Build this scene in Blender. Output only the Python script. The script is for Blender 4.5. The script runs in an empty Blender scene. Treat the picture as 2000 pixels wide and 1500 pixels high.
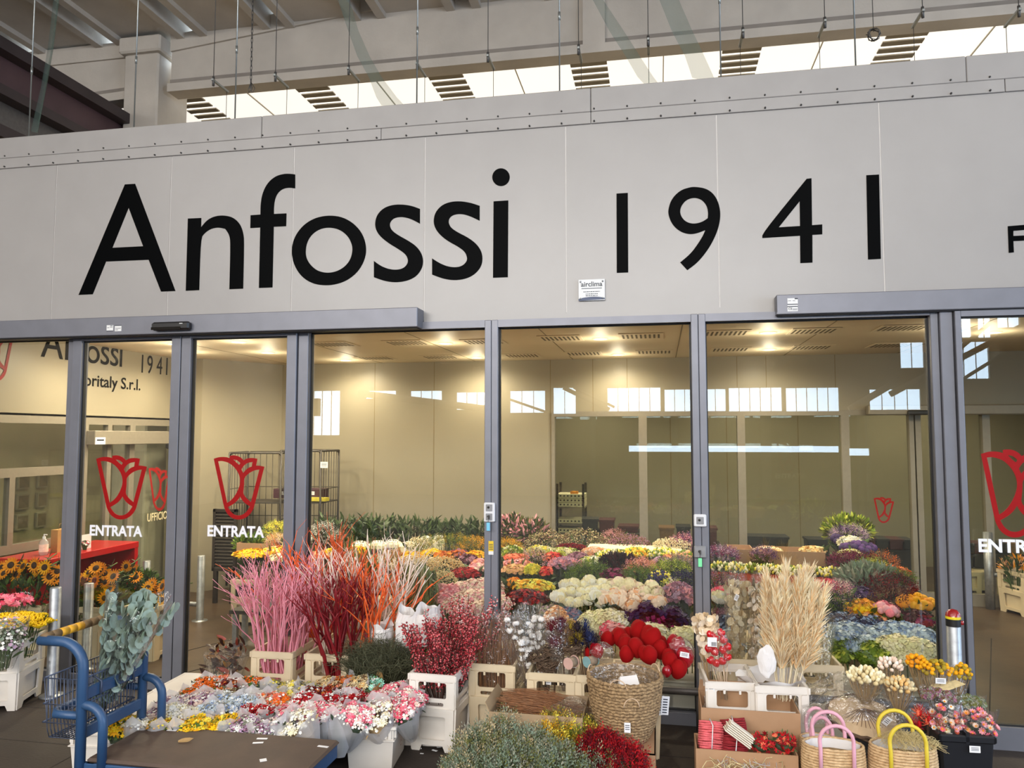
import bpy, math, random
import numpy as np
from mathutils import Vector, Matrix
PI = math.pi
S = bpy.context.scene
COL = S.collection
# ---------------------------------------------------------------- camera, world, light, exposure
CAM_H, CAM_D, YAW, PITCH, FPX = 1.8125, 5.087, 0.18957, 0.06816, 1495.4
cd = bpy.data.cameras.new('camera'); cd.sensor_width = 36.0; cd.lens = FPX*36.0/2000.0
cam = bpy.data.objects.new('camera', cd); COL.objects.link(cam)
cam.location = (0, -CAM_D, CAM_H); cam.rotation_euler = (PI/2+PITCH, 0, YAW)
S.camera = cam
S.view_settings.view_transform = 'Standard'; S.view_settings.look = 'None'
S.view_settings.gamma = 1.0; S.view_settings.use_curve_mapping = False
S.view_settings.exposure = 0.0
try:
    S.cycles.use_denoising = True
    S.cycles.max_bounces = 9; S.cycles.diffuse_bounces = 4; S.cycles.glossy_bounces = 3
    S.cycles.transparent_max_bounces = 14; S.cycles.transmission_bounces = 4
    S.cycles.caustics_reflective = False; S.cycles.caustics_refractive = False
    S.cycles.sample_clamp_indirect = 4.0
except Exception: pass
W = bpy.data.worlds.new('sky'); S.world = W; W.use_nodes = True
wn = W.node_tree.nodes; wl = W.node_tree.links; wn.clear()
wo = wn.new('ShaderNodeOutputWorld'); wb = wn.new('ShaderNodeBackground')
wb.inputs[0].default_value = (0.62, 0.80, 1.0, 1); wb.inputs[1].default_value = 9.0
wl.new(wb.outputs[0], wo.inputs[0])
def area(name, loc, rot, sx, sy, power, color):
    l = bpy.data.lights.new(name, 'AREA'); l.shape = 'RECTANGLE'; l.size = sx; l.size_y = sy
    l.energy = power; l.color = color
    o = bpy.data.objects.new(name, l); COL.objects.link(o); o.location = loc; o.rotation_euler = rot
    return o
# daylight through the three long rooflights of the market hall
area('rooflight_glow', (-1.5, -2.4, 6.5), (0, 0, 0), 18, 1.2, 70, (1.0, 0.965, 0.92))
area('rooflight_glow', (-2.0, -6.6, 6.5), (0, 0, 0), 18, 1.6, 420, (1.0, 0.965, 0.92))
area('rooflight_glow', (-2.0, -11.0, 6.5), (0, 0, 0), 18, 1.6, 800, (1.0, 0.965, 0.92))
# unseen fill panel added high at the rear to light the front
area('rear_fill_light', (-3.5, -17.6, 6.1), (math.radians(80), 0, 0), 16, 1.7, 2150, (1.0, 0.965, 0.92))
# cool fill panel added before the solid right wall, standing in for side daylight
area('right_fill_light', (10.8, -5.5, 2.7), (0, math.radians(90), 0), 4.6, 9.0, 980, (0.60, 0.77, 1.0))
# ---------------------------------------------------------------- rays: a pixel of the 2000x1500 photograph to a point of the place
_f = Vector((-math.sin(YAW)*math.cos(PITCH), math.cos(YAW)*math.cos(PITCH), math.sin(PITCH)))
_r = Vector((math.cos(YAW), math.sin(YAW), 0)); _u = _r.cross(_f); _c = Vector((0, -CAM_D, CAM_H))
def _ray(px, py): return _f + _r*((px-1000)/FPX) - _u*((py-750)/FPX)
def A(px, py, y=0.0):
    d = _ray(px, py); return _c + d*((y+CAM_D)/d.y)
def G(px, py, z=0.0):
    d = _ray(px, py); return _c + d*((z-CAM_H)/d.z)
def XW(px, py, x):
    d = _ray(px, py); return _c + d*(x/d.x)
def mpp(p):   # metres per pixel at a point
    return (Vector(p)-_c).dot(_f)/FPX
# ---------------------------------------------------------------- mesh builder
RS = np.random.RandomState(7); random.seed(7)
def U(a, b): return random.uniform(a, b)
class MB:
    def __init__(s): s.V = []; s.n = 0; s.F = []; s.M = []; s.Sm = []
    def add(s, V, F, m=0, smooth=False):
        V = np.asarray(V, dtype=np.float64).reshape(-1, 3); o = s.n
        s.V.append(V); s.n += len(V)
        for f in F: s.F.append([i+o for i in f])
        s.M += [m]*len(F); s.Sm += [smooth]*len(F)
        return s
    def box(s, c, d, m=0, rz=0.0, taper=1.0, bev=0.0):
        x, y, z = [q/2 for q in d]; t = taper
        if bev > 0:
            b = min(bev, x*.9, y*.9, z*.9); P = []
            for zz, k in ((-z, b), (-z+b, 0), (z-b, 0), (z, b)):
                tt = t if zz < 0 else 1.0
                X, Y = (x-k)*tt, (y-k)*tt; bb = b if k == 0 else b*.6
                P += [(-X+bb, -Y, zz), (X-bb, -Y, zz), (X, -Y+bb, zz), (X, Y-bb, zz), (X-bb, Y, zz), (-X+bb, Y, zz), (-X, Y-bb, zz), (-X, -Y+bb, zz)]
            F = [tuple(range(7, -1, -1)), tuple(range(24, 32))]
            for k in range(3):
                for i in range(8): F.append((k*8+i, k*8+(i+1) % 8, k*8+8+(i+1) % 8, k*8+8+i))
        else:
            P = [(-x*t, -y*t, -z), (x*t, -y*t, -z), (x*t, y*t, -z), (-x*t, y*t, -z), (-x, -y, z), (x, -y, z), (x, y, z), (-x, y, z)]
            F = [(3, 2, 1, 0), (4, 5, 6, 7), (0, 1, 5, 4), (1, 2, 6, 5), (2, 3, 7, 6), (3, 0, 4, 7)]
        P = np.array(P); cs, sn = math.cos(rz), math.sin(rz)
        P = np.stack([P[:, 0]*cs-P[:, 1]*sn+c[0], P[:, 0]*sn+P[:, 1]*cs+c[1], P[:, 2]+c[2]], 1)
        return s.add(P, F, m)
    def b2(s, x0, x1, y0, y1, z0, z1, m=0, bev=0.0):
        return s.box(((x0+x1)/2, (y0+y1)/2, (z0+z1)/2), (abs(x1-x0), abs(y1-y0), abs(z1-z0)), m, bev=bev)
    def tube(s, pts, r, n=6, m=0, cap=True, smooth=True, closed=False):
        pts = [Vector(p) for p in pts]; k = len(pts)
        rr = r if hasattr(r, '__len__') else [r]*k
        V = []; prev = None
        for i, p in enumerate(pts):
            if closed: t = pts[(i+1) % k]-pts[i-1]
            else: t = pts[min(i+1, k-1)]-pts[max(i-1, 0)]
            if t.length < 1e-9: t = Vector((0, 0, 1))
            t.normalize()
            if prev is None:
                a = Vector((0, 0, 1)) if abs(t.z) < .9 else Vector((1, 0, 0))
                e = t.cross(a).normalized()
            else:
                e = (prev-t*prev.dot(t)); e = e.normalized() if e.length > 1e-6 else t.orthogonal().normalized()
            prev = e; w = t.cross(e)
            for j in range(n):
                a = 2*PI*j/n; V.append(p+(e*math.cos(a)+w*math.sin(a))*rr[i])
        F = []
        for i in range(k if closed else k-1):
            for j in range(n):
                a, b = i*n, ((i+1) % k)*n; F.append((a+j, a+(j+1) % n, b+(j+1) % n, b+j))
        if cap and not closed:
            F.append(tuple(range(n-1, -1, -1))); F.append(tuple((k-1)*n+j for j in range(n)))
        return s.add([tuple(v) for v in V], F, m, smooth)
    def lathe(s, prof, n=24, c=(0, 0, 0), sx=1.0, sy=1.0, m=0, smooth=True, caps=(False, False), wob=None):
        V = []; F = []; k = len(prof)
        for i, (r, z) in enumerate(prof):
            for j in range(n):
                a = 2*PI*j/n; q = r*(1+(wob(a, i/(k-1)) if wob else 0))
                V.append((c[0]+q*sx*math.cos(a), c[1]+q*sy*math.sin(a), c[2]+z))
        for i in range(k-1):
            for j in range(n): F.append((i*n+j, i*n+(j+1) % n, (i+1)*n+(j+1) % n, (i+1)*n+j))
        if caps[0]: F.append(tuple(range(n-1, -1, -1)))
        if caps[1]: F.append(tuple((k-1)*n+j for j in range(n)))
        return s.add(V, F, m, smooth)
    def stamp(s, T, pos, rot=None, scale=None, m=0, smooth=False):
        TV, TF = T; TV = np.asarray(TV, float); pos = np.asarray(pos, float).reshape(-1, 3); N = len(pos)
        if N == 0: return s
        V = np.broadcast_to(TV, (N,)+TV.shape)
        if scale is not None:
            sc = np.asarray(scale, float)
            if sc.ndim == 0: V = V*sc
            elif sc.ndim == 1: V = V*sc[:, None, None]
            else: V = V*sc[:, None, :]
        if rot is not None: V = np.einsum('nij,nkj->nki', rot, V)
        V = V+pos[:, None, :]; k = len(TV); o = s.n
        s.V.append(V.reshape(-1, 3)); s.n += N*k
        for i in range(N):
            b = o+i*k
            for f in TF: s.F.append([q+b for q in f])
        mm = m if hasattr(m, '__len__') else [m]*N
        for q in mm: s.M += [int(q)]*len(TF)
        s.Sm += [smooth]*(N*len(TF))
        return s
    def mesh(s, name, mats):
        me = bpy.data.meshes.new(name)
        if s.n:
            V = np.concatenate(s.V)
            tot = np.array([len(f) for f in s.F], dtype=np.int32); st = np.zeros(len(tot), np.int32); st[1:] = np.cumsum(tot)[:-1]
            L = np.fromiter((i for f in s.F for i in f), dtype=np.int32, count=int(tot.sum()))
            me.vertices.add(len(V)); me.vertices.foreach_set('co', V.astype(np.float32).ravel())
            me.loops.add(len(L)); me.loops.foreach_set('vertex_index', L)
            me.polygons.add(len(tot)); me.polygons.foreach_set('loop_start', st); me.polygons.foreach_set('loop_total', tot)
            me.polygons.foreach_set('material_index', np.array(s.M, np.int32))
            me.polygons.foreach_set('use_smooth', np.array(s.Sm, bool))
            me.update(calc_edges=True); me.validate()
        for q in (mats if isinstance(mats, (list, tuple)) else [mats]): me.materials.append(q)
        return me
    def obj(s, name, mats, parent=None, loc=None, rz=None, label=None):
        o = bpy.data.objects.new(name, s.mesh(name, mats)); COL.objects.link(o)
        if parent is not None: o.parent = parent; KIDS.setdefault(parent.name, []).append(o)
        if loc is not None: o.location = loc
        if rz is not None: o.rotation_euler = (0, 0, rz)
        if label: o['label'] = label
        return o
def tag(o, label, cat, group=None, kind=None):
    if label: o['label'] = label
    if cat: o['category'] = cat
    if group: o['group'] = group
    if kind: o['kind'] = kind
    return o
def thing(name, label, cat, loc=(0, 0, 0), rz=0.0, group=None):
    o = bpy.data.objects.new(name, None); COL.objects.link(o); o.empty_display_size = .05
    o.location = loc; o.rotation_euler = (0, 0, rz)
    return tag(o, label, cat, group)
def struct(o):
    o['kind'] = 'structure'
    return o
def copy_tree(o, parent=None):
    c = o.copy(); COL.objects.link(c)
    if parent is not None: c.parent = parent; KIDS.setdefault(parent.name, []).append(c)
    for ch in list(KIDS.get(o.name, ())): copy_tree(ch, c)
    return c
KIDS = {}
def put(src, loc, rz=0.0, label=None, group=None, sc=None, rot=None):
    c = copy_tree(src); c.location = loc; c.rotation_euler = rot if rot else (0, 0, rz)
    if sc is not None: c.scale = sc if hasattr(sc, '__len__') else (sc, sc, sc)
    if label: c['label'] = label
    if group: c['group'] = group
    return c
# ---------------------------------------------------------------- materials (all procedural)
def srgb(*c):
    if len(c) == 1: c = c[0]
    return tuple(((x/255)/12.92 if x/255 <= .04045 else ((x/255+.055)/1.055)**2.4) for x in c)
_mc = {}
def mat(name, rgb, rough=.6, metal=0.0, var=.12, scale=30.0, bump=0.0, bscale=80.0, sub=0.0, emis=None, estr=0.0, coat=0.0, alt=None, spec=.5):
    if name in _mc: return _mc[name]
    m = bpy.data.materials.new(name); m.use_nodes = True; nt = m.node_tree; n = nt.nodes; l = nt.links
    p = n['Principled BSDF']; c = srgb(rgb); p.inputs['Roughness'].default_value = rough; p.inputs['Metallic'].default_value = metal
    p.inputs['Specular IOR Level'].default_value = spec
    if coat: p.inputs['Coat Weight'].default_value = coat
    tc = n.new('ShaderNodeTexCoord')
    if var > 0 or alt:
        nz = n.new('ShaderNodeTexNoise'); nz.inputs['Scale'].default_value = scale; nz.inputs['Detail'].default_value = 3
        l.new(tc.outputs['Object'], nz.inputs['Vector'])
        rp = n.new('ShaderNodeValToRGB'); rp.color_ramp.elements[0].position = .3; rp.color_ramp.elements[1].position = .7
        a = srgb(alt) if alt else tuple(max(0, q*(1-var)) for q in c); b = c if alt else tuple(min(1, q*(1+var)) for q in c)
        rp.color_ramp.elements[0].color = (*a, 1); rp.color_ramp.elements[1].color = (*b, 1)
        l.new(nz.outputs['Fac'], rp.inputs[0]); l.new(rp.outputs[0], p.inputs['Base Color'])
    else: p.inputs['Base Color'].default_value = (*c, 1)
    if bump > 0:
        n2 = n.new('ShaderNodeTexNoise'); n2.inputs['Scale'].default_value = bscale; n2.inputs['Detail'].default_value = 4
        l.new(tc.outputs['Object'], n2.inputs['Vector'])
        bp = n.new('ShaderNodeBump'); bp.inputs['Strength'].default_value = bump; bp.inputs['Distance'].default_value = .01
        l.new(n2.outputs['Fac'], bp.inputs['Height']); l.new(bp.outputs[0], p.inputs['Normal'])
    if emis is not None:
        p.inputs['Emission Color'].default_value = (*emis, 1); p.inputs['Emission Strength'].default_value = estr
    _mc[name] = m; return m
def film(name, tint=(1, 1, 1), rough=.05, refl=1.0, haze=0.0, hazecol=(1, 1, 1), bump=0.0, bscale=12.0, ior=1.5, base=0.0):
    """thin clear sheet: sees through with a Fresnel mirror on top, a little milky when haze > 0"""
    if name in _mc: return _mc[name]
    m = bpy.data.materials.new(name); m.use_nodes = True; nt = m.node_tree; n = nt.nodes; l = nt.links; n.clear()
    out = n.new('ShaderNodeOutputMaterial'); tr = n.new('ShaderNodeBsdfTransparent'); tr.inputs[0].default_value = (*tint, 1)
    gl = n.new('ShaderNodeBsdfGlossy'); gl.inputs['Roughness'].default_value = rough
    lw = n.new('ShaderNodeLayerWeight'); lw.inputs['Blend'].default_value = .5        # Schlick, the same from both faces
    pw = n.new('ShaderNodeMath'); pw.operation = 'POWER'; pw.inputs[1].default_value = 4.2; l.new(lw.outputs['Facing'], pw.inputs[0])
    r0 = ((ior-1)/(ior+1))**2
    mu = n.new('ShaderNodeMath'); mu.operation = 'MULTIPLY_ADD'; mu.inputs[1].default_value = (1-r0)*refl; mu.inputs[2].default_value = r0*refl+base; mu.use_clamp = True
    l.new(pw.outputs[0], mu.inputs[0])
    src = tr
    if haze > 0:
        df = n.new('ShaderNodeBsdfDiffuse'); df.inputs[0].default_value = (*hazecol, 1)
        tl = n.new('ShaderNodeBsdfTranslucent'); tl.inputs[0].default_value = (*hazecol, 1)
        md = n.new('ShaderNodeMixShader'); md.inputs[0].default_value = .5; l.new(df.outputs[0], md.inputs[1]); l.new(tl.outputs[0], md.inputs[2])
        mh = n.new('ShaderNodeMixShader'); mh.inputs[0].default_value = haze
        l.new(tr.outputs[0], mh.inputs[1]); l.new(md.outputs[0], mh.inputs[2]); src = mh
    mx = n.new('ShaderNodeMixShader'); l.new(mu.outputs[0], mx.inputs[0]); l.new(src.outputs[0], mx.inputs[1]); l.new(gl.outputs[0], mx.inputs[2])
    if bump > 0:
        tc = n.new('ShaderNodeTexCoord'); nz = n.new('ShaderNodeTexNoise'); nz.inputs['Scale'].default_value = bscale; nz.inputs['Detail'].default_value = 3
        l.new(tc.outputs['Object'], nz.inputs['Vector']); bp = n.new('ShaderNodeBump'); bp.inputs['Strength'].default_value = bump; bp.inputs['Distance'].default_value = .03
        l.new(nz.outputs['Fac'], bp.inputs['Height']); l.new(bp.outputs[0], gl.inputs['Normal'])
    l.new(mx.outputs[0], out.inputs[0]); _mc[name] = m; return m
# ---------------------------------------------------------------- small templates
def ico(sub=1):
    import bmesh
    bm = bmesh.new(); bmesh.ops.create_icosphere(bm, subdivisions=sub, radius=1.0)
    V = [tuple(v.co) for v in bm.verts]; F = [tuple(v.index for v in f.verts) for f in bm.faces]; bm.free(); return np.array(V), F
ICO1, ICO2, ICO3 = ico(1), ico(2), ico(3)
def petals(n=5, w=.42, cup=.25, tip=1.0, inner=.08, seg=1):
    V = [(0, 0, 0)]; F = []
    for i in range(n):
        a = 2*PI*i/n; ca, sa = math.cos(a), math.sin(a); b = len(V)
        for r, h, z in ((.55, w, cup*.35), (1.0*tip, w*.35, cup)):
            V.append((r*ca-h*sa, r*sa+h*ca, z)); V.append((r*ca+h*sa, r*sa-h*ca, z))
        F.append((0, b+1, b, )); F.append((b, b+1, b+3, b+2))
    return np.array(V), F
STAR5, STAR8 = petals(5, .42, .25), petals(8, .26, .15)
RUFF4 = petals(4, .55, .18)
CUP6 = petals(6, .5, .85)
def leaft(L=1.0, w=.16, curve=.25, n=4):
    V = []; F = []
    for i in range(n+1):
        t = i/n; q = w*math.sin(PI*min(1, .12+.88*t))**.8 if i < n else 0.004
        z = t*L; x = curve*t*t*L
        V += [(x, -q, z), (x-.12*w, 0, z), (x, q, z)]
        if i: b = i*3; F += [(b-3, b-2, b+1, b), (b-2, b-1, b+2, b+1)]
    return np.array(V), F
LEAF, BLADE = leaft(1, .17, .22), leaft(1, .04, .5, 6)
def basis(N, spin=True, tilt=0.0):
    """rotation matrices taking +z to the given normals"""
    N = np.asarray(N, float); N = N/np.linalg.norm(N, axis=1)[:, None]; k = len(N)
    if tilt > 0: N = N+RS.normal(0, tilt, N.shape); N = N/np.linalg.norm(N, axis=1)[:, None]
    a = np.where(np.abs(N[:, 2:3]) < .9, np.array([[0, 0, 1.]]), np.array([[1., 0, 0]]))
    e = np.cross(a, N); e /= np.linalg.norm(e, axis=1)[:, None]; w = np.cross(N, e)
    if spin:
        t = RS.uniform(0, 2*PI, k)[:, None]; e, w = e*np.cos(t)+w*np.sin(t), -e*np.sin(t)+w*np.cos(t)
    return np.stack([e, w, N], 2)
def dome(n, rx, ry, h, low=.05, jit=.06):
    """n points with normals on an upward cap, evenly scattered"""
    i = np.arange(n)+.5; ph = i*PI*(3-math.sqrt(5)); z = 1-(1-low)*i/n
    r = np.sqrt(np.maximum(0, 1-z*z)); P = np.stack([r*np.cos(ph), r*np.sin(ph), z], 1)
    P += RS.normal(0, jit, P.shape); N = P*np.array([1/rx, 1/ry, 1/max(h, 1e-3)])*max(rx, ry)*.5+np.array([0, 0, .35])
    return P*np.array([rx, ry, h]), N
# ================================================================ flat outlines (letters, emblems)
from mathutils.geometry import tessellate_polygon
def chaikin(P, it=2):
    for _ in range(it):
        Q = []; n = len(P)
        for i in range(n):
            a, b, c = Vector(P[i-1]), Vector(P[i]), Vector(P[(i+1) % n])
            d1, d2 = b-a, c-b
            if d1.length < 1e-9 or d2.length < 1e-9: continue
            if d1.angle(d2) < math.radians(40): Q += [tuple(b.lerp(a, .25)), tuple(b.lerp(c, .25))]
            else: Q.append(tuple(b))
        P = Q
    return P
def outline(mb, loops, fmap, nrm, th=.0015, m=0, smooth=2):
    """fills 2-D loops (first outer, rest holes) and lays them as a thin sheet through fmap"""
    L = [chaikin([Vector((a, b, 0)).to_tuple() for a, b in lp], smooth) for lp in loops]
    pts = [p for lp in L for p in lp]
    tri = tessellate_polygon([[Vector(p) for p in lp] for lp in L])
    n = Vector(nrm); V = [fmap(p[0], p[1]) for p in pts]; k = len(V)
    top = [tuple(Vector(v)+n*th) for v in V]; F = []
    for t in tri:
        a, b, c = [Vector(top[i]) for i in t]
        F.append(tuple(t) if (b-a).cross(c-a).dot(n) > 0 else tuple(reversed(t)))
    mb.add(top, F, m)
    o = 0
    for lp in L:
        q = len(lp); E = [top[o+i] for i in range(q)]+[tuple(V[o+i]) for i in range(q)]
        mb.add(E, [(i, (i+1) % q, q+(i+1) % q, q+i) for i in range(q)], m); o += q
def zc(ox, oy, s, lp): return [(ox+a*s, oy+b*s) for a, b in lp]
LET = {
 'A': (140, [[(60,1200),(453,262),(540,257),(882,1167),(760,1172),(655,902),(293,917),(180,1195)], [(485,460),(608,787),(347,800)]]),
 'n': (140, [[(970,1165),(988,552),(1102,547),(1100,625),(1150,565),(1215,532),(1290,524),(1370,540),(1430,595),(1458,670),(1466,750),(1457,1147),(1340,1152),(1350,760),(1340,690),(1305,640),(1245,626),(1180,640),(1130,675),(1097,720),(1084,1160)]]),
 'f': (140, [[(1591,1141),(1602,628),(1518,633),(1520,524),(1604,518),(1605,430),(1620,340),(1660,255),(1725,195),(1800,172),(1860,172),(1899,178),(1899,296),(1850,289),(1795,298),(1750,335),(1726,390),(1718,460),(1718,513),(1825,508),(1822,617),(1717,622),(1706,1137)]]),
 'o': (560, [[(40,840),(55,740),(100,655),(170,585),(260,540),(370,524),(480,540),(580,600),(650,690),(679,800),(665,900),(610,1000),(520,1075),(420,1112),(320,1121),(220,1105),(130,1050),(65,955)], [(160,840),(170,760),(210,690),(280,640),(365,626),(450,645),(520,700),(555,770),(560,830),(540,905),(490,965),(420,1003),(345,1015),(265,998),(205,950),(170,895)]]),
 's': (560, [[(1132,470),(1132,596),(1070,562),(1010,542),(955,538),(905,552),(878,585),(876,618),(895,655),(950,695),(1030,738),(1100,785),(1145,845),(1161,910),(1150,975),(1105,1040),(1030,1080),(930,1096),(830,1083),(741,1050),(741,912),(800,955),(870,982),(935,988),(990,975),(1025,940),(1032,900),(1010,855),(950,812),(870,765),(800,710),(760,655),(749,595),(765,525),(815,468),(885,438),(970,431),(1060,443)]]),
 's2': (560, [[(1639,444),(1639,571),(1575,540),(1515,518),(1460,512),(1405,525),(1378,555),(1375,590),(1395,630),(1450,668),(1535,710),(1605,760),(1650,820),(1665,885),(1655,955),(1605,1020),(1530,1062),(1430,1078),(1330,1064),(1235,1028),(1235,890),(1300,932),(1370,960),(1435,967),(1490,955),(1527,920),(1534,885),(1515,835),(1455,790),(1370,745),(1300,690),(1258,630),(1246,570),(1262,500),(1312,442),(1380,412),(1465,403),(1560,417)]]),
 'i': (560, [[(1757,406),(1882,398),(1878,1050),(1752,1055)]]),
 'dot': (560, [[(1820+75*math.cos(a*PI/10), 201+76*math.sin(a*PI/10)) for a in range(20)]]),
}
NUM = {
 'one': [[(86,208),(165,203),(168,758),(88,761)]],
 'nine': [[(530,688),(600,630),(650,565),(690,500),(705,463),(650,485),(595,493),(530,475),(475,425),(448,360),(447,315),(470,245),(530,185),(600,163),(640,161),(710,172),(765,210),(800,275),(813,355),(800,440),(765,530),(710,620),(645,695),(580,742)], [(528,330),(540,290),(575,250),(630,235),(680,250),(715,290),(726,340),(722,380),(680,408),(620,420),(570,405),(538,370)]],
 'four': [[(1103,485),(1412,105),(1446,101),(1450,428),(1521,423),(1521,492),(1452,496),(1453,689),(1368,693),(1366,502),(1103,518)], [(1363,262),(1366,434),(1218,443)]],
 'one2': [[(1828,80),(1917,75),(1930,663),(1840,668)]],
}
TULIP = [[(222,205),(300,180),(370,175),(430,182),(470,195),(468,160),(530,150),(600,165),(650,195),(680,230),(730,200),(810,190),(895,205),(875,310),(930,312),(1002,328),(850,920),(830,985),(780,1065),(700,1125),(610,1148),(520,1130),(440,1070),(395,990),(375,930)],
 [(290,245),(340,238),(400,250),(470,275),(540,335),(600,420),(628,510),(628,590),(600,680),(550,775),(490,845),(428,885)],
 [(525,218),(580,225),(632,270),(615,300),(575,270)],
 [(648,370),(680,315),(740,268),(820,255),(808,325),(740,350),(675,425)],
 [(925,372),(860,380),(780,415),(710,475),(688,520),(690,600),(678,700),(675,740),(710,800),(795,875)],
 [(440,950),(530,900),(590,845),(628,785),(650,830),(700,890),(780,940),(740,1005),(690,1055),(620,1083),(540,1070),(480,1020)]]
def text(name, body, loc, size, rot, m, parent=None, bold=0.0, align='LEFT', sx=1.0, width=None, label=None):
    c = bpy.data.curves.new(name, 'FONT'); c.body = body; c.size = size; c.extrude = .0006; c.offset = bold*size; c.align_x = align
    c.resolution_u = 3
    q = bpy.data.objects.new(name, c); COL.objects.link(q); bpy.context.view_layer.update()
    me = bpy.data.meshes.new_from_object(q.evaluated_get(bpy.context.evaluated_depsgraph_get())); bpy.data.objects.remove(q)
    me.materials.clear(); me.materials.append(m); o = bpy.data.objects.new(name, me); COL.objects.link(o); o.location = loc; o.rotation_euler = rot
    xs = [v.co.x for v in me.vertices]; o.scale = ((width/(max(xs)-min(xs)) if width else sx), 1, 1)
    if parent is not None: o.parent = parent; KIDS.setdefault(parent.name, []).append(o)
    if label: o['label'] = label
    return o
FRONT, SIDE = (PI/2, 0, 0), (PI/2, 0, PI/2)
# ---------------------------------------------------------------- materials of the place
m_panel = mat('white_panel', (157, 153, 150), .33, var=.03, scale=3, bump=.03, bscale=40)
m_joint = mat('panel_joint', (226, 223, 220), .5, var=0)  # lighter than the panels: the seams' highlight is put into the colour
m_flash = mat('white_flashing', (154, 150, 147), .38, var=.05, scale=4, bump=.08, bscale=6)
m_screw = mat('screw_steel', (70, 68, 66), .5, .6, var=0)
m_vinyl = mat('black_vinyl', (2, 3, 4), .45, var=0, spec=.03)
m_alu = mat('grey_aluminium', (119, 120, 128), .42, .35, var=.05, scale=8)
m_alud = mat('dark_track_aluminium', (30, 29, 30), .6, var=0)  # dark grey of the running tracks
m_gasket = mat('black_gasket', (14, 13, 13), .55, var=0)
m_glass = film('window_glass', (.94, .95, .92), .0, 1.7, ior=1.52)
m_glassin = film('inner_glass', (.90, .92, .86), .0, 1.0, ior=1.5)
m_red = mat('red_vinyl', (150, 12, 14), .45, var=.04, spec=.2)
m_white = mat('white_vinyl', (232, 232, 238), .5, var=0)
m_inwall = mat('cream_panel', (144, 135, 115), .42, var=.03, scale=2)
m_inline = mat('cream_joint', (120, 104, 72), .6, var=0)
m_ceil = mat('cream_ceiling', (226, 210, 180), .55, var=.03, scale=2)
m_slot = mat('vent_slot', (92, 80, 58), .7, var=0)
m_conc = mat('concrete', (188, 180, 170), .85, var=.10, scale=2.2, bump=.25, bscale=30)
m_concd = mat('concrete_shade_and_marks', (140, 132, 124), .9, var=.12, scale=3)  # darker concrete: pillar marks, and the girders' ledge shadow as colour
m_floor = mat('asphalt_floor', (58, 48, 41), .75, var=.22, scale=1.6, bump=.3, bscale=60, alt=(42, 34, 29))
m_floorin = mat('brown_concrete_floor', (84, 66, 48), .40, var=.2, scale=1.1, bump=.15, bscale=14, alt=(52, 39, 27))
m_steelb = mat('dark_painted_steel', (66, 56, 58), .55, .2, var=.15, scale=3)
m_steelp = mat('plum_painted_steel', (92, 70, 74), .55, .2, var=.12, scale=3)
m_galv = mat('galvanised_steel', (160, 163, 166), .42, .75, var=.18, scale=22)
m_skyl = mat('translucent_rooflight', (250, 246, 236), .7, var=.04, scale=1.5, emis=(1, .96, .88), estr=.92)
m_corr = mat('corrugated_sheet', (150, 142, 128), .6, .2, var=.1, scale=5)
m_hall = mat('hall_wall', (118, 108, 96), .85, var=.1, scale=1)
m_halld = mat('hall_roof', (120, 112, 104), .9, var=.1, scale=1)
# ================================================================ the setting: floors, walls, roof
mb = MB(); mb.b2(-12, 11, -18, 0.0, -.2, 0)
floor = struct(mb.obj('floor', m_floor))
mb = MB(); mb.b2(-12, 11, 0.0, 13, -.2, .004)
struct(mb.obj('floor_shop', m_floorin))
# slab joints outside, cut as dark narrow strips
mb = MB()
for y in (-.52, -1.02, -1.5, -2.4): mb.b2(-8, 6, y-.004, y+.004, 0, .0015)
for x in (-5.1, -3.3, 2.6): mb.b2(x-.004, x+.004, -3, -.05, 0, .0015)
for p in ((2.0, .3, 2.9, 2.6), (2.4, .2, 3.6, 1.6), (2.0, 1.4, 2.4, 3.6)):
    mb.tube([(p[0], p[1], .004), (p[2], p[3], .004)], .004, 4)
for x in (-4.2, -3.6): mb.tube([(x, .3, .004), (x+1.2, 3.0, .004)], .004, 4)
struct(mb.obj('floor_joint', mat('floor_joint', (44, 38, 34), .9, var=0)))
# litter and puddle marks as flat stains outside are left to the noise of the floor itself
def facade_panels():
    mb = MB(); X0 = -4.603
    for k in range(-6, 12):
        x = X0+k; mb.b2(x+.003, x+.997, 0, .08, 2.605, 3.95, 0)
    mb.b2(X0-6, X0+12, .004, .09, 2.62, 3.94, 1)
    return mb.obj('wall_front', [m_panel, m_joint])
struct(facade_panels())
mb = MB()
for a, b in ((-10.6, -1.93), (-1.927, -.43), (-.427, 2.12), (2.124, 7.4)):
    mb.b2(a, b, -.012, .10, 3.932, 4.012, 0, bev=.002)
struct(mb.obj('trim_1', [m_flash]))
mb = MB()
for a, b in ((-10.6, -2.86), (-2.857, -.43), (-.427, 1.905), (1.908, 7.4)):
    mb.b2(a, b, -.016, .34, 4.012, 4.178, 0, bev=.004)
for k in range(60):
    x = -6.4+k*.222
    for z in (3.945, 4.03):
        mb.lathe([(.0001, -.0215), (.006, -.0205), (.006, -.008)], 8, m=1); V = mb.V[-1]; mb.V[-1] = np.stack([V[:, 0]+x, V[:, 2]-.001, V[:, 1]+z], 1)
struct(mb.obj('trim_2', [m_flash, m_screw]))
# base strip just above the window frames
mb = MB(); mb.b2(-1.6, 7.4, -.006, 0, 2.603, 2.645, 0); struct(mb.obj('trim_3', [m_panel]))
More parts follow.
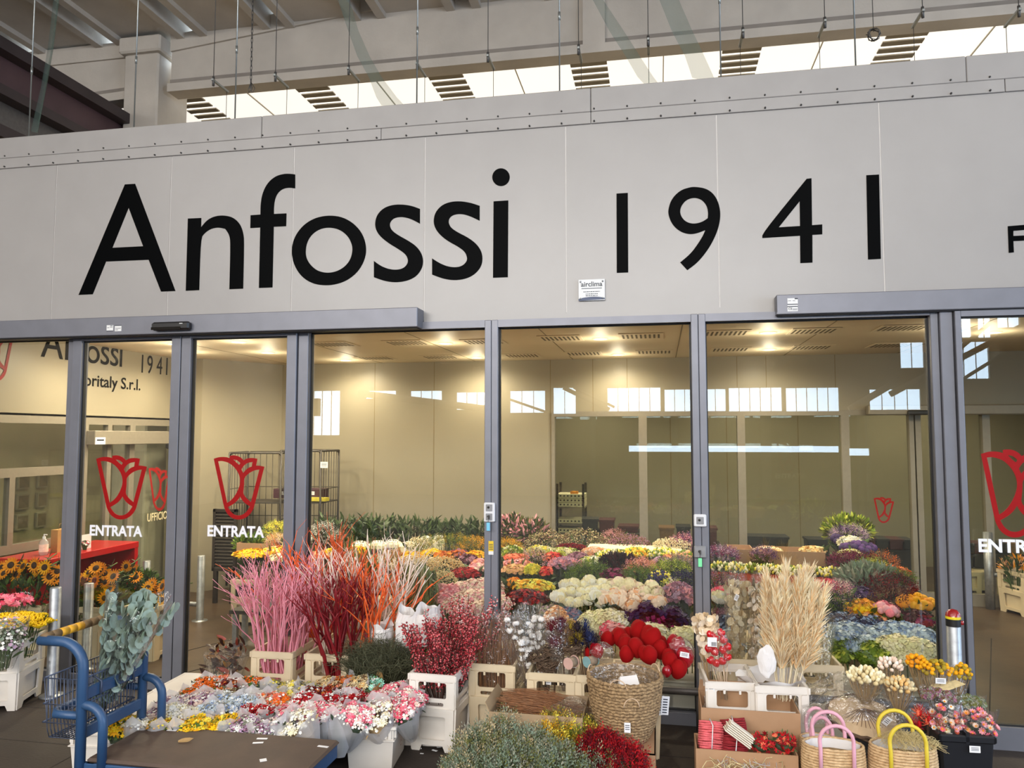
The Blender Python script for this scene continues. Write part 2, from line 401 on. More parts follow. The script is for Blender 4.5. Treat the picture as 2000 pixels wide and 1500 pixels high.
# ---------------------------------------------------------------- shop sign: each letter a thing of its own
def fpx(x, y): p = A(x, y, 0.0); return (p.x, -.0005, p.z)
def letter(nm, loops, lab, cat='letter'):
    mb = MB()
    for lp in loops: outline(mb, lp, fpx, (0, -1, 0), .002)
    o = mb.obj(nm, m_vinyl); tag(o, lab, cat, 'black letters of the shop sign' if cat == 'letter' else 'black numerals of the shop sign'); return o
Z = lambda k: [zc(LET[k][0], 300, .23, lp) for lp in LET[k][1]]
letter('sign_letter', [Z('A')], 'big black capital A, first letter of the sign on the white fascia')
letter('sign_letter', [Z('n')], 'big black letter n beside the capital A on the fascia')
letter('sign_letter', [Z('f')], 'big black letter f between n and o on the fascia')
letter('sign_letter', [Z('o')], 'big black round letter o on the white fascia')
letter('sign_letter', [Z('s')], 'big black letter s right after the o on the fascia')
letter('sign_letter', [Z('s2')], 'big black letter s right before the i on the fascia')
letter('sign_letter', [Z('i'), Z('dot')], 'big black letter i with round dot, last letter of the name')
Zn = lambda k: [zc(1180, 320, .28, lp) for lp in NUM[k]]
letter('sign_numeral', [Zn('one')], 'black numeral 1 before the 9 on the fascia', 'numeral')
letter('sign_numeral', [Zn('nine')], 'black numeral 9 with round bowl on the fascia', 'numeral')
letter('sign_numeral', [Zn('four')], 'black numeral 4 with pointed left corner on the fascia', 'numeral')
letter('sign_numeral', [Zn('one2')], 'black numeral 1 after the 4 on the fascia', 'numeral')
letter('sign_letter', [[[(1968,442),(2004,439),(2004,449),(1979,451),(1979,461),(2000,460),(2000,470),(1979,471),(1980,493),(1970,494)]]], 'small dark capital F at the right end of the fascia')
# ---------------------------------------------------------------- aluminium glazing of the front
def frame_window(nm, x0, x1, z0, z1, w=(.045, .045, .045, .06), y=(-.03, .07), glass=m_glass, fm=m_alu, gy=.03, rz=None, off=None):
    """frame with black gasket and a pane child; w = left, right, top, bottom widths"""
    mb = MB(); l, r, t, b = w
    mb.b2(x0, x0+l, y[0], y[1], z0, z1, 0, bev=.003); mb.b2(x1-r, x1, y[0], y[1], z0, z1, 0, bev=.003)
    mb.b2(x0+l, x1-r, y[0]+.001, y[1]-.001, z1-t, z1, 0); mb.b2(x0+l, x1-r, y[0]+.001, y[1]-.001, z0, z0+b, 0)
    g = .009; a0, a1, c0, c1 = x0+l, x1-r, z0+b, z1-t; ym = gy
    for q in ((a0, a0+g, c0, c1), (a1-g, a1, c0, c1), (a0, a1, c0, c0+g), (a0, a1, c1-g, c1)):
        mb.b2(q[0], q[1], ym-.012, ym+.012, q[2], q[3], 1)
    o = mb.obj(nm, [fm, m_gasket])
    p = MB(); p.b2(a0+.002, a1-.002, ym-.004, ym+.004, c0+.002, c1-.002)
    po = p.obj('pane', glass, o); struct(o); return o
ZT = 2.604
win = {}
win[1] = frame_window('window_1', -6.7, -4.36, 0, ZT, (.05, .05, .05, .075))
door_l = frame_window('door_1', -4.355, -3.447, 0, 2.575, (.075, .075, .045, .075), (-.05, .03), gy=-.01)
door_r = frame_window('door_2', -3.44, -2.53, 0, 2.575, (.075, .075, .045, .075), (-.05, .03), gy=-.01)
win[2] = frame_window('window_2', -2.525, -1.115, 0, ZT, (.075, .045, .05, .075))
win[3] = frame_window('window_3', -1.113, .255, 0, ZT, (.045, .045, .05, .075))
win[4] = frame_window('window_4', .257, 1.685, 0, ZT, (.045, .045, .05, .075))
mb = MB(); mb.b2(1.687, 1.76, -.05, .09, 0, ZT, bev=.004); struct(mb.obj('window_5', m_alu))
door_x = frame_window('door_3', 1.765, 3.2, .0, 2.575, (.035, .08, .04, .13), (-.07, -.0), gy=-.035)
win[6] = frame_window('window_6', 3.25, 7.2, 0, ZT, (.05, .05, .05, .075))
# low tubular guard rail at the foot of the glazing
mb = MB(); mb.tube([(-1.0, -.10, .235), (1.66, -.10, .235)], .024, 10)
for x in (-.95, .22, 1.6): mb.tube([(x, -.10, 0), (x, -.10, .235)], .018, 8)
tag(mb.obj('guard_rail', mat('dull_steel', (92, 88, 86), .5, .5)), 'low grey tubular rail in front of the glass foot beside the cardboard carton', 'rail')
# door operators
def operator(nm, x0, x1, y, z0, z1, lab):
    t = thing(nm, lab, 'door operator', (x0, 0, z0))
    mb = MB(); mb.b2(0, x1-x0, -y, -.001, 0, z1-z0, bev=.004); mb.b2(0, x1-x0, -y-.002, -y+.004, .004, .012)
    mb.obj('cover', m_alu, t)
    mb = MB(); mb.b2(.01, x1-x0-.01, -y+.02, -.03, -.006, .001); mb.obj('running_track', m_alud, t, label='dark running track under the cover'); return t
opl = operator('door_operator', -7.5, -1.602, .15, 2.553, 2.688, 'long grey sliding-door operator box above the left entrance, with black sensor')
opr = operator('door_operator', .735, 6.4, .09, 2.575, 2.70, 'long grey sliding-door operator box above the right entrance, with CE sticker')
m_stick = mat('white_sticker', (225, 225, 224), .5, var=0); m_ink = mat('sticker_ink', (38, 44, 58), .5, var=0)
def sticker(par, cx, cy, cz, w, h, bars, lab, txt=None):
    mb = MB(); mb.b2(cx-w/2, cx+w/2, cy-.001, cy, cz-h/2, cz+h/2, 0)
    for (u0, u1, v0, v1) in bars: mb.b2(cx+(u0-.5)*w, cx+(u1-.5)*w, cy-.0018, cy-.001, cz+(v0-.5)*h, cz+(v1-.5)*h, 1)
    return mb.obj('sticker', [m_stick, m_ink], par, label=lab)
lx = -7.5
s1 = A(215, 641, -.15); s2 = A(231, 641, -.15)
sticker(opl, s1.x-lx, -.151, s1.z-2.553, .055, .045, [(0, 1, 0, .1), (.1, .4, .55, .62), (.5, .9, .62, .7), (.55, .9, .85, .95)], 'white rating sticker')
sticker(opl, s2.x-lx, -.151, s2.z-2.553, .055, .045, [(0, 1, .88, 1), (.1, .9, .45, .52), (.1, .5, .2, .27)], 'white sticker with dark top bar')
s3 = A(1548, 588, -.09); sticker(opr, s3.x-.735, -.091, s3.z-2.575, .062, .036, [(.7, 1, .8, 1), (.05, .35, .5, .56), (.5, .75, .5, .56)], 'white rating sticker')
s4 = A(1548, 601, -.09); s4o = sticker(opr, s4.x-.735, -.091, s4.z-2.575, .062, .046, [(0, 1, .9, 1), (0, 1, .6, .72), (.5, .95, .3, .36), (.5, .95, .15, .2)], 'white sticker with CE mark')
text('ce_mark', 'CE', (s4.x-.735-.026, -.0932, s4.z-2.575-.013), .02, FRONT, m_ink, opr)
p = A(339, 638, -.15); mb = MB(); mb.b2(p.x-.15-lx, p.x+.15-lx, -.20, -.151, p.z-2.553-.03, p.z-2.553+.03, 0, bev=.012)
mb.b2(p.x-.145-lx, p.x+.09-lx, -.2025, -.199, p.z-2.553-.028, p.z-2.553-.008, 1)
mb.b2(p.x+.08-lx, p.x+.105-lx, -.2015, -.199, p.z-2.553+.012, p.z-2.553+.017, 2)
mb.obj('motion_sensor', [mat('black_plastic', (26, 25, 26), .35, var=0), mat('sensor_lens', (8, 8, 9), .08, var=0), m_stick], opl, label='black motion sensor')
# tulip emblems and lettering on the door leaves
def emblem(par, ox, oy, k, y, mt, nm='tulip_emblem', plane=None, nrm=(0, -1, 0)):
    mb = MB()
    def mp(u, v):
        q = A(ox+u*k, oy+v*k, y); return (q.x, y, q.z)
    outline(mb, TULIP, plane or mp, nrm, .0012, smooth=2); return mb.obj(nm, mt, par)
emblem(door_l, 160, 870, .12666, -.016, m_red); emblem(door_r, 389.5, 870, .1267, -.016, m_red)
emblem(door_x, 1877, 851, .174, -.042, m_red)
def entrata(par, px, py, y, wpx, hpx, body='ENTRATA', m=m_white):
    p = A(px, py, y); k = mpp(p); return text('lettering', body, p, hpx*k*1.38, FRONT, m, par, .032, width=wpx*k*1.02)
entrata(door_l, 174, 1045, -.017, 113, 20); entrata(door_r, 404, 1046.5, -.017, 118, 21); entrata(door_x, 1910, 1077, -.043, 152, 25)
# air-conditioning plate on the fascia
p = A(1156, 567, 0); t = thing('installer_plate', 'small clear plate lettered airclima below the sign', 'plate', (p.x, 0, p.z))
mb = MB(); mb.b2(-.088, .088, -.016, -.012, -.072, .072, bev=.001); mb.obj('plate', mat('frosted_acrylic', (190, 192, 194), .25, var=0), t)
mb = MB(); outline(mb, [[(-.088, -.072), (.088, -.066), (.085, -.055), (.04, -.047), (0, -.046), (-.05, -.05), (-.088, -.058)]], lambda a, b: (a, -.0162, b), (0, -1, 0), .0006, smooth=1)
mb.obj('blue_swoosh', mat('navy_print', (22, 48, 88), .4, var=0), t)
m_navy = mat('ink_navy', (16, 34, 52), .4, var=0)
text('lettering', 'airclima', (0, -.0166, .024), .046, FRONT, m_navy, t, .02, 'CENTER')
mb = MB(); mb.b2(-.068, .068, -.0168, -.016, .008, .0125)
for z, a, b in ((-.012, -.055, .055), (-.027, -.04, .04), (-.039, -.04, .04)):
    x = a
    while x < b: q = U(.006, .016); mb.b2(x, min(b, x+q), -.0168, -.016, z-.0025, z+.0025); x += q+.003
mb.obj('fine_print', m_navy, t)
mb = MB()
for x in (-.074, .074):
    for z in (-.058, .056): mb.tube([(x, -.02, z), (x, 0, z)], .006, 8)
mb.obj('standoff', m_galv, t)
mb = MB(); mb.tube([(.09, -.004, .02), (.105, -.01, -.03), (.085, -.006, -.1), (.07, -.004, -.17)], .003, 5)
tag(mb.obj('loose_cable', m_joint), 'thin white cable hanging beside the airclima plate', 'cable')
# switches on the mullions
m_swp = mat('white_plastic', (224, 224, 226), .4, var=0); m_swg = mat('grey_plastic', (140, 140, 142), .4, var=.05)
def switchbox(px, py, w, h, cells, lab, key=None, body=m_swp):
    p = A(px, py, -.03); t = thing('key_switch', lab, 'switch', (p.x, -.03, p.z), group='switch boxes on the mullions')
    mb = MB(); mb.b2(-w/2, w/2, -.028, 0, -h/2, h/2, bev=.006); mb.obj('housing', body, t)
    mb = MB()
    for z, q in cells: mb.b2(-q/2, q/2, -.031, -.027, z-q/2, z+q/2, bev=.002)
    mb.obj('face_plate', m_swg, t)
    mb = MB()
    for z, q in cells: mb.lathe([(.0001, -.001), (.008, 0), (.008, .004)], 10, (0, 0, 0)); V = mb.V[-1]; mb.V[-1] = np.stack([V[:, 0]-.004, -.034+V[:, 2], V[:, 1]+z+.004], 1)
    mb.obj('lock_barrel', m_screw, t)
    if key:
        z = cells[-1][0]; mb = MB(); mb.b2(-.004, .004, -.05, -.031, z-.012, z+.012, 0); mb.tube([(0, -.045, z-.01), (-.003, -.046, z-.035)], .0015, 4); mb.obj('key', m_screw, t)
        mb = MB(); mb.b2(-.014, .010, -.048, -.043, z-.09, z-.035, bev=.003); mb.obj('key_tag', mat('tag_'+key[0], key[1], .4, var=0), t, label=key[0]+' key tag')
    return t
switchbox(957, 1000, .075, .128, [(.03, .045), (-.03, .045)], 'tall white switch box with blue key tag on the mullion', ('blue', (120, 196, 226)))
switchbox(1367, 1016, .078, .078, [(0, .045)], 'square white switch without key, above the green tagged one')
switchbox(1367, 1077, .075, .075, [(0, .066)], 'square grey key switch with green key tag', ('green', (130, 232, 168)), m_swg)
p = A(959, 1070, -.031); mb = MB(); mb.b2(p.x-.017, p.x+.017, -.032, -.0305, p.z-.045, p.z+.045, 0); mb.b2(p.x-.017, p.x+.017, -.0325, -.0305, p.z-.045, p.z-.022, 1)
for k in range(4): mb.b2(p.x-.013, p.x+.013, -.0331, -.0318, p.z-.012+k*.011, p.z-.008+k*.011, 2)
tag(mb.obj('warning_sticker', [mat('yellow_sticker', (226, 190, 40), .5, var=0), m_stick, m_ink]), 'yellow and white warning sticker on the mullion', 'sticker')
# ================================================================ market hall roof and girder
mb = MB()
def girder(x0, x1, y0, y1, zb0, zb1, zt0, zt1):
    w = y1-y0
    def slab(ya, yb, za0, zb_, zc_, zd, m):
        P = [(x0, ya, za0), (x1, ya, zb_), (x1, yb, zb_), (x0, yb, za0), (x0, ya, zc_), (x1, ya, zd), (x1, yb, zd), (x0, yb, zc_)]
        mb.add(P, [(3, 2, 1, 0), (4, 5, 6, 7), (0, 1, 5, 4), (1, 2, 6, 5), (2, 3, 7, 6), (3, 0, 4, 7)], m)
    slab(y0, y1, zb0, zb1, zb0+.10, zb1+.10, 0)                                  # bottom flange
    slab(y0+.05, y1-.05, zb0+.10, zb1+.10, zb0+.17, zb1+.17, 1)  # darker strip above the flange: ledge shadow put into the colour
    slab(y0+.07, y1-.07, zb0+.17, zb1+.17, zt0-.2, zt1-.2, 0)                     # web
    slab(y0+.04, y1-.04, zt0-.2, zt1-.2, zt0, zt1, 0)                             # top flange
gx = lambda px, py: A(px, py, 2.9)
ga, gb, gc = gx(326, 179), gx(1160, 100), gx(1900, 34); ta = gx(326, 66); tb = gx(640, 0)
xr = gb.x; ztr = ta.z+(tb.z-ta.z)/(tb.x-ta.x)*(xr-ta.x); zbr = lambda x: ga.z+(gc.z-ga.z)/(gc.x-ga.x)*(x-ga.x)
girder(ga.x, xr, 2.9, 3.12, ga.z, zbr(xr), ta.z, ztr); girder(xr, 9, 2.9, 3.12, zbr(xr), zbr(9), ztr, ztr-.08*(9-xr))
mb.b2(xr-.12, xr+.12, 2.905, 3.1, zbr(xr)+.05, ztr-.05, 0)
struct(mb.obj('ceiling_girder_main', [m_conc, m_concd]))
mb = MB(); ha, hb = gx(166, 206), gx(257, 191); hz = gx(257, 76).z; girder(-12, hb.x, 2.9, 3.12, hb.z-.045*(hb.x+12), hb.z, hz, hz); struct(mb.obj('ceiling_girder_side', [m_conc, m_concd]))
mb = MB(); cx0, cx1 = A(258, 150, 3.0).x, A(324, 150, 3.0).x
mb.b2(cx0, cx1, 2.85, 3.45, 0, 6.42, 0, bev=.02); mb.b2(cx0-.05, cx1+.05, 2.8, 3.5, 6.42, 6.62, 0, bev=.02)
for z in (4.75, 4.95, 5.15, 5.4): mb.b2(cx1-.001, cx1+.012, 2.95, 3.15, z, z+.09, 1)
struct(mb.obj('pillar', [m_conc, m_concd]))
mb = MB()
for k in range(-9, 9):
    x = -4.9+k*1.12
    mb.b2(x-.40, x+.40, -14, 3.2, 6.66, 6.74, 0); mb.b2(x-.46, x-.36, -14, 3.2, 6.60, 7.1, 0); mb.b2(x+.36, x+.46, -14, 3.2, 6.60, 7.1, 0)
struct(mb.obj('ceiling_beam', [m_conc]))
mb = MB(); mb.b2(-12, 11, -18, 3.3, 7.12, 7.3); struct(mb.obj('ceiling', m_halld))
mb = MB()
for k in range(-7, 7): mb.b2(-5.9+k*1.78, -5.9+k*1.78+1.34, 3.14, 13, 6.30, 6.34, 0)
for k in range(-7, 7):
    x0 = -5.9+k*1.78+.66; mb.b2(x0, x0+.012, 3.14, 13, 6.285, 6.30, 1)
mb.b2(-12, 11, 3.14, 13, 6.36, 6.38, 0)
struct(mb.obj('ceiling_rooflight', [m_skyl, mat('rooflight_seam', (196, 188, 172), .7, var=0)]))
mb = MB()
for k in range(-7, 8):
    x0 = -5.9+k*1.78-.44
    for j in range(56):
        y = 3.14+j*.17; mb.b2(x0, x0+.44, y, y+.10, 6.285, 6.30)
struct(mb.obj('ceiling_corrugation', m_corr))
# steel runway beam at the left
mb = MB(); x = -6.5
mb.b2(x-.3, x+.3, -3, 12, 5.56, 5.68, 0); mb.b2(x-.05, x+.16, -3, 12, 5.24, 5.56, 1); mb.b2(x-.3, x+.26, -3, 12, 5.14, 5.24, 0)
mb.b2(x-.05, x+.1, -3, 12, 4.86, 5.14, 2); mb.b2(x-.35, x+.22, -3, 12, 4.74, 4.86, 0)
struct(mb.obj('ceiling_runway_beam', [m_steelb, m_steelp, mat('grey_steel', (104, 100, 98), .5, .3)]))
# outer hall walls; the rear one has open bays to the sky
mb = MB(); mb.b2(-12.2, -12, -18, 13, 0, 7.3); struct(mb.obj('wall_left', m_hall))
mb = MB(); mb.b2(11, 11.2, -18, 13, 0, 7.3); struct(mb.obj('wall_right', m_hall))
mb = MB(); mb.b2(-12, 11, 13, 13.2, 0, 7.3); struct(mb.obj('wall_back', m_hall))
def rear_wall():
    YR = 18.0; R = []; mb = MB()
    for x0, x1, y0, y1 in ((608, 662, 763, 850), (712, 772, 763, 778), (800, 862, 763, 782), (890, 950, 766, 800), (995, 1064, 763, 806), (1080, 1124, 757, 808), (1186, 1290, 757, 803), (1298, 1418, 760, 803), (1424, 1528, 757, 803), (1536, 1640, 757, 803), (1700, 1800, 760, 800), (1228, 1640, 871, 883), (1660, 1700, 876, 890), (1760, 1806, 668, 718), (1852, 1896, 612, 660), (1858, 1930, 668, 740), (1908, 1934, 612, 660), (1946, 1990, 612, 640)):
        a, b = A(x0, (y0+y1)/2, YR), A(x1, (y0+y1)/2, YR); xm = (x0+x1)/2; R.append((a.x, b.x, A(xm, y1, YR).z, A(xm, y0, YR).z))
    xs = sorted({-12.0, 11.0}|{round(q, 3) for r in R for q in r[:2]}); zs = sorted({0.0, 7.3}|{round(q, 3) for r in R for q in r[2:]})
    for i in range(len(xs)-1):
        xm = (xs[i]+xs[i+1])/2; run = None
        for j in range(len(zs)-1):
            zm = (zs[j]+zs[j+1])/2; hole = any(r[0] < xm < r[1] and r[2] < zm < r[3] for r in R)
            if not hole: run = (run[0], zs[j+1]) if run else (zs[j], zs[j+1])
            if (hole or j == len(zs)-2) and run: mb.b2(xs[i], xs[i+1], -18.1, -18, run[0], run[1]); run = None
    for a, b, z0, z1 in R:
        if z1-z0 < .25: continue
        n = max(2, int((b-a)/.28))
        for i in range(1, n): mb.b2(a+(b-a)*i/n-.008, a+(b-a)*i/n+.008, -18.08, -18.05, z0, z1)
    # conveyor, pipes and trusses standing in front of the bays
    def bar(p, q, r): a, b = A(p[0], p[1], 17.4), A(q[0], q[1], 17.4); mb.tube([(a.x, -17.4, a.z), (b.x, -17.4, b.z)], r, 6)
    bar((700, 768), (960, 800), .12); bar((995, 780), (1070, 806), .04); bar((1100, 757), (1190, 800), .07); bar((1120, 757), (1200, 795), .04); bar((1660, 800), (1760, 740), .10); bar((1740, 770), (1990, 640), .09); bar((1850, 700), (1940, 625), .06); bar((1848, 760), (1960, 690), .05)
    a = A(625, 800, 17.4); mb.b2(a.x-.4, a.x-.05, -17.5, -17.3, a.z-.2, a.z+.35)
    return mb.obj('wall_rear', m_hall)
struct(rear_wall())
# ================================================================ inside the shop: room shell
CZ, BY = 2.73, 4.0
mb = MB(); mb.b2(-7.5, 8, .10, 7.0, CZ, CZ+.08, 0)
for x in (-4.6, -3.4, -2.2, -1.0, .2, 1.4, 2.6): mb.b2(x-.004, x+.004, .1, 7, CZ-.002, CZ, 1)
struct(mb.obj('ceiling_shop', [m_ceil, m_inline]))
# back partition: solid cream panels left, glazed band right, cream panels above
xg = A(1078, 900, BY).x; zh = A(1250, 813, BY).z; zh2 = A(1250, 803, BY).z
mb = MB(); mb.b2(-4.75, xg, BY, BY+.08, 0, CZ, 0); mb.b2(xg, 8, BY, BY+.08, zh2, CZ, 0)
for px in (732, 848, 1075, 1158, 1225, 1440, 1497, 1632):
    x = A(px, 760, BY).x; mb.b2(x-.004, x+.004, BY-.001, BY, 0 if px < 1078 else zh2, CZ, 1)
struct(mb.obj('wall_inner', [m_inwall, m_inline]))
mb = MB(); mb.b2(xg, 8, BY-.02, BY+.08, zh, zh2, 0)
for a, b in ((1078, 1084), (1248, 1264), (1441, 1456), (1644, 1660), (1777, 1786), (1789, 1800), (1920, 1935)):
    mb.b2(A(a, 900, BY).x, A(b, 900, BY).x, BY-.02, BY+.08, 0, zh, 0)
mb.b2(xg, 8, BY-.01, BY+.07, 0, .13, 0)
bf = mb.obj('window_7', [mat('inner_aluminium', (138, 130, 116), .45, .3, var=.05)]); struct(bf)
mb = MB(); mb.b2(xg+.04, 8, BY+.03, BY+.036, .13, zh); mb.obj('pane', m_glassin, bf)
t = thing('door_operator', 'grey sliding-door operator on the inner partition behind the right entrance', 'door operator', (0, BY, 0))
a, b = A(1690, 800, BY).x, A(2060, 800, BY).x; z0, z1 = A(1760, 811, BY).z, A(1760, 792, BY).z
mb = MB(); mb.b2(a, b, -.14, -.022, z0, z1, bev=.01); mb.obj('cover', mat('inner_aluminium', (138, 130, 116)), t)
q = A(1795, 805, BY-.14); mb = MB(); mb.b2(q.x-.12, q.x+.12, -.19, -.141, q.z-.03, q.z+.02, bev=.01); mb.obj('motion_sensor', mat('black_plastic', (26, 25, 26)), t)
emblem(bf, 1695, 963, .0512, BY-.021, m_red); emblem(bf, 1839.5, 964, .0485, BY-.021, m_red)
# room beyond the partition
mb = MB(); mb.b2(-7.5, 8, 6.6, 6.68, 0, CZ, 0); mb.b2(7.6, 7.7, .1, 6.6, 0, CZ, 0)
for px in (1310, 1420, 1560): x = A(px, 900, 6.6).x; mb.b2(x-.005, x+.005, 6.598, 6.6, 0, CZ, 1)
struct(mb.obj('wall_store', [m_inwall, m_inline]))
mb = MB(); mb.b2(-5.75, -5.6, .1, 6.6, 2.0, CZ, 0); struct(mb.obj('wall_office', m_inwall))
mb = MB(); mb.b2(-5.75, -5.3, 3.1, 3.2, 0, CZ, 0)
mb.add([(-5.3, 3.1, 0), (-4.75, 4.0, 0), (-4.75, 4.08, 0), (-5.3, 3.2, 0), (-5.3, 3.1, CZ), (-4.75, 4.0, CZ), (-4.75, 4.08, CZ), (-5.3, 3.2, CZ)],
       [(0, 1, 5, 4), (1, 2, 6, 5), (2, 3, 7, 6), (3, 0, 4, 7)], 0)
struct(mb.obj('wall_stub', m_inwall)); mb = MB(); mb.b2(-5.3, -4.75, 3.09, 3.1, 0, .001); 
# office front on the left side wall: operator, door leaf, windows
OX = -5.6; m_inalu = mat('inner_aluminium', (138, 130, 116))
def wy(px, py): q = XW(px, py, OX); return q.y, q.z
y1, zt_ = wy(169, 841); _, zb_ = wy(169, 869); y2, _ = wy(340, 856)
t = thing('door_operator', 'grey office door operator on the side wall behind the left entrance', 'door operator', (OX, 0, 0))
mb = MB(); mb.b2(.0, .10, y1, 3.08, zb_, zt_, bev=.006); mb.obj('cover', m_inalu, t)
ya, za = wy(320, 871); mb = MB(); mb.b2(.10, .15, ya-.12, ya+.12, za-.03, za+.03, bev=.01); mb.obj('motion_sensor', mat('black_plastic', (26, 25, 26)), t)
ya, za = wy(176, 860); mb = MB(); mb.b2(.10, .102, ya-.05, ya+.09, za-.04, za+.03, 0); mb.b2(.1015, .103, ya-.03, ya+.07, za-.005, za+.01, 1); mb.obj('sticker', [m_stick, m_ink], t)
mb = MB()
mb.b2(OX-.06, OX+.0, .1, 3.1, 1.93, 2.02, 0)
for ya_, yb_ in ((.1, .16), (y1-.06, y1+.03), (1.92, 1.98), (2.26, 2.34), (3.02, 3.1)): mb.b2(OX-.06, OX+.001, ya_, yb_, 0, 1.95, 0)
mb.b2(OX-.06, OX, .1, y1, 1.45, 1.53, 0); mb.b2(OX-.06, OX, .1, y1, .78, .86, 0); mb.b2(OX-.06, OX, .72, .78, .86, 1.45, 0)
mb.b2(OX-.06, OX, .1, 3.1, 0, .1, 0); mb.b2(OX-.05, OX-.02, .1, y1, .1, .78, 1)
of = mb.obj('window_8', [m_inalu, mat('pale_green_infill', (176, 172, 120), .6, var=.04)]); struct(of)
mb = MB(); mb.b2(OX-.035, OX-.03, .1, 3.1, .1, 1.95); mb.obj('pane', m_glassin, of)
def side_emblem(px0, py0, k):
    def mp(u, v): q = XW(px0+u*k, py0+v*k, OX+.012); return (OX+.012, q.y, q.z)
    mb = MB(); outline(mb, TULIP, mp, (1, 0, 0), .0012); return mb.obj('tulip_emblem', m_red, of)
def se(pts, nm='tulip_emblem'):
    # tulip fitted to left, right, top, bottom in the picture, laid on the office door
    (x0, x1, t0, b0) = pts
    def mp(u, v):
        px = x0+(u-222)/780*(x1-x0); py = t0+(v-150)/998*(b0-t0)+(px-(x0+x1)/2)*.12; q = XW(px, py, OX+.012); return (OX+.012, q.y, q.z)
    mb = MB(); outline(mb, TULIP, mp, (1, 0, 0), .0012); return mb.obj(nm, m_red, of)
se((290, 332, 913, 998)); q = XW(287, 1019, OX+.012)
o = text('lettering', 'UFFICIO', q, .125, SIDE, mat('cream_vinyl', (228, 214, 176), .5, var=0), of, .015, width=(XW(330, 1019, OX).y-q.y)*.86)
# wall lettering inside: same sign smaller
def inside_sign(mapx, loops, lab, cat, grp, nm):
    mb = MB()
    for lp in loops: outline(mb, lp, mapx, (1, 0, 0), .002)
    return tag(mb.obj(nm, m_vinyl), lab, cat, grp)
yA0, yA1 = wy(80, 690)[0], wy(238, 716)[0]; zA0 = wy(238, 717)[1]; hA = wy(234, 668)[1]-zA0
XA0, XA1 = A(155, 575).x, A(995, 545).x
def mapA(x, y):
    p_ = A(x, y, 0); u = (p_.x-XA0)/(XA1-XA0); v = (p_.z-2.893)/(A(980, 330).z-2.893); return (OX+.002, yA0+u*(yA1-yA0), zA0+v*hA)
for k, nm in (('A', 'capital A'), ('n', 'n'), ('f', 'f'), ('o', 'o'), ('s', 'first s'), ('s2', 'second s')):
    inside_sign(mapA, [Z(k)], 'small black %s of the name on the inner office wall' % nm, 'letter', 'letters on the inner office wall', 'wall_letter')
inside_sign(mapA, [Z('i'), Z('dot')], 'small black i with dot on the inner office wall', 'letter', 'letters on the inner office wall', 'wall_letter')
yN0, yN1 = wy(276, 725)[0], wy(326, 734)[0]; zN0 = wy(300, 731)[1]; hN = wy(300, 697)[1]-zN0; XN0, XN1 = A(1204, 530).x, A(1720, 505).x
m_dg = mat('dark_grey_vinyl', (48, 52, 58), .35, var=0)
def mapN(x, y):
    p_ = A(x, y, 0); u = (p_.x-XN0)/(XN1-XN0); v = (p_.z-2.893)/(A(1215, 380).z-2.893); return (OX+.002, yN0+u*(yN1-yN0), zN0+v*hN)
for k, nm in (('one', '1 before the 9'), ('nine', '9'), ('four', '4'), ('one2', '1 after the 4')):
    inside_sign(mapN, [Zn(k)], 'small dark numeral %s on the inner office wall' % nm, 'numeral', 'letters on the inner office wall', 'wall_numeral')
q = XW(158, 752, OX+.003)
o = text('wall_lettering', 'loritaly S.r.l.', q, .17, SIDE, m_vinyl, None, .012, width=XW(272, 772, OX).y-q.y); tag(o, 'small black loritaly S.r.l. lettering under the name on the inner wall', 'lettering')
mb = MB()
def mT(u, v):
    px = -38+(u-222)/780*64; py = 640+(v-150)/998*105; q_ = XW(px, py, OX+.003); return (OX+.003, q_.y, q_.z)
outline(mb, TULIP, mT, (1, 0, 0), .0012); tag(mb.obj('wall_emblem', m_red), 'big red tulip emblem on the inner office wall, cut by the photo edge', 'emblem')
# ceiling vents and recessed lamps
m_lamp = mat('lamp_lens', (255, 244, 214), .4, var=0, emis=(1, .9, .66), estr=14)
def vent(px, py):
    p = G(px, py, CZ); t = thing('ceiling_vent', 'slotted air vent in the cream shop ceiling', 'vent', (p.x, p.y, CZ), group='slotted vents of the shop ceiling')
    mb = MB(); mb.b2(-.2, .2, -.2, .2, -.006, -.001, bev=.002); mb.obj('plate', m_ceil, t)
    mb = MB()
    for k in range(9): mb.b2(-.17+k*.04, -.17+k*.04+.018, -.13, .13, -.0075, -.005)
    mb.obj('grille', m_slot, t)
for px, py in ((652, 672), (795, 669), (945, 667), (1095, 660), (1252, 656), (1418, 650), (1588, 646), (1762, 640), (735, 699), (860, 697), (1020, 694), (1140, 690), (1278, 687), (1426, 682), (1584, 678), (1740, 674)):
    vent(px, py)
def lamp(x, y, i=0, lab='round recessed lamp glowing in the cream shop ceiling', z=CZ, pw=11):
    t = thing('downlight', lab, 'lamp', (x, y, z), group='recessed lamps of the shop ceiling')
    mb = MB(); mb.lathe([(.052, -.001), (.06, -.012), (.075, -.006), (.08, -.001)], 20); mb.obj('rim', m_ceil, t)
    mb = MB(); mb.lathe([(.0001, -.006), (.052, -.006)], 20); mb.obj('lens', m_lamp, t)
    for kind, dz, k in (('SPOT', .03, 8.0), ('POINT', .16, .55)):      # the beam, and a weak point light added to wash the ceiling
        l = bpy.data.lights.new('downlight_beam_and_wash', kind); l.energy = pw*k; l.color = (1, .87, .66); l.shadow_soft_size = .06
        if kind == 'SPOT': l.spot_size = math.radians(168); l.spot_blend = .7
        o = bpy.data.objects.new('downlight_beam_and_wash', l); COL.objects.link(o); o.location = (x, y, z-dz)
LP = [(466, 667), (676, 703), (870, 670), (932, 698), (1172, 661), (1206, 692), (1500, 649), (1502, 682), (1864, 637)]
for px, py in LP: p = G(px, py, CZ); lamp(p.x, min(p.y, 3.55))
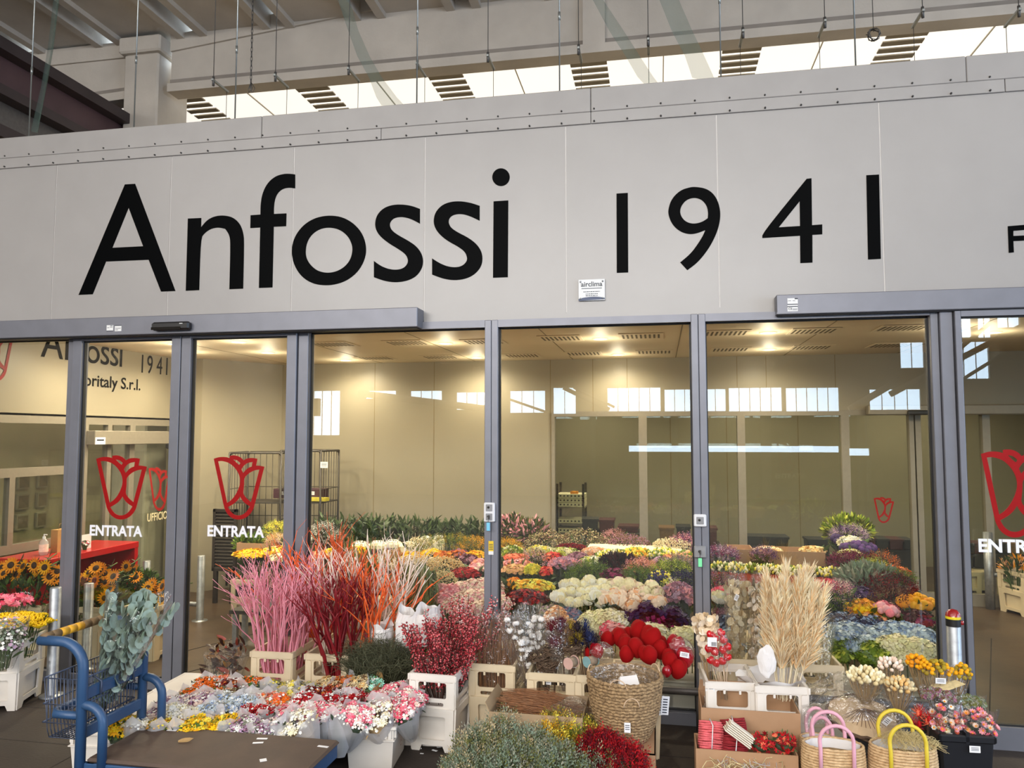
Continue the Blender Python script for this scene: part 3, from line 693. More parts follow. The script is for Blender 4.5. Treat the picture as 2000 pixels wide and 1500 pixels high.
lamp(-4.7, 1.7, pw=11); lamp(-4.2, 2.6)  # lamps added to brighten the office wall and its lettering
for x, y in ((-3.6, 1.0), (2.9, 2.3), (4.6, 1.2), (-5.0, 1.2), (-5.0, 2.4)): lamp(x, y, z=CZ)  # further lamps added out of view to light the room
for x, y in ((-1.0, 5.4), (1.2, 5.4), (3.4, 5.4)): lamp(x, y, pw=16)
# soft ceiling glow of the row of lamps out of sight above the front glazing
# ================================================================ kit of parts for the flower stall
m_cw = mat('white_plastic_crate', (226, 219, 210), .5, var=.07, scale=5, bump=.06, bscale=30)
m_cb = mat('beige_plastic_crate', (216, 198, 166), .5, var=.08, scale=5, bump=.06, bscale=30)
m_card = mat('cardboard', (176, 138, 104), .8, var=.07, scale=6, bump=.08, bscale=40)
m_card2 = mat('grey_brown_cardboard', (160, 136, 106), .8, var=.08, scale=6, bump=.12, bscale=30)
m_cardin = mat('cardboard_inside', (150, 116, 86), .85, var=.06, scale=6)
m_paper = film('white_tissue', (1, 1, 1), .4, .25, haze=.62, hazecol=(.88, .87, .90), bump=.3)
m_paperw = mat('white_paper', (226, 222, 220), .7, var=.04, scale=4, bump=.25, bscale=14)
m_kraft = mat('kraft_paper', (176, 136, 84), .75, var=.06)
m_cello = film('cellophane', (.985, .985, .985), .07, 1.3, haze=.035, hazecol=(.9, .9, .92), bump=.9, bscale=22, base=.035)
m_stem = mat('green_stem', (74, 92, 48), .65, var=.25, scale=12)
m_stemd = mat('dark_green_stem', (44, 58, 34), .65, var=.25, scale=12)
m_stemb = mat('straw_stem', (186, 156, 112), .7, var=.15, scale=12)
m_leaf = mat('leaf_green', (66, 88, 42), .5, var=.3, scale=14)
m_leafd = mat('dark_leaf', (46, 62, 34), .42, var=.3, scale=14)
m_tag = mat('paper_tag', (232, 232, 234), .6, var=0)
def rrect(x0, x1, y0, y1, r, n=4):
    P = []
    for cx, cy, a0 in ((x1-r, y1-r, 0), (x0+r, y1-r, PI/2), (x0+r, y0+r, PI), (x1-r, y0+r, 1.5*PI)):
        for i in range(n+1): a = a0+PI/2*i/n; P.append((cx+r*math.cos(a), cy+r*math.sin(a)))
    return P
def sheet(mb, loops, fmap, nrm, th, m=0):
    outline(mb, loops, fmap, nrm, th, m, smooth=0)
    n = Vector(nrm); outline(mb, loops, fmap, tuple(-n), .0004, m, smooth=0)
def four_sides(mb, w, d, f, th=.006, m=0):
    """f(side_width, map, normal) is called for the four upright sides"""
    for k in range(4):
        a = k*PI/2; half, dist = (w/2, d/2) if k % 2 == 0 else (d/2, w/2); ca, sa = math.cos(a), math.sin(a)
        def mp(u, v, off=0.0, ca=ca, sa=sa, dist=dist): return (u*ca+(dist+off)*sa, u*sa-(dist+off)*ca, v)
        f(half, mp, (sa, -ca, 0))
CW, CD, CHB, CHC = .285, .375, .245, .19
def make_crate(m, collar=True, name='flower_crate'):
    t = thing(name, 'x', 'crate', (0, 0, -20))
    mb = MB()
    def base(h, mp, n):
        g = lambda u, v: mp(u*(.94+.06*v/CHB), v, -.012*(1-v/CHB))
        a = h*.62
        out = [(-h, 0), (-h*.62, 0), (-h*.5, .035), (h*.5, .035), (h*.62, 0), (h, 0), (h, CHB), (-h, CHB)]
        sheet(mb, [out, rrect(-a, a, .065, CHB-.045, .012)], g, n, .012)
        gi = lambda u, v: mp(u, v, -.022); outline(mb, [[(-h*.9, .03), (h*.9, .03), (h*.9, CHB-.01), (-h*.9, CHB-.01)]], gi, n, .001)
        outline(mb, [rrect(-a*.45, a*.45, CHB-.038, CHB-.012, .004)], lambda u, v: mp(u, v, .0), n, .004)
    four_sides(mb, CW-.02, CD-.02, base)
    mb.b2(-CW/2+.01, CW/2-.01, -CD/2+.01, CD/2-.01, CHB-.012, CHB, 0, bev=.004)
    mb.obj('base', m, t)
    if collar:
        mb = MB(); z0 = CHB
        def side(h, mp, n):
            a = h*.60
            sheet(mb, [[(-h, z0), (h, z0), (h, z0+CHC), (-h, z0+CHC)], rrect(-a, a, z0+.055, z0+CHC-.045, .013), rrect(-a*.8, a*.8, z0+.012, z0+.032, .008)], lambda u, v: mp(u, v, -.014), n, .008)
            outline(mb, [rrect(-h-.006, h+.006, z0+CHC-.036, z0+CHC, .004, 2)], lambda u, v: mp(u, v, -.006), n, .008)
            outline(mb, [[(-h, z0+CHC), (h, z0+CHC), (h-.016, z0+CHC+.0), (-h+.016, z0+CHC)]], lambda u, v: mp(u, v, 0), n, .001)
            for s in (-1, 1):
                x = s*h*.82; outline(mb, [rrect(x-h*.12, x+h*.12, z0+.004, z0+CHC-.04, .01, 2)], lambda u, v: mp(u, v, -.008), n, .009)
                x = s*h*.3; outline(mb, [rrect(x-.006, x+.006, z0+CHC-.062, z0+CHC-.04, .003, 2)], lambda u, v: mp(u, v, -.007), n, .008)
        four_sides(mb, CW, CD, side)
        w, d, z = CW/2, CD/2, z0+CHC
        for q in ((-w, w, -d, -d+.016), (-w, w, d-.016, d), (-w, -w+.016, -d, d), (w-.016, w, -d, d)): mb.b2(q[0], q[1], q[2], q[3], z-.034, z+.002, 0, bev=.003)
        mb.obj('collar', m, t)
    return t
CR_W, CR_B = make_crate(m_cw), make_crate(m_cb)
CR_BB = make_crate(m_cb, False)
CH = CHB+CHC
def make_bin(m, w=.27, d=.33, h=.235):
    t = thing('plastic_bin', 'x', 'bin', (0, 0, -20)); mb = MB()
    mb.box((0, 0, h/2), (w, d, h), 0, taper=.88)
    mb.V[-1] = mb.V[-1]; mb.b2(-w/2-.004, w/2+.004, -d/2-.004, d/2+.004, h-.075, h-.07)
    for s in (-1, 1):
        for x in (-w*.42, -w*.33, w*.33, w*.42): mb.b2(x-.008, x+.008, s*d/2-.008, s*d/2+.008, h-.06, h-.012)
        for y in (-d*.42, d*.42): mb.b2(s*w/2-.008, s*w/2+.008, y-.01, y+.01, h-.06, h-.012)
    mb.obj('body', m, t)
    mb = MB()
    for q in ((-w/2-.014, w/2+.014, -d/2-.014, -d/2+.01), (-w/2-.014, w/2+.014, d/2-.01, d/2+.014), (-w/2-.014, -w/2+.01, -d/2, d/2), (w/2-.01, w/2+.014, -d/2, d/2)): mb.b2(*q, h-.014, h+.004, 0, bev=.005)
    mb.obj('rim', m, t); return t
BIN = make_bin(m_cw)
def crate(src, x, y, rz, lab, grp=None, z=0.0): return put(src, (x, y, z), rz, lab, grp)
def axis_rot(d): return Vector(d).to_track_quat('Z', 'Y').to_euler()
def carton(name, x0, x1, y0, y1, z0, z1, m, lab, flaps=(), rz=0.0, wall=.006, inner=m_cardin, shut=False):
    cx, cy = (x0+x1)/2, (y0+y1)/2; w, d, h = x1-x0, y1-y0, z1-z0
    t = thing(name, lab, 'box', (cx, cy, z0), rz); mb = MB()
    mb.b2(-w/2, w/2, -d/2, d/2, 0, wall, 0)
    for q in ((-w/2, w/2, -d/2, -d/2+wall), (-w/2, w/2, d/2-wall, d/2), (-w/2, -w/2+wall, -d/2+wall, d/2-wall), (w/2-wall, w/2, -d/2+wall, d/2-wall)): mb.b2(*q, wall, h, 0)
    if shut: mb.b2(-w/2, w/2, -d/2, d/2, h-wall, h, 0)
    mb.obj('body', m, t)
    for side, ln, ang in flaps:
        fb = MB(); a = math.radians(ang); c, s = math.cos(a)*ln, math.sin(a)*ln
        if side in 'FB':
            y = (-d/2 if side == 'F' else d/2); k = -1 if side == 'F' else 1
            P = [(-w/2, y, h), (w/2, y, h), (w/2-.01, y+k*c, h+s), (-w/2+.01, y+k*c, h+s)]
        else:
            x = (-w/2 if side == 'L' else w/2); k = -1 if side == 'L' else 1
            P = [(x, -d/2, h), (x, d/2, h), (x+k*c, d/2-.01, h+s), (x+k*c, -d/2+.01, h+s)]
        n = (Vector(P[1])-Vector(P[0])).cross(Vector(P[3])-Vector(P[0])).normalized()*.004
        fb.add(P+[tuple(Vector(p)+n) for p in P], [(3, 2, 1, 0), (4, 5, 6, 7), (0, 1, 5, 4), (1, 2, 6, 5), (2, 3, 7, 6), (3, 0, 4, 7)])
        fb.obj('flap', m, t)
    return t
# ---------------------------------------------------------------- flowers
def blooms_dome(n, rx, ry, h, T, size, mats_n=1, low=.02, tilt=.25, jit=.05, sj=.25, mb=None, m=0, z=0.0, weights=None, smooth=False, zspread=0.0):
    mb = mb or MB(); P, N = dome(n, rx, ry, h, low, jit); P[:, 2] += z+RS.uniform(-zspread, zspread, n)
    mm = RS.choice(mats_n, n, p=weights)+m if mats_n > 1 else m
    mb.stamp(T, P, basis(N, True, tilt), size*(1+RS.uniform(-sj, sj, n)), mm, smooth); return mb
def stems_mesh(n, rx, ry, ztop, zbot, rb=.35, w=.004, mb=None, m=0, leaf=0, leafm=1, lsize=.06):
    mb = mb or MB()
    for i in range(n):
        a, r = U(0, 2*PI), math.sqrt(U(0, 1)); x, y = rx*r*math.cos(a), ry*r*math.sin(a)
        mb.tube([(x*rb, y*rb, zbot), (x*.8, y*.8, ztop-(ztop-zbot)*.3), (x, y, ztop)], [w, w, w*.6], 3, m, cap=False)
    if leaf:
        P = []; N = []
        for i in range(leaf):
            a, t = U(0, 2*PI), U(.25, .95); k = (rb+(1-rb)*t)*U(.75, 1.0); P.append((rx*k*math.cos(a), ry*k*math.sin(a), zbot+(ztop-zbot)*t)); N.append((math.cos(a)*U(.3, 1), math.sin(a)*U(.3, 1), U(.2, 1)))
        mb.stamp(LEAF, P, basis(N, True), RS.uniform(.6, 1.3, leaf)*lsize, leafm)
    return mb
def sleeve(L, r0, r1, n=26, k=7, wob=.10, rim=.12, m=None, name='cellophane_sleeve', parent=None):
    """clear crumpled wrap: a cone from r0 at the foot to r1 at the mouth along +z"""
    ph = [U(0, 6.28) for _ in range(6)]; V = []; F = []
    for i in range(k+1):
        t = i/k
        for j in range(n):
            a = 2*PI*j/n; r = (r0+(r1-r0)*t**.8)*(1+wob*t*(math.sin(3*a+ph[0])+.6*math.sin(7*a+ph[1]+4*t)+RS.normal(0, .3)))
            z = L*t+(rim*L*(.6*math.sin(2*a+ph[2])+.5*math.sin(5*a+ph[3])) if i == k else RS.normal(0, .006))
            V.append((r*math.cos(a), r*math.sin(a), z))
    for i in range(k):
        for j in range(n): F.append((i*n+j, i*n+(j+1) % n, (i+1)*n+(j+1) % n, (i+1)*n+j))
    mb = MB(); mb.add(V, F, 0, False); return mb.obj(name, m or m_cello, parent)
def tagcard(par, loc, w=.03, h=.045, rot=(0, 0, 0), nm='price_tag'):
    mb = MB(); mb.b2(-w/2, w/2, -.0008, .0008, -h/2, h/2); 
    for k in range(3): mb.b2(-w*.35, w*.35, -.0012, -.0008, h*(.2-.2*k), h*(.2-.2*k)+h*.07, 1)
    o = mb.obj(nm, [m_tag, m_ink], par, loc); o.rotation_euler = rot; return o
COLORS = dict(orange=(236, 112, 24), coral=(240, 120, 86), red=(186, 22, 30), crimson=(140, 14, 26), wine=(92, 14, 30), pink=(240, 128, 146), hot=(232, 84, 112), blush=(250, 222, 206), cream=(248, 234, 200), ivory=(240, 234, 186), white=(246, 242, 234), yellow=(248, 200, 30), gold=(234, 168, 22), lemon=(236, 218, 84), lime=(196, 204, 84), lilac=(186, 154, 178), mauve=(158, 110, 132), purple=(84, 54, 110), violet=(56, 38, 82), navy=(38, 46, 84), blue=(132, 154, 192), sky=(200, 214, 226), magenta=(132, 26, 84), rust=(196, 100, 34), salmon=(232, 146, 112), peach=(240, 184, 140), beige=(208, 188, 148), brown=(122, 92, 66), burgundy=(84, 24, 44), green=(78, 104, 44), moss=(112, 134, 44), mustard=(164, 140, 40), olive=(110, 112, 60), grey=(150, 150, 132), sage=(128, 144, 122), mint=(150, 212, 190), tan=(222, 180, 116), maroon=(60, 14, 24), black=(30, 16, 26), straw=(226, 208, 160), rosy=(238, 170, 180), amber=(232, 150, 30))
def cm(k): return mat('petal_'+k, COLORS[k], .62, var=.16, scale=40, spec=.25)
# ================================================================ stall outside, left part
# ---- white crates at the far left
crate(CR_W, -4.385, -.47, .32, 'white plastic crate full of yellow yarrow at the left edge, beside the steel bollard')
crate(CR_BB, -4.52, -.86, .30, 'low pale crate cut by the left photo edge, in front of the yellow yarrow crate')
def yarrow(loc, rz, lab):
    t = thing('yarrow_bunch', lab, 'flowers', loc, rz); mb = MB()
    for i in range(30):
        a, r = i*2.4, math.sqrt((i+.5)/30); x, y = .2*r*math.cos(a), .17*r*math.sin(a); z = .17-.06*r*r+U(-.012, .012)
        P, N = dome(26, .046, .046, .014, .1, .04); P += np.array([x, y, z]); mb.stamp(ICO1, P, None, .0085, 0, True)
        mb.lathe([(.004, -.02), (.044, .002), (.04, .008)], 10, (x, y, z-.004), m=0)
    mb.obj('blooms', cm('yellow'), t); stems_mesh(60, .18, .15, .155, -.12, .55, .0028, leaf=40).obj('stems', [m_stem, m_leaf], t); return t
yarrow((-4.36, -.45, CH-.02), .3, 'bunch of flat yellow yarrow heads in the white crate at the left edge')
def bunch(name, lab, loc, rx, ry, h, cols, T=STAR5, size=.012, n=160, depth=.2, stem=m_stem, leaf=20, wrap=None, group=None, low=.0, tilt=.3, weights=None, smooth=False, cat='flowers', rb=.45, leafm=m_leaf, zs=.0, sj=.25):
    t = thing(name, lab, cat, loc, 0, group)
    blooms_dome(n, rx, ry, h, T, size, len(cols), low, tilt, z=0.0, weights=weights, smooth=smooth, zspread=zs, sj=sj).obj('blooms', [cm(c) for c in cols], t)
    stems_mesh(26, rx*.9, ry*.9, h*.35, -depth, rb, .0035, leaf=leaf, lsize=min(.09, depth*.35)).obj('stems', [stem, leafm], t)
    if wrap:
        o = sleeve(depth+h*.9, rx*rb*1.1, rx*1.12, m=wrap, parent=t, name='wrapper'); o.location = (0, 0, -depth); o.scale = (1, ry/rx, 1)
    return t
p = A(22, 1172, -.35); bunch('kalanchoe_bunch', 'pink flower bunch in clear wrap behind the yellow yarrow at the left edge', p-Vector((.03, 0, .02)), .15, .12, .05, ['hot', 'pink'], STAR8, .026, 90, .22, wrap=m_cello)
p = A(6, 1245, -.75); bunch('statice_bunch', 'pale grey-white filler bunch at the left photo edge in front of the yarrow', p, .13, .12, .12, ['grey', 'white', 'sage', 'lilac'], STAR5, .011, 320, .2, low=-.5, wrap=m_cello)
# ---- steel bollards
def bollard(name, x, y, h, r, lab, cap=None):
    t = thing(name, lab, 'bollard', (x, y, 0), group='galvanised bollards'); mb = MB()
    mb.lathe([(r*2.1, 0), (r*2.1, .008), (r*1.05, .012), (r, .014), (r, h-.004), (r-.004, h), (.0001, h)], 28); mb.obj('post', m_galv, t)
    if cap:
        mb = MB(); mb.lathe([(r*1.04, h-.055), (r*1.04, h-.014)], 28); mb.obj('black_band', mat('black_rubber', (18, 17, 18), .5), t)
        mb = MB(); mb.lathe([(r*1.06, h-.014), (r*1.06, h)], 28); mb.obj('yellow_band', mat('yellow_reflector', (236, 214, 40), .4), t)
        mb = MB(); mb.lathe([(r*1.06, h), (r*.95, h+.018), (r*.6, h+.034), (.0001, h+.04)], 28); mb.obj('dome', mat('red_dome', (150, 24, 26), .25, coat=.5), t)
        mb = MB(); mb.lathe([(.0001, 0), (.016, 0), (.016, .02), (.0001, .02)], 14, (r*1.05, 0, h-.045)); mb.obj('side_lens', mat('red_dome', (150, 24, 26)), t)
    return t
p = A(109, 1147, -.3); bollard('bollard', p.x, -.3, p.z, .037, 'grey steel bollard outside, between the yarrow crate and the blue trolley')
p = A(1861, 1196, -.3); bollard('bollard', p.x, -.3, p.z-.02, .037, 'steel bollard with red, yellow and black cap at the right entrance', 1)
p = A(174, 1139, .3); bollard('bollard', p.x, .3, p.z, .036, 'dim steel bollard seen through the left door glass behind the trolley handle')
q = G(390, 1213); p = A(390, 1085, q.y); bollard('bollard', q.x, q.y, p.z, .036, 'steel bollard on the empty shop floor behind the right leaf of the left door')
q = G(283, 1215); p = A(283, 1095, q.y); bollard('bollard', q.x, q.y, p.z, .036, 'steel bollard behind the sunflowers by the office door')
mb = MB(); q = G(390, 1213); mb.tube([(q.x-1.4, q.y+.1, .16), (q.x-.04, q.y, .16)], .022, 10); mb.tube([(q.x-1.4, q.y+.1, 0), (q.x-1.4, q.y+.1, .16)], .022, 10)
tag(mb.obj('low_rail', m_galv), 'low steel tube rail on the shop floor running left from a bollard', 'rail')
# ---- blue trolley
m_blue = mat('blue_enamel', (46, 78, 116), .42, var=.14, scale=5, bump=.05, bscale=50)
m_wire = mat('blue_grey_wire', (74, 84, 106), .45, .4, var=.1)
m_deck = mat('worn_brown_board', (92, 74, 62), .7, var=.2, scale=5, alt=(74, 60, 52), bump=.1, bscale=30)
TX0, TX1, TYN, TYF, TZ = -2.665, -1.565, -1.86, -1.43, .32
tro = thing('platform_trolley', 'blue tubular platform trolley with wire basket and worn brown deck', 'trolley', (-2.1, -1.65, 0))
TO = Vector((-2.1, -1.65, 0))
def T3(*P): return [tuple(Vector(p)-TO) for p in P]
mb = MB(); mb.b2(TX0-TO.x+.03, TX1-TO.x, TYN-TO.y, TYF-TO.y, TZ-.022, TZ, 0, bev=.02); mb.obj('deck', m_deck, tro)
mb = MB()
for y in (TYN+.012, TYF-.012): mb.b2(TX0-TO.x, TX1-TO.x-.03, y-.014-TO.y, y+.014-TO.y, TZ-.085, TZ-.022, 0, bev=.004)
for x in (TX0+.05, -2.1, TX1-.05): mb.b2(x-.02-TO.x, x+.02-TO.x, TYN-TO.y, TYF-TO.y, TZ-.08, TZ-.022, 0)
mb.b2(TX1-.04-TO.x, TX1-.014-TO.x, TYN-TO.y, TYF-TO.y, TZ-.085, TZ-.022)
mb.obj('frame', m_blue, tro)
for x, y in ((TX0+.12, TYN+.06), (TX0+.12, TYF-.06), (TX1-.12, TYN+.06), (TX1-.12, TYF-.06)):
    wb = MB(); wb.tube(T3((x, y-.02, .075), (x, y+.02, .075)), .075, 20); wh = wb.obj('wheel', mat('black_rubber', (18, 17, 18)), tro)
    fb = MB(); fb.b2(x-.03-TO.x, x+.03-TO.x, y-.03-TO.y, y-.024-TO.y, .07, TZ-.08); fb.b2(x-.03-TO.x, x+.03-TO.x, y+.024-TO.y, y+.03-TO.y, .07, TZ-.08); fb.obj('caster_fork', m_galv, tro)
PR = .0235
for y in (TYN, TYF):
    zt = .845; mb = MB(); pts = [(TX0, y, .1)]
    pts += [(TX0, y, zt-.12)]+[(TX0-.12+.12*math.cos(a), y, zt-.12+.12*math.sin(a)) for a in [PI/2*i/6 for i in range(1, 7)]]+[(TX0-.24, y, zt)]
    mb.tube(T3(*pts), PR, 14); mb.obj('upright', m_blue, tro)
    mb = MB(); pts = [(TX0+.0, y, .56)]+[(TX0+.03+.085*math.sin(a), y, .475+.085*math.cos(a)) for a in [PI/2*i/6 for i in range(0, 7)]]+[(TX0+.115, y, TZ-.04)]
    mb.tube(T3(*pts), .021, 12); mb.obj('hoop', m_blue, tro)
for z in (.605, .43):
    mb = MB(); mb.b2(TX0-.012-TO.x, TX0+.012-TO.x, TYN-TO.y, TYF-TO.y, z-.028, z+.028, 0, bev=.005); mb.obj('crossbar', m_blue, tro)
mb = MB(); mb.tube(T3((TX0, TYN, .51), (TX0-.14, TYN, .51), (TX0-.17, TYN+.04, .51), (TX0-.17, TYF-.04, .51), (TX0-.14, TYF, .51), (TX0, TYF, .51)), .019, 10); mb.obj('bumper_loop', m_blue, tro)
mb = MB(); ya, yb = TYN-.01, TYF+.01
for i in range(9):
    a, b = ya+(yb-ya)*i/9, ya+(yb-ya)*(i+1)/9
    mb.tube(T3((TX0-.215, a, .858), (TX0-.215, b, .858)), .021, 12, m=(1 if i in (0, 1, 5, 6, 7) else 0))
mb.obj('handle_bar', [mat('yellow_tape', (226, 166, 40), .55, var=.15, scale=20), mat('worn_tape', (120, 96, 66), .7, var=.25, scale=20)], tro, label='handle bar wound in worn yellow tape')
# wire basket on the handle side
bx0, bx1, by0, by1, bz0, bz1 = TX0-.225, TX0-.03, TYN+.02, TYF-.02, .385, .665
mb = MB()
for z in (bz1, .545, .46): mb.tube(T3((bx0, by0, z), (bx1, by0, z), (bx1, by1, z), (bx0, by1, z)), .0042, 5, closed=True)
for z in (bz0,): mb.tube(T3((bx0+.02, by0+.02, z), (bx1, by0+.02, z), (bx1, by1-.02, z), (bx0+.02, by1-.02, z)), .0035, 5, closed=True)
n1, n2 = 9, 19
for i in range(n1+1):
    x = bx0+(bx1-bx0)*i/n1; xb = bx0+.02+(bx1-bx0-.02)*i/n1
    mb.tube(T3((x, by0, bz1), (xb, by0+.006, bz0+.04), (xb, by0+.02, bz0), (xb, by1-.02, bz0), (xb, by1-.006, bz0+.04), (x, by1, bz1)), .0026, 4)
for i in range(1, n2):
    y = by0+(by1-by0)*i/n2; mb.tube(T3((bx0, y, bz1), (bx0+.006, y, bz0+.04), (bx0+.02, y, bz0), (bx1, y, bz0), (bx1, y, bz1)), .0026, 4)
mb.obj('wire_basket', m_wire, tro)
for y in (TYN+.1, TYF-.1):
    mb = MB(); mb.tube(T3((bx1, y, bz1), (TX0+.02, y, .64), (TX0+.02, y, .58), (TX0-.02, y, .57)), .005, 6); mb.obj('basket_hook', m_wire, tro)
# scraps on the deck
def scrap(px, py, w, h, rz, lab, m=m_tag):
    p = G(px, py, TZ); mb = MB(); mb.b2(-w/2, w/2, -h/2, h/2, .0005, .002); o = mb.obj('paper_scrap', m, None, (p.x, p.y, TZ), rz); tag(o, lab, 'paper scrap', 'paper scraps on the trolley deck')
scrap(336, 1426.5, .05, .016, .05, 'white paper strip on the trolley deck nearest the blue hoop')
scrap(512, 1443, .052, .016, .15, 'white paper strip on the middle of the trolley deck, the rear one of two')
scrap(504, 1451, .05, .016, .3, 'white paper strip on the middle of the trolley deck, the front one of two')
scrap(631, 1458.5, .055, .016, -.1, 'white paper strip near the right end of the trolley deck')
scrap(514, 1485, .03, .03, .6, 'crumpled white scrap at the front edge of the trolley deck')
p = G(348, 1450, TZ); mb = MB(); mb.stamp(LEAF, [(0, 0, .004)], basis([(1, .2, .15)], False), .07); o = mb.obj('dry_leaf', mat('dry_leaf', (170, 136, 86), .8), None, (p.x, p.y, TZ)); tag(o, 'dry curled leaf lying on the trolley deck', 'leaf')
# eucalyptus bouquet leaning in the basket
b0 = Vector((TX0-.12, -1.60, .395)); b1 = A(275, 1178, -1.56); ax = (b1-b0); LEN = ax.length
euc = thing('eucalyptus_bouquet', 'grey-green eucalyptus bouquet in clear cellophane standing in the trolley basket', 'bouquet', b0); euc.rotation_euler = axis_rot(ax)
m_euc = mat('eucalyptus_leaf', (164, 182, 168), .55, var=.14, scale=10)
disc = (np.array([(0, 0, 0)]+[(math.cos(2*PI*i/9), math.sin(2*PI*i/9), .12*(1 if i % 3 == 0 else .5)) for i in range(9)]), [(0, 1+i, 1+(i+1) % 9) for i in range(9)])
P = []; N = []; mb2 = MB()
for s_ in range(15):
    a = U(0, 6.28); r1 = U(.02, .21); pts = []
    for t in np.linspace(0, 1, 9):
        r = .015+r1*max(0, t-.12)**.9; pts.append((r*math.cos(a), r*math.sin(a)*.8, t*LEN*U(.97, 1.0)))
    mb2.tube(pts, [.004]*8+[.002], 4, 0)
    for t in np.linspace(.22, 1.0, 15):
        r = .015+r1*max(0, t-.12)**.9
        for sg in (-1, 1):
            P.append((r*math.cos(a)+U(-.022, .022), r*math.sin(a)*.8+U(-.022, .022), t*LEN*.98)); N.append((U(-.7, .7), -1+U(-.4, .4), U(-.3, .9)))
mbl = MB(); mbl.stamp(disc, P, basis(N), RS.uniform(.022, .037, len(P))); mbl.obj('leaves', m_euc, euc); mb2.obj('stems', m_stemd, euc)
sl = sleeve(LEN*1.02, .022, .19, 28, 9, .10, .06, parent=euc); sl.scale = (1, .75, 1)
tagcard(euc, (.0, -.075, LEN*.83), .028, .055, (0, .5, 0))
# ---- bouquet bed: bins underneath, then each wrapped bouquet
k = 0
for j, y in enumerate((-.53, -.89)):
    for i in range(5):
        x = -2.98+i*.325+j*.02
        if j == 1 and i == 4: continue
        crate(BIN, x, y, .04, 'low white bin almost hidden under the wrapped bouquets', 'bins under the bouquet bed')
crate(BIN, -1.41, -.50, .10, 'low white bin at the right end of the bouquet bed, beside the berry crate')
bn = crate(BIN, -1.585, -.86, .10, 'low white bin with faint tulip print, nearest the trolley deck')
def bmap(u, v): return (.1395, -.05+(u-222)/780*.06, .17-(v-150)/998*.085)
mbp = MB(); outline(mbp, TULIP, bmap, (1, 0, 0), .0006, smooth=1); mbp.obj('tulip_print', mat('faded_print', (176, 150, 142), .6), bn, None, None, 'faded brown tulip print')
q = G(234, 1440, .2); crate(BIN, -3.0, -1.22, .1, 'low white bin behind the blue trolley with yellow bouquets')
RECIPES = dict(
 orange=('orange', 'orange', 'white', 'green'), coral=('coral', 'orange', 'white', 'beige'), wine=('wine', 'crimson', 'white', 'rust'), dry=('grey', 'beige', 'lemon', 'olive'),
 cream=('cream', 'lemon', 'beige', 'grey'), palm=('tan', 'straw', 'beige', 'brown'), rust=('rust', 'salmon', 'brown', 'beige'), mint=('mint', 'sage', 'white', 'green'), pink=('pink', 'hot', 'white', 'blush'),
 brown=('brown', 'beige', 'olive', 'white'), red=('red', 'crimson', 'white', 'red'), lilac=('lilac', 'blush', 'white', 'mauve'), blue=('sky', 'blue', 'white', 'grey'), white=('white', 'cream', 'white', 'cream'), yellow=('yellow', 'lemon', 'gold', 'green'), mauve=('lilac', 'mauve', 'white', 'grey'))
PROTO = {}
def bouquet_proto(key, var, big=False):
    kk = (key, var, big)
    if kk in PROTO: return PROTO[kk]
    R = .078*(1.25 if big else 1.0); t = thing('wrapped_bouquet', 'x', 'bouquet', (0, 0, -20)); c = RECIPES[key]; mb = MB()
    for q in range(14):
        a, r = q*2.4+var, math.sqrt((q+.4)/14)*R*.95; x, y = r*math.cos(a), r*math.sin(a); h = .028+.026*(1-r/R)+U(-.006, .006)
        T, s = (STAR8, .019) if q % 3 else (ICO1, .012)
        P, N = dome(7, .014, .014, .014, 0, .1); mb.stamp(T, P+np.array([x, y, h]), basis(N), s*U(.8, 1.2) if T is STAR8 else s*.6, RS.choice([0, 0, 1, 2, 3], 7))
    P, N = dome(110, R*1.05, R*1.05, .045, 0, .07); mb.stamp(STAR5, P+np.array([0, 0, .018]), basis(N), RS.uniform(.005, .0095, 110), RS.choice([0, 1, 2, 2, 3], 110))
    mb.obj('blooms', [cm(q) for q in c], t)
    mb = MB(); P, N = dome(22, R*.95, R*.95, .02, 0, .05); mb.stamp(LEAF, P, basis(N, True, .3), .04, 0); mb.tube([(0, 0, -.16), (0, 0, -.01)], [.018, R*.7], 8); mb.obj('foliage', m_stemd if key != 'white' else m_stemb, t)
    n = 22; V = []; F = []; ph = var*1.7
    for i in range(5):
        tt = i/4
        for j in range(n):
            a = 2*PI*j/n; back = .5+.5*math.sin(a+.3*math.sin(ph)); r = .022+(R*1.12-.022)*tt**.75; r *= 1+.08*tt*math.sin(5*a+ph)
            z = -.17+.18*tt+(tt > .9)*(.045*back**2+.018*math.sin(4*a+ph)+.010*(j % 2)); V.append((r*math.cos(a), r*math.sin(a), z))
    for i in range(4):
        for j in range(n): F.append((i*n+j, i*n+(j+1) % n, (i+1)*n+(j+1) % n, (i+1)*n+j))
    mb = MB(); mb.add(V, F); mb.obj('wrapper', m_paper if key != 'mint' else m_kraft, t)
    PROTO[kk] = t; return t
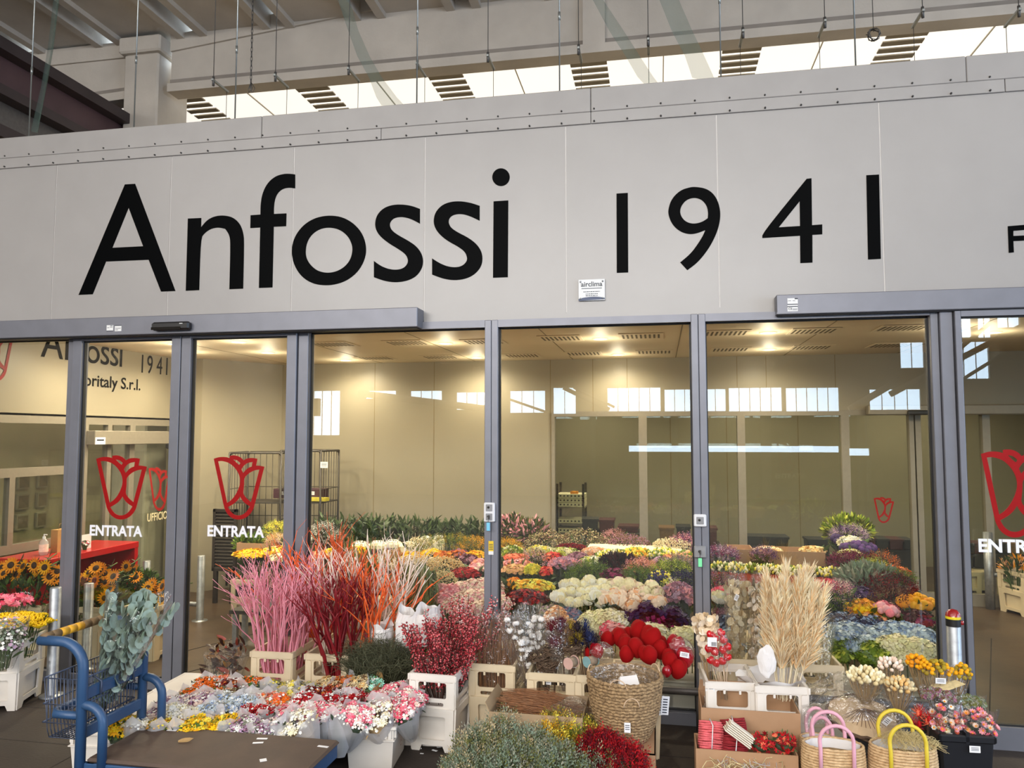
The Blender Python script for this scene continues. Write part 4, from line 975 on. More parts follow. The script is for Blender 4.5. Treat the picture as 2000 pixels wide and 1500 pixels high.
BED = [
 ('rearmost row', [(404,1330,'orange'),(432,1322,'coral'),(452,1334,'wine'),(492,1332,'orange'),(528,1336,'dry'),(563,1339,'cream'),(600,1336,'dry'),(640,1326,'palm'),(668,1332,'rust'),(697,1336,'palm'),(722,1334,'mint'),(772,1340,'pink')]),
 ('second row from the back', [(378,1349,'orange'),(424,1353,'orange'),(458,1357,'brown'),(490,1353,'white'),(545,1357,'cream'),(580,1354,'cream'),(612,1353,'wine'),(650,1351,'wine'),(692,1353,'red'),(740,1357,'pink'),(800,1358,'pink')]),
 ('middle row', [(330,1368,'lilac'),(366,1368,'lilac'),(400,1367,'lilac'),(440,1372,'blue'),(476,1374,'blue'),(512,1364,'coral'),(545,1366,'coral'),(597,1366,'red'),(638,1366,'red'),(676,1369,'red'),(757,1371,'pink'),(790,1375,'pink')]),
 ('fourth row from the back', [(305,1388,'lilac'),(342,1390,'white'),(378,1389,'white'),(412,1386,'blue'),(450,1388,'blue'),(488,1387,'red'),(520,1384,'red'),(568,1384,'pink'),(604,1386,'pink'),(632,1389,'pink'),(664,1388,'pink')]),
 ('front row', [(236,1412,'yellow'),(270,1414,'white'),(312,1414,'yellow'),(348,1412,'yellow'),(382,1414,'yellow'),(412,1406,'yellow'),(440,1408,'yellow'),(474,1412,'mauve'),(512,1414,'mauve'),(545,1408,'lilac')]),
]
ORD = ['first', 'second', 'third', 'fourth', 'fifth', 'sixth', 'seventh', 'eighth', 'ninth', 'tenth', 'eleventh', 'twelfth']
WORD = dict(dry='grey and yellow', palm='beige palm-leaf', mint='mint green kraft', wine='dark red', rust='rust brown', brown='brown and beige', coral='coral orange', cream='cream', mauve='mauve', lilac='lilac and white')
for row, L in BED:
    for i, (px, py, c) in enumerate(L):
        p = G(px, py+6, .315); src = bouquet_proto(c, i % 2)
        put(src, (p.x, p.y, .285+U(-.01, .01)), 0, '%s wrapped bouquet, %s from the left in the %s' % (WORD.get(c, c), ORD[i], row), 'wrapped bouquets on the low bins', U(.9, 1.12), (U(.1, .42), U(-.22, .22), U(0, 6.28)))
for px, py, z, lab in ((583, 1420, .30, 'big cream-white wrapped bouquet in the bed right above the trolley deck'), (733, 1405, .27, 'big cream-white wrapped bouquet in the white bin with the tulip print')):
    p = G(px, py, z); put(bouquet_proto('white', 0, True), (p.x, p.y, z), 0, lab, 'wrapped bouquets on the low bins', 1.05, (.5, .1, U(0, 6)))
p = G(694, 1402, .30); put(bouquet_proto('pink', 0), (p.x, p.y, .285), 0, 'pink wrapped bouquet in grey paper in the bin beside the big white one', 'wrapped bouquets on the low bins', 1.1, (.4, 0, 1))
# paper bits on the ground by the berry crate
for px, py, w in ((815, 1462, .05), (849, 1466, .035), (858, 1459, .03), (824, 1472, .02)):
    p = G(px, py, .001); mb = MB(); mb.b2(-w/2, w/2, -w*.2, w*.2, 0, .002); tag(mb.obj('paper_scrap', m_tag, None, (p.x, p.y, .001), U(-.5, .5)), 'small white paper scrap on the dark ground beside the white bins', 'paper scrap', 'paper scraps on the ground')
# ---- crates with painted branches
def front_at(px0, px1, py, z): a, b = G(px0, py, z), G(px1, py, z); return a, b
def crate_px(src, pxl, pxr, py_rim, lab, grp=None, rz=0.0, h=CH):
    """crate whose front rim runs from pxl to pxr at image height py_rim"""
    p = G((pxl+pxr)/2, py_rim, h); x = p.x+math.sin(rz)*-CD/2; return crate(src, x, p.y+CD/2, rz, lab, grp), Vector((x, p.y+CD/2, 0))
c1, cp = crate_px(CR_B, 478, 582, 1274, 'beige crate holding the pink painted branches', rz=.02)
c2, cr = crate_px(CR_B, 584, 690, 1279, 'beige crate holding the white, orange and dark red branches', rz=.02)
crate(CR_B, cp.x+.06, cp.y+.36, .02, 'beige crate holding orange branches behind the pink ones')
# crates stand in a row with their neighbours hidden behind the bush
def branch_mesh(name, m, seed, L=.72):
    rnd = random.Random(seed); mb = MB(); fat = 1.3 if 'darkred' in m.name else 1.0
    def grow(p, d, L, r, lev):
        n = max(3, int(L/.05)); pts = [p]; rr = [r]
        for i in range(n):
            d = (d+Vector((rnd.gauss(0, .09), rnd.gauss(0, .09), rnd.gauss(.02, .05)))).normalized(); p = p+d*(L/n); pts.append(p); rr.append(r*(1-.5*(i+1)/n))
            if lev < 2 and i >= n*.3 and rnd.random() < (.40 if lev == 0 else .24):
                a = rnd.uniform(0, 6.28); dd = (d+Vector((math.cos(a), math.sin(a), .15))*rnd.uniform(.45, .75)).normalized(); grow(p, dd, L*(1-i/n)*rnd.uniform(.5, .9)+.05, rr[-1]*.75, lev+1)
        mb.tube(pts, rr, 5, 0)
    grow(Vector((0, 0, 0)), Vector((0, 0, 1)), L, .0078*fat, 0)
    return mb.mesh(name, m)
BR = {c: [branch_mesh('painted_branch', mat('paint_'+c, col, .55, var=.1, scale=9), i*7+h) for i in range(5)] for h, (c, col) in enumerate(dict(pink=(230, 150, 166), orange=(236, 100, 40), white=(236, 218, 204), darkred=(128, 12, 24)).items())}
def branches(c, n, cx, cy, z, wx, wy_, spread, lab, grp, s0=.85, s1=1.15, lean=(0, 0)):
    for i in range(n):
        o = bpy.data.objects.new('painted_branch', BR[c][i % 5]); COL.objects.link(o)
        u, v = U(-1, 1), U(-1, 1); o.location = (cx+u*wx, cy+v*wy_, z)
        o.rotation_euler = axis_rot((u*spread+lean[0]+U(-.07, .07), v*spread*.7+lean[1]+U(-.06, .06), 1)); o.rotation_euler.rotate_axis('Z', U(0, 6.28))
        k = U(s0, s1); o.scale = (k, k, k); tag(o, lab, 'branch', grp)
branches('pink', 54, cp.x, cp.y, .2, .10, .14, .22, 'pink painted branch with forked twigs in the left beige crate', 'pink painted branches', .85, 1.12)
branches('orange', 30, cp.x+.1, cp.y+.36, .2, .13, .14, .18, 'orange painted branch standing behind the pink ones', 'orange branches behind the pink ones', 1.05, 1.3)
branches('darkred', 34, cr.x+.075, cr.y-.11, .2, .06, .05, .16, 'dark red painted branch in the middle beige crate', 'dark red painted branches', .84, 1.04, (.02, -.02))
branches('orange', 20, cr.x+.20, cr.y+.06, .2, .06, .10, .20, 'orange painted branch to the right of the dark red ones', 'orange branches right of the dark red ones', .85, 1.1, (.08, 0))
branches('white', 30, cr.x+.10, cr.y+.20, .2, .17, .06, .20, 'cream-white painted branch rising among the orange ones', 'white painted branches', .95, 1.26, (.02, .04))
branches('white', 14, cr.x-.085, cr.y+.10, .2, .04, .07, .10, 'cream-white painted branch between the pink and dark red ones', 'white branches between pink and red', .9, 1.16, (0, .03))
# red-leaved foliage in clear wrap left of the pink crate
p = A(440, 1290, -.35); t = thing('autumn_leaf_bunch', 'bunch of rust and red leaves in clear wrap left of the pink branches', 'foliage', (p.x, p.y, .12)); mb = MB()
mb.stamp(LEAF, [(U(-.12, .12), U(-.08, .08), U(.1, .33)) for _ in range(110)], basis([(U(-1, 1), U(-1, .3), U(-.2, 1)) for _ in range(110)]), RS.uniform(.05, .09, 110), RS.choice([0, 1, 2, 2, 2], 110))
mb.obj('leaves', [mat('rust_leaf', (150, 66, 50), .5, var=.2), mat('ochre_leaf', (128, 90, 40), .5, var=.2), mat('bronze_leaf', (58, 34, 24), .5, var=.3)], t)
stems_mesh(16, .1, .06, .2, -.1, .3).obj('stems', [m_stemd, m_leafd], t); sl = sleeve(.33, .04, .16, parent=t); sl.location = (0, 0, -.05); sl.scale = (1, .7, 1)
# dark green twig bush
def twig_bush(p, rx, ry, h, n, lab, m, name='twig_bundle', z0=-.25, w=.0016):
    t = thing(name, lab, 'foliage', p); mb = MB()
    for i in range(n):
        a, r = U(0, 6.28), math.sqrt(U(0, 1)); x, y = rx*r*math.cos(a), ry*r*math.sin(a); top = h*(1-.45*r*r)*U(.75, 1.1)
        k = [(x*.15, y*.15, z0), (x*.5, y*.5, z0*.2), (x*.85+U(-.03, .03), y*.85+U(-.03, .03), top*.55), (x*1.05+U(-.06, .06), y*1.05+U(-.06, .06), top*U(.8, 1.05)), (x*1.1+U(-.12, .12), y*1.1+U(-.09, .09), top+U(-.07, .04))]
        mb.tube(k, [w*1.3, w*1.3, w, w, w*.5], 3, 0, cap=False)
    mb.obj('twigs', m, t); return t
p = A(742, 1298, -.42); twig_bush((p.x, p.y, p.z-.1), .24, .18, .26, 900, 'dense dark green twiggy bush in front of the orange and white branches', mat('dark_twig', (82, 84, 60), .7, var=.2, scale=8), z0=-.2)
# white paper bags behind
def paper_bag(p, r, h, lab, rot=(0, 0, 0), m=m_paperw):
    mb = MB(); ph = U(0, 6); n = 30; ks = [(r*.9, 0), (r, h*.12), (r*.96, h*.4), (r*1.02, h*.7), (r*.9, h*.92), (r*.95, h)]
    mb.lathe(ks, n, sy=.72, wob=lambda a, t: .10*math.sin(3*a+ph+3*t)+.05*math.sin(8*a+5*t+ph), caps=(True, False), smooth=False)
    V = mb.V[0]; V[-n:, 2] += np.array([.12*h*math.sin(2*(2*PI*j/n)+ph)+.05*h*math.sin(5*2*PI*j/n) for j in range(n)])
    o = mb.obj('paper_bag', m, None, p); o.rotation_euler = rot; tag(o, lab, 'bag', 'white paper bags among the branches'); return o
p = A(796, 1250, -.22); paper_bag((p.x, p.y, p.z-.07), .085, .26, 'white paper bag left of the berry branches, with dark lining showing', (0, .1, .3))
p = A(842, 1235, -.16); paper_bag((p.x, p.y, p.z-.06), .10, .22, 'white paper bag right behind the berry branches', (0, -.1, 1.2))
p = A(745, 1262, -.25); paper_bag((p.x, p.y, p.z-.06), .10, .2, 'white paper bag behind the dark green twigs', (0, .0, 2))
# ---- berry branches in the tall crates
cb, bp_ = crate_px(CR_W, 797, 890, 1318, 'off-white crate holding the red berry branches, its side lit', rz=-.05)
crate(CR_W, bp_.x+.03, bp_.y+.385, -.05, 'off-white crate behind the front berry crate')
def berry_mesh(name, mats, seed, L=.42, nb=64, top=0):
    rnd = random.Random(seed); mb = MB(); d = Vector((0, 0, 1)); p = Vector((0, 0, 0)); pts = [p]
    for i in range(9): d = (d+Vector((rnd.gauss(0, .06), rnd.gauss(0, .06), .03))).normalized(); p = p+d*L/9; pts.append(p)
    mb.tube(pts, [.0025]*9+[.0012], 4, 0, cap=False); P = []
    for i in range(nb):
        t = rnd.uniform(.22, 1)*9; k = min(8, int(t)); q = pts[k].lerp(pts[k+1], t-k); a = rnd.uniform(0, 6.28); rr = rnd.uniform(.008, .022); P.append((q.x+rr*math.cos(a), q.y+rr*math.sin(a), q.z+rnd.uniform(0, .01)))
    mb.stamp(ICO1, P, None, np.array([rnd.uniform(.0038, .0062) for _ in P]), RS.choice(len(mats)-1, len(P))+1, True); return mb.mesh(name, mats)
m_bst = mat('berry_stem', (70, 44, 34), .7)
BE1 = [berry_mesh('berry_branch', [m_bst, mat('berry_red', (176, 40, 52), .45, var=.2), mat('berry_rose', (214, 110, 112), .45, var=.15), mat('berry_dark', (120, 20, 34), .45)], i) for i in range(5)]
BE2 = [berry_mesh('berry_branch', [m_bst, mat('berry_rose', (214, 110, 112)), mat('berry_pale', (226, 190, 186), .5), mat('berry_red', (176, 40, 52))], 20+i) for i in range(5)]
def spray(meshes, n, cx, cy, z, wx, wy_, spread, lab, grp, name, cat='branch', s=(.85, 1.15)):
    for i in range(n):
        o = bpy.data.objects.new(name, meshes[i % len(meshes)]); COL.objects.link(o); u, v = U(-1, 1), U(-1, 1); o.location = (cx+u*wx, cy+v*wy_, z)
        o.rotation_euler = axis_rot((u*spread+U(-.1, .1), v*spread*.8+U(-.1, .1), 1)); o.rotation_euler.rotate_axis('Z', U(0, 6.28)); k = U(*s); o.scale = (k, k, k); tag(o, lab, cat, grp)
spray(BE1, 70, bp_.x, bp_.y, CHB+.0, .085, .12, .34, 'red berry branch in the front off-white crate', 'red berry branches', 'berry_branch')
spray(BE2, 50, bp_.x+.06, bp_.y+.37, CHB+.06, .10, .12, .38, 'pale pink berry branch behind the red ones, against the mullion', 'pale berry branches', 'berry_branch')
# ---- brown grass in clear wrap
cg, gp = crate_px(CR_B, 920, 999, 1299, 'beige crate with brown dried grass, right of the berry crates')
t = thing('dried_grass_bunch', 'brown dried grass in clear wrap standing in the beige crate', 'grass', (gp.x, gp.y-.02, CHB)); mb = MB()
for i in range(240):
    x, y = U(-.11, .11), U(-.12, .12); h = U(.22, .46); k = U(.6, 1.3); mb.tube([(x, y, 0), (x*1.1, y*1.1, h*.6), (x*k+U(-.03, .03), y*k, h)], [.0016, .0014, .0008], 3, cap=False)
mb.obj('stalks', mat('brown_grass', (150, 104, 66), .7, var=.2), t); sl = sleeve(.46, .12, .15, parent=t)
# ================================================================ stall outside, middle and right part
def cellobunch(name, lab, cat, p0, p1, r0, r1, group=None, flat=.75, film_=None, rim=.1):
    """an Empty at the foot of a wrapped bunch, its z axis along the bunch; returns (thing, length)"""
    p0, p1 = Vector(p0), Vector(p1); d = p1-p0; t = thing(name, lab, cat, p0, 0, group); t.rotation_euler = axis_rot(d)
    sl = sleeve(d.length, r0, r1, 26, 8, .12, rim, film_, parent=t); sl.scale = (1, flat, 1); return t, d.length
# ---- cotton, nests and thistles in two beige crates
k1, kp = crate_px(CR_B, 1030, 1122, 1317, 'beige crate under the cotton and the twig nests', rz=.0)
k2, kq = crate_px(CR_B, 1125, 1215, 1322, 'beige crate half hidden behind the rope basket', rz=.0)
m_cotton = mat('cotton_wool', (240, 236, 232), .9, var=.04, bump=.4, bscale=120); m_husk = mat('dry_husk', (96, 74, 58), .75, var=.2)
def cotton(p0, p1, n, lab):
    t, L = cellobunch('cotton_bunch', lab, 'flowers', p0, p1, .05, .15, 'cotton bunches in clear wrap'); mb = MB(); ms = MB(); P = []
    for i in range(n):
        a, r, h = U(0, 6.28), U(.02, .12), U(.3, .95)*L; x, y = r*math.cos(a)*h/L, r*math.sin(a)*.7*h/L
        ms.tube([(x*.2, y*.2, 0), (x*.7, y*.7, h*.6), (x, y, h)], .0022, 4, cap=False)
        for q in range(4): b = q*PI/2+a; P.append((x+.009*math.cos(b), y+.009*math.sin(b), h+U(-.002, .006)))
        ms.stamp(LEAF, [(x, y, h-.012)]*4, basis([(math.cos(b), math.sin(b), .4) for b in (0, 1.6, 3.1, 4.7)]), .022, 0)
    mb.stamp(ICO2, P, None, RS.uniform(.010, .0145, len(P)), 0, True); mb.obj('cotton_bolls', m_cotton, t); ms.obj('stems', m_husk, t); return t
z0 = .26
cotton((kp.x-.15, kp.y-.02, z0), A(1012, 1192, -.35), 26, 'white cotton bolls in clear wrap against the second mullion, the left bunch')
cotton((kp.x-.06, kp.y+.04, z0), A(1052, 1200, -.3), 22, 'white cotton bolls in clear wrap behind the twig nests')
m_twig = mat('grey_twig', (104, 82, 64), .75, var=.2, scale=12)
def nest(px, py, y, lab):
    p = A(px, py, y); t = thing('twig_nest', lab, 'nest', (p.x, p.y, CHB), 0, 'twig nests on sticks'); h = p.z-CHB; mb = MB()
    for i in range(170):
        a = U(0, 6.28); r = U(.035, .066); k = U(.5, 1.3); z = h+U(-.022, .022)
        mb.tube([(r*math.cos(a), r*math.sin(a), z), (r*1.05*math.cos(a+k*.5), r*1.05*math.sin(a+k*.5), z+U(-.012, .014)), (r*U(.9, 1.25)*math.cos(a+k), r*U(.9, 1.25)*math.sin(a+k), z+U(-.015, .018))], .0032, 3, cap=False)
    mb.obj('woven_twigs', m_twig, t); mb = MB(); mb.tube([(0, 0, 0), (.01, 0, h*.6), (0, 0, h-.01)], .006, 6); mb.tube([(.01, 0, h*.5), (.04, 0, h-.015)], .004, 5); mb.obj('stick', m_twig, t)
    mb = MB(); mb.stamp(ICO2, [(U(-.02, .02), U(-.03, .01), h+U(-.005, .012)) for _ in range(4)], None, .011, 0, True); mb.obj('pale_beads', cm('beige'), t); tagcard(t, (.02, -.07, h-.07), .03, .035)
nest(1052, 1282, -.42, 'twig nest on a stick, left one below the cotton'); nest(1082, 1272, -.40, 'twig nest on a stick, middle one below the maroon dried flowers'); nest(1116, 1268, -.42, 'twig nest on a stick, right one below the ochre thistles')
nest(1068, 1300, -.48, 'twig nest on a stick, lowest of the nests above the crate rim')
TEA = (lambda: (np.concatenate([ICO1[0]*np.array([.55, .55, 1.0])]), ICO1[1]))()
def thistles(name, lab, p0, p1, cols, n, s, wrap=True, spike=70):
    t, L = cellobunch(name, lab, 'flowers', p0, p1, .03, .085) if wrap else (thing(name, lab, 'flowers', p0), (Vector(p1)-Vector(p0)).length)
    if not wrap: t.rotation_euler = axis_rot(Vector(p1)-Vector(p0))
    mb = MB(); ms = MB()
    for i in range(n):
        a, r, h = U(0, 6.28), U(.01, .075), L*U(.72, 1.02); x, y = r*math.cos(a), r*math.sin(a)*.7
        ms.tube([(x*.2, y*.2, 0), (x, y, h)], .0018, 4, cap=False); c = np.array([x, y, h]); mb.stamp(TEA, [c], None, s*.8, i % len(cols), True)
        P, N = dome(spike, 1, 1, 1, -.8, 0); mb.stamp((np.array([(-.05, 0, 0), (.05, 0, 0), (0, 0, .7)]), [(0, 1, 2)]), c+P*np.array([s*.55, s*.55, s]), basis(P+np.array([0, 0, .6])), s*1.35, i % len(cols))
    mb.obj('flower_heads', [cm(q) for q in cols], t); ms.obj('stems', m_husk, t); return t
thistles('protea_bunch', 'maroon dried flowers in clear wrap above the twig nests', (kp.x+.06, kp.y-.05, .3), A(1090, 1218, -.4), ['burgundy', 'wine'], 9, .034)
thistles('thistle_bunch', 'ochre and brown teasel thistles beside the maroon dried flowers', (kp.x+.12, kp.y-.04, .3), A(1120, 1222, -.4), ['mustard', 'brown'], 9, .028, False)
thistles('thistle_bunch', 'navy blue teasel thistles just left of the red velvet hearts', (kq.x-.08, kq.y-.05, .3), A(1146, 1222, -.42), ['navy', 'black'], 12, .030, False)
# spools of ribbon lying on the crate
def spool(px, py, y, r, ln, c, lab, rz):
    p = A(px, py, y); t = thing('ribbon_spool', lab, 'spool', p, rz); mb = MB(); V = lambda z, rr: [(rr*math.cos(2*PI*i/20), z, rr*math.sin(2*PI*i/20)) for i in range(20)]
    for z, m in ((-.003, 0), (ln, 0)):
        mb.add(V(z, r)+V(z+.003, r), [tuple(range(20)), tuple(range(39, 19, -1))]+[(i, (i+1) % 20, 20+(i+1) % 20, 20+i) for i in range(20)])
    mb.obj('flange', c, t); mb = MB(); mb.tube([(0, 0, 0), (0, ln, 0)], r*.86, 20); mb.obj('winding', mat('twine_winding', (150, 130, 108), .8, var=.25, scale=60), t)
spool(1110, 1296, -.56, .034, .06, mat('pink_card', (206, 168, 156), .6, var=.05), 'pink round end of a twine spool in front of the beige crates', -.5)
spool(1146, 1293, -.52, .032, .07, mat('teal_card', (128, 168, 172), .6, var=.1), 'teal round end of a twine spool beside the rope basket', -.7)
# ---- red velvet hearts
def heart_mesh():
    V = ICO3[0].copy(); x, y, z = V[:, 0].copy(), V[:, 1], V[:, 2].copy()
    up = np.clip(z, 0, 1); zz = z*1.05+.42*np.abs(x)**.9*(z > -.2)*np.clip(z+.2, 0, 1)-.30*np.exp(-(x/.2)**2)*up; taper = np.clip(1+.45*np.minimum(z, 0), .2, 1)
    V = np.stack([x*1.15*taper, y*.92*(.75+.25*taper), zz], 1); mb = MB(); mb.add(V*.05, ICO3[1], 0, True); return mb
m_velv = mat('red_velvet', (146, 10, 12), .85, var=.06, spec=.15); m_gloss = mat('red_gloss', (150, 12, 26), .25, coat=.4, var=.05)
HM = [heart_mesh().mesh('velvet_heart', q) for q in (m_velv, m_gloss)]
crate(CR_B, -.155, -.40, .0, 'beige crate under the heap of red velvet hearts')
def heart(px, py, y, s, lab, grp, m=0, rot=None):
    p = A(px, py, y); o = bpy.data.objects.new('velvet_heart' if m == 0 else 'glossy_heart', HM[m]); COL.objects.link(o); o.location = p; o.rotation_euler = rot or (U(-.4, .5), U(-.35, .35), random.choice((-1, 1))*U(.75, 1.5)); o.scale = (s, s, s*1.05); tag(o, lab, 'heart', grp)
HL = [(1187, 1250, -.30, .95, 'leftmost at the pink hydrangea'), (1211, 1246, -.28, 1.05, 'below the pink hydrangea'), (1228, 1240, -.20, .8, 'half hidden at the back of the heap'), (1247, 1233, -.24, 1.15, 'the topmost of the heap'), (1271, 1248, -.32, 1.3, 'the biggest, just right of the topmost'), (1222, 1259, -.36, 1.0, 'in the left middle of the heap'), (1243, 1266, -.42, 1.05, 'in the middle of the heap'),
 (1224, 1279, -.46, .9, 'at the rim of the rope basket'), (1290, 1257, -.24, .8, 'behind the biggest one'), (1289, 1269, -.36, 1.05, 'in the right middle of the heap'), (1267, 1280, -.48, 1.05, 'behind the basket loop handle'), (1308, 1289, -.46, 1.0, 'at the right end of the heap'), (1325, 1308, -.50, 1.0, 'the lowest, at the right foot of the heap'), (1152, 1276, -.40, .8, 'alone by the teal spool')]
for px, py, y, s, l in HL: heart(px, py, y, s, 'red velvet heart, '+l, 'heap of red velvet hearts')
heart(1320, 1262, -.36, 1.1, 'glossy red heart in clear wrap, upper one at the right of the heap', 'wrapped glossy hearts', 1); heart(1337, 1284, -.40, 1.15, 'glossy red heart in clear wrap, right one nearest the third mullion', 'wrapped glossy hearts', 1)
heart(1302, 1312, -.55, .6, 'small glossy red heart beside the rope basket rim', 'wrapped glossy hearts', 1); heart(1166, 1272, -.46, .85, 'glossy red heart in clear wrap left behind the rope basket', 'wrapped glossy hearts', 1)
def crumple(name, lab, c, rx, ry, rz_, seed=0, f=None, cat='wrap', group=None, amp=.16, sub=ICO3):
    V = sub[0].copy(); r = np.random.RandomState(seed); ph = r.uniform(0, 6, 8)
    k = 1+amp*(np.sin(5*V[:, 0]+ph[0]+3*V[:, 2])+np.sin(6*V[:, 1]+ph[1])+.8*np.sin(9*V[:, 2]+ph[2]+4*V[:, 0]))*.5+r.normal(0, .03, len(V)); V = V*k[:, None]*np.array([rx, ry, rz_])
    mb = MB(); mb.add(V, sub[1], 0, False); o = mb.obj(name, f or m_cello, None, c); return tag(o, lab, cat, group)
crumple('clear_wrap', 'crumpled clear wrap around the glossy hearts by the third mullion', A(1330, 1274, -.38), .075, .06, .09, 3)
crumple('clear_wrap', 'crumpled clear wrap around the glossy heart left behind the rope basket', A(1178, 1272, -.48), .07, .05, .05, 4)
p = A(1337, 1279, -.47); t = thing('price_label', 'white price label on the wrapped glossy hearts', 'label', p); tagcard(t, (0, 0, 0), .05, .03, (0, .15, 0))
# ---- cartons and the rope basket
carton('cardboard_box', -.93, -.04, -1.0, -.60, 0, .195, m_card, 'closed brown carton under the rope basket', shut=True)
cgx0, cgx1 = G(966, 1372, .325).x, G(1143, 1385, .325).x; cgy = -.93
carton('cardboard_box', cgx0, cgx1, -.93, -.58, .196, .325, m_card2, 'open low carton with brown dried stalks and torn rim, left of the rope basket', [('L', .05, 60)])
t = thing('dried_stalk_bundle', 'bundle of brown glittering dried stalks lying in the open carton', 'stalks', ((cgx0+cgx1)/2, -.72, .27)); mb = MB()
for i in range(220):
    y, z = U(-.12, .14), U(-.02, .045); x0 = U(-.25, -.1); ln = U(.3, .42)
    mb.tube([(x0, y, z+.02+.03*math.cos(y*9)), (x0+ln*.5, y+U(-.03, .03), z+U(.02, .05)), (x0+ln, y+U(-.05, .05), z-.02+U(-.01, .02))], [.0016, .0016, .001], 3, cap=False)
mb.obj('stalks', mat('copper_stalk', (150, 100, 62), .5, var=.25), t)
o = crumple('clear_wrap', 'clear wrap bulging over the right end of the open carton of stalks', ((cgx1-.08), -.76, .315), .10, .13, .035, 9)
m_rope = mat('seagrass_rope', (186, 154, 112), .8, alt=(112, 88, 60), scale=70, bump=.7, bscale=110)
def rope_basket(cx, cy, z0, h, r0, r1, lab, coils=17, grp=None):
    t = thing('rope_basket', lab, 'basket', (cx, cy, z0), 0, grp); mb = MB()
    for i in range(coils):
        u = i/(coils-1); r = r0+(r1-r0)*math.sin(u*PI/2)**.8; z = .008+u*(h-.014); n = 64
        mb.tube([(r*(1+.012*math.sin(j*2*PI/n*16+i))*math.cos(2*PI*j/n), r*(1+.012*math.sin(j*2*PI/n*16+i))*math.sin(2*PI*j/n), z+.0035*math.sin(j*2*PI/n*32+i*1.3)) for j in range(n)], h/coils*.62, 6, closed=True)
    mb.lathe([(.0001, .006), (r0, .006)], 32); mb.obj('coiled_body', m_rope, t); return t
bp = G(1225, 1405, .197); BXc, BYc = bp.x, -.80
rope_basket(BXc, BYc, .197, .275, .118, .188, 'lower seagrass rope basket of the nested stack, with white tag', grp='nested rope baskets')
rb = rope_basket(BXc, BYc, .352, .175, .150, .196, 'upper seagrass rope basket lined with clear film, holding a paper pouch', 10, 'nested rope baskets')
for a, s_, z in ((-1.7, 1.0, .155), (.6, 1, .16), (2.9, 1, .155), (-1.35, .9, .065)):
    mb = MB(); c = (.197*math.cos(a), .197*math.sin(a)); tx, ty = -math.sin(a), math.cos(a)
    mb.tube([(c[0]+tx*.045*math.cos(q)*s_, c[1]+ty*.045*math.cos(q)*s_, z+.045*math.sin(q)) for q in np.linspace(0, PI, 11)], .0028, 6); mb.obj('loop_handle', mat('handle_cord', (206, 176, 146), .6), rb)
tagcard(rb, (.02, -.185, -.04), .032, .05)
mb = MB(); mb.lathe([(.10, .01), (.15, .03), (.168, .09), (.174, .155), (.186, .176)], 44, wob=lambda a, t: .03*math.sin(17*a)+.02*math.sin(29*a+5*t), smooth=False); mb.obj('film_liner', film('shiny_cellophane', (.985, .985, .985), .05, 2.4, haze=.05, hazecol=(.9, .9, .92), bump=1.0, bscale=30, base=.07), rb)
V = [(-.05, -.03, 0), (.06, -.03, 0), (.06, .03, 0), (-.05, .03, 0), (-.04, -.01, .05), (.05, -.01, .06), (.05, .02, .055), (-.045, .02, .05)]
mb = MB(); mb.add(V, [(0, 1, 5, 4), (1, 2, 6, 5), (2, 3, 7, 6), (3, 0, 4, 7), (4, 5, 6, 7), (3, 2, 1, 0)]); o = mb.obj('paper_pouch', m_paperw, None, (BXc+.02, BYc-.05, .475)); o.rotation_euler = (-.5, 0, .2); tag(o, 'folded white paper pouch lying in the upper rope basket', 'pouch')
for k, px in enumerate((1292, 1299)):
    p = A(px, 1378, -.66); t = thing('price_list', 'printed paper strip hanging by the beige crate leg, right of the rope basket', 'paper strip', p, 0, 'hanging printed strips'); mb = MB(); mb.b2(-.022, .022, -.001, .001, -.05, .05, 0)
    for q in range(6): mb.b2(-.014, .012, -.0018, -.001, -.04+q*.014, -.034+q*.014, 1)
    o = mb.obj('printed_card', [m_tag, m_ink], t); o.rotation_euler = (0, -.15+.25*k, .3)
# ---- statice clumps in the front carton
carton('cardboard_box', -.98, -.07, -1.42, -1.03, 0, .10, m_card, 'brown carton under the statice clumps at the lower photo edge')
SPR = (lambda: (np.array([q for i in range(10) for q in ((0.12*math.cos(i*2.4)*(.3+i*.07), .12*math.sin(i*2.4)*(.3+i*.07), i*.1), (.34*math.cos(i*2.4)*(1.1-i*.07), .34*math.sin(i*2.4)*(1.1-i*.07), i*.1+.16), (.26*math.cos(i*2.4+.5)*(1.1-i*.07), .26*math.sin(i*2.4+.5)*(1.1-i*.07), i*.1+.24))]), [(3*i, 3*i+1, 3*i+2) for i in range(10)]))()
def statice(px, py, z, rx, cols, lab, n=560, h=None, lean=(0, 0), size=.05):
    z += .035; rx *= 1.12; p = G(px, py, z); h = h or rx*.95; t = thing('statice_clump', lab, 'flowers', (p.x, p.y, z-h*.5), 0, 'statice clumps in the front carton'); mb = MB(); ms = MB()
    P, N = dome(n, rx, rx, h, -.25, .08); k = RS.uniform(.6, 1.03, n); P = P*k[:, None]
    mb.stamp(SPR, P, basis(N+np.array([0, 0, .5]), True, .25), size*RS.uniform(.6, 1.25, n), RS.choice(len(cols), n)); mb.obj('sprigs', [cm(c) for c in cols], t)
    for i in range(0, n, 4): q = P[i]; ms.tube([(q[0]*.15, q[1]*.15, -h*.6), (q[0]*.6, q[1]*.6, q[2]*.3), tuple(q)], .0013, 3, cap=False)
    ms.obj('stems', m_stem, t); t.rotation_euler = (lean[0], lean[1], 0)
GR = ['sage', 'grey', 'beige', 'sage', 'olive']
statice(935, 1455, .16, .125, GR, 'grey-green statice clump at the left of the front carton'); statice(985, 1428, .20, .13, GR, 'grey-green statice clump in front of the torn carton')
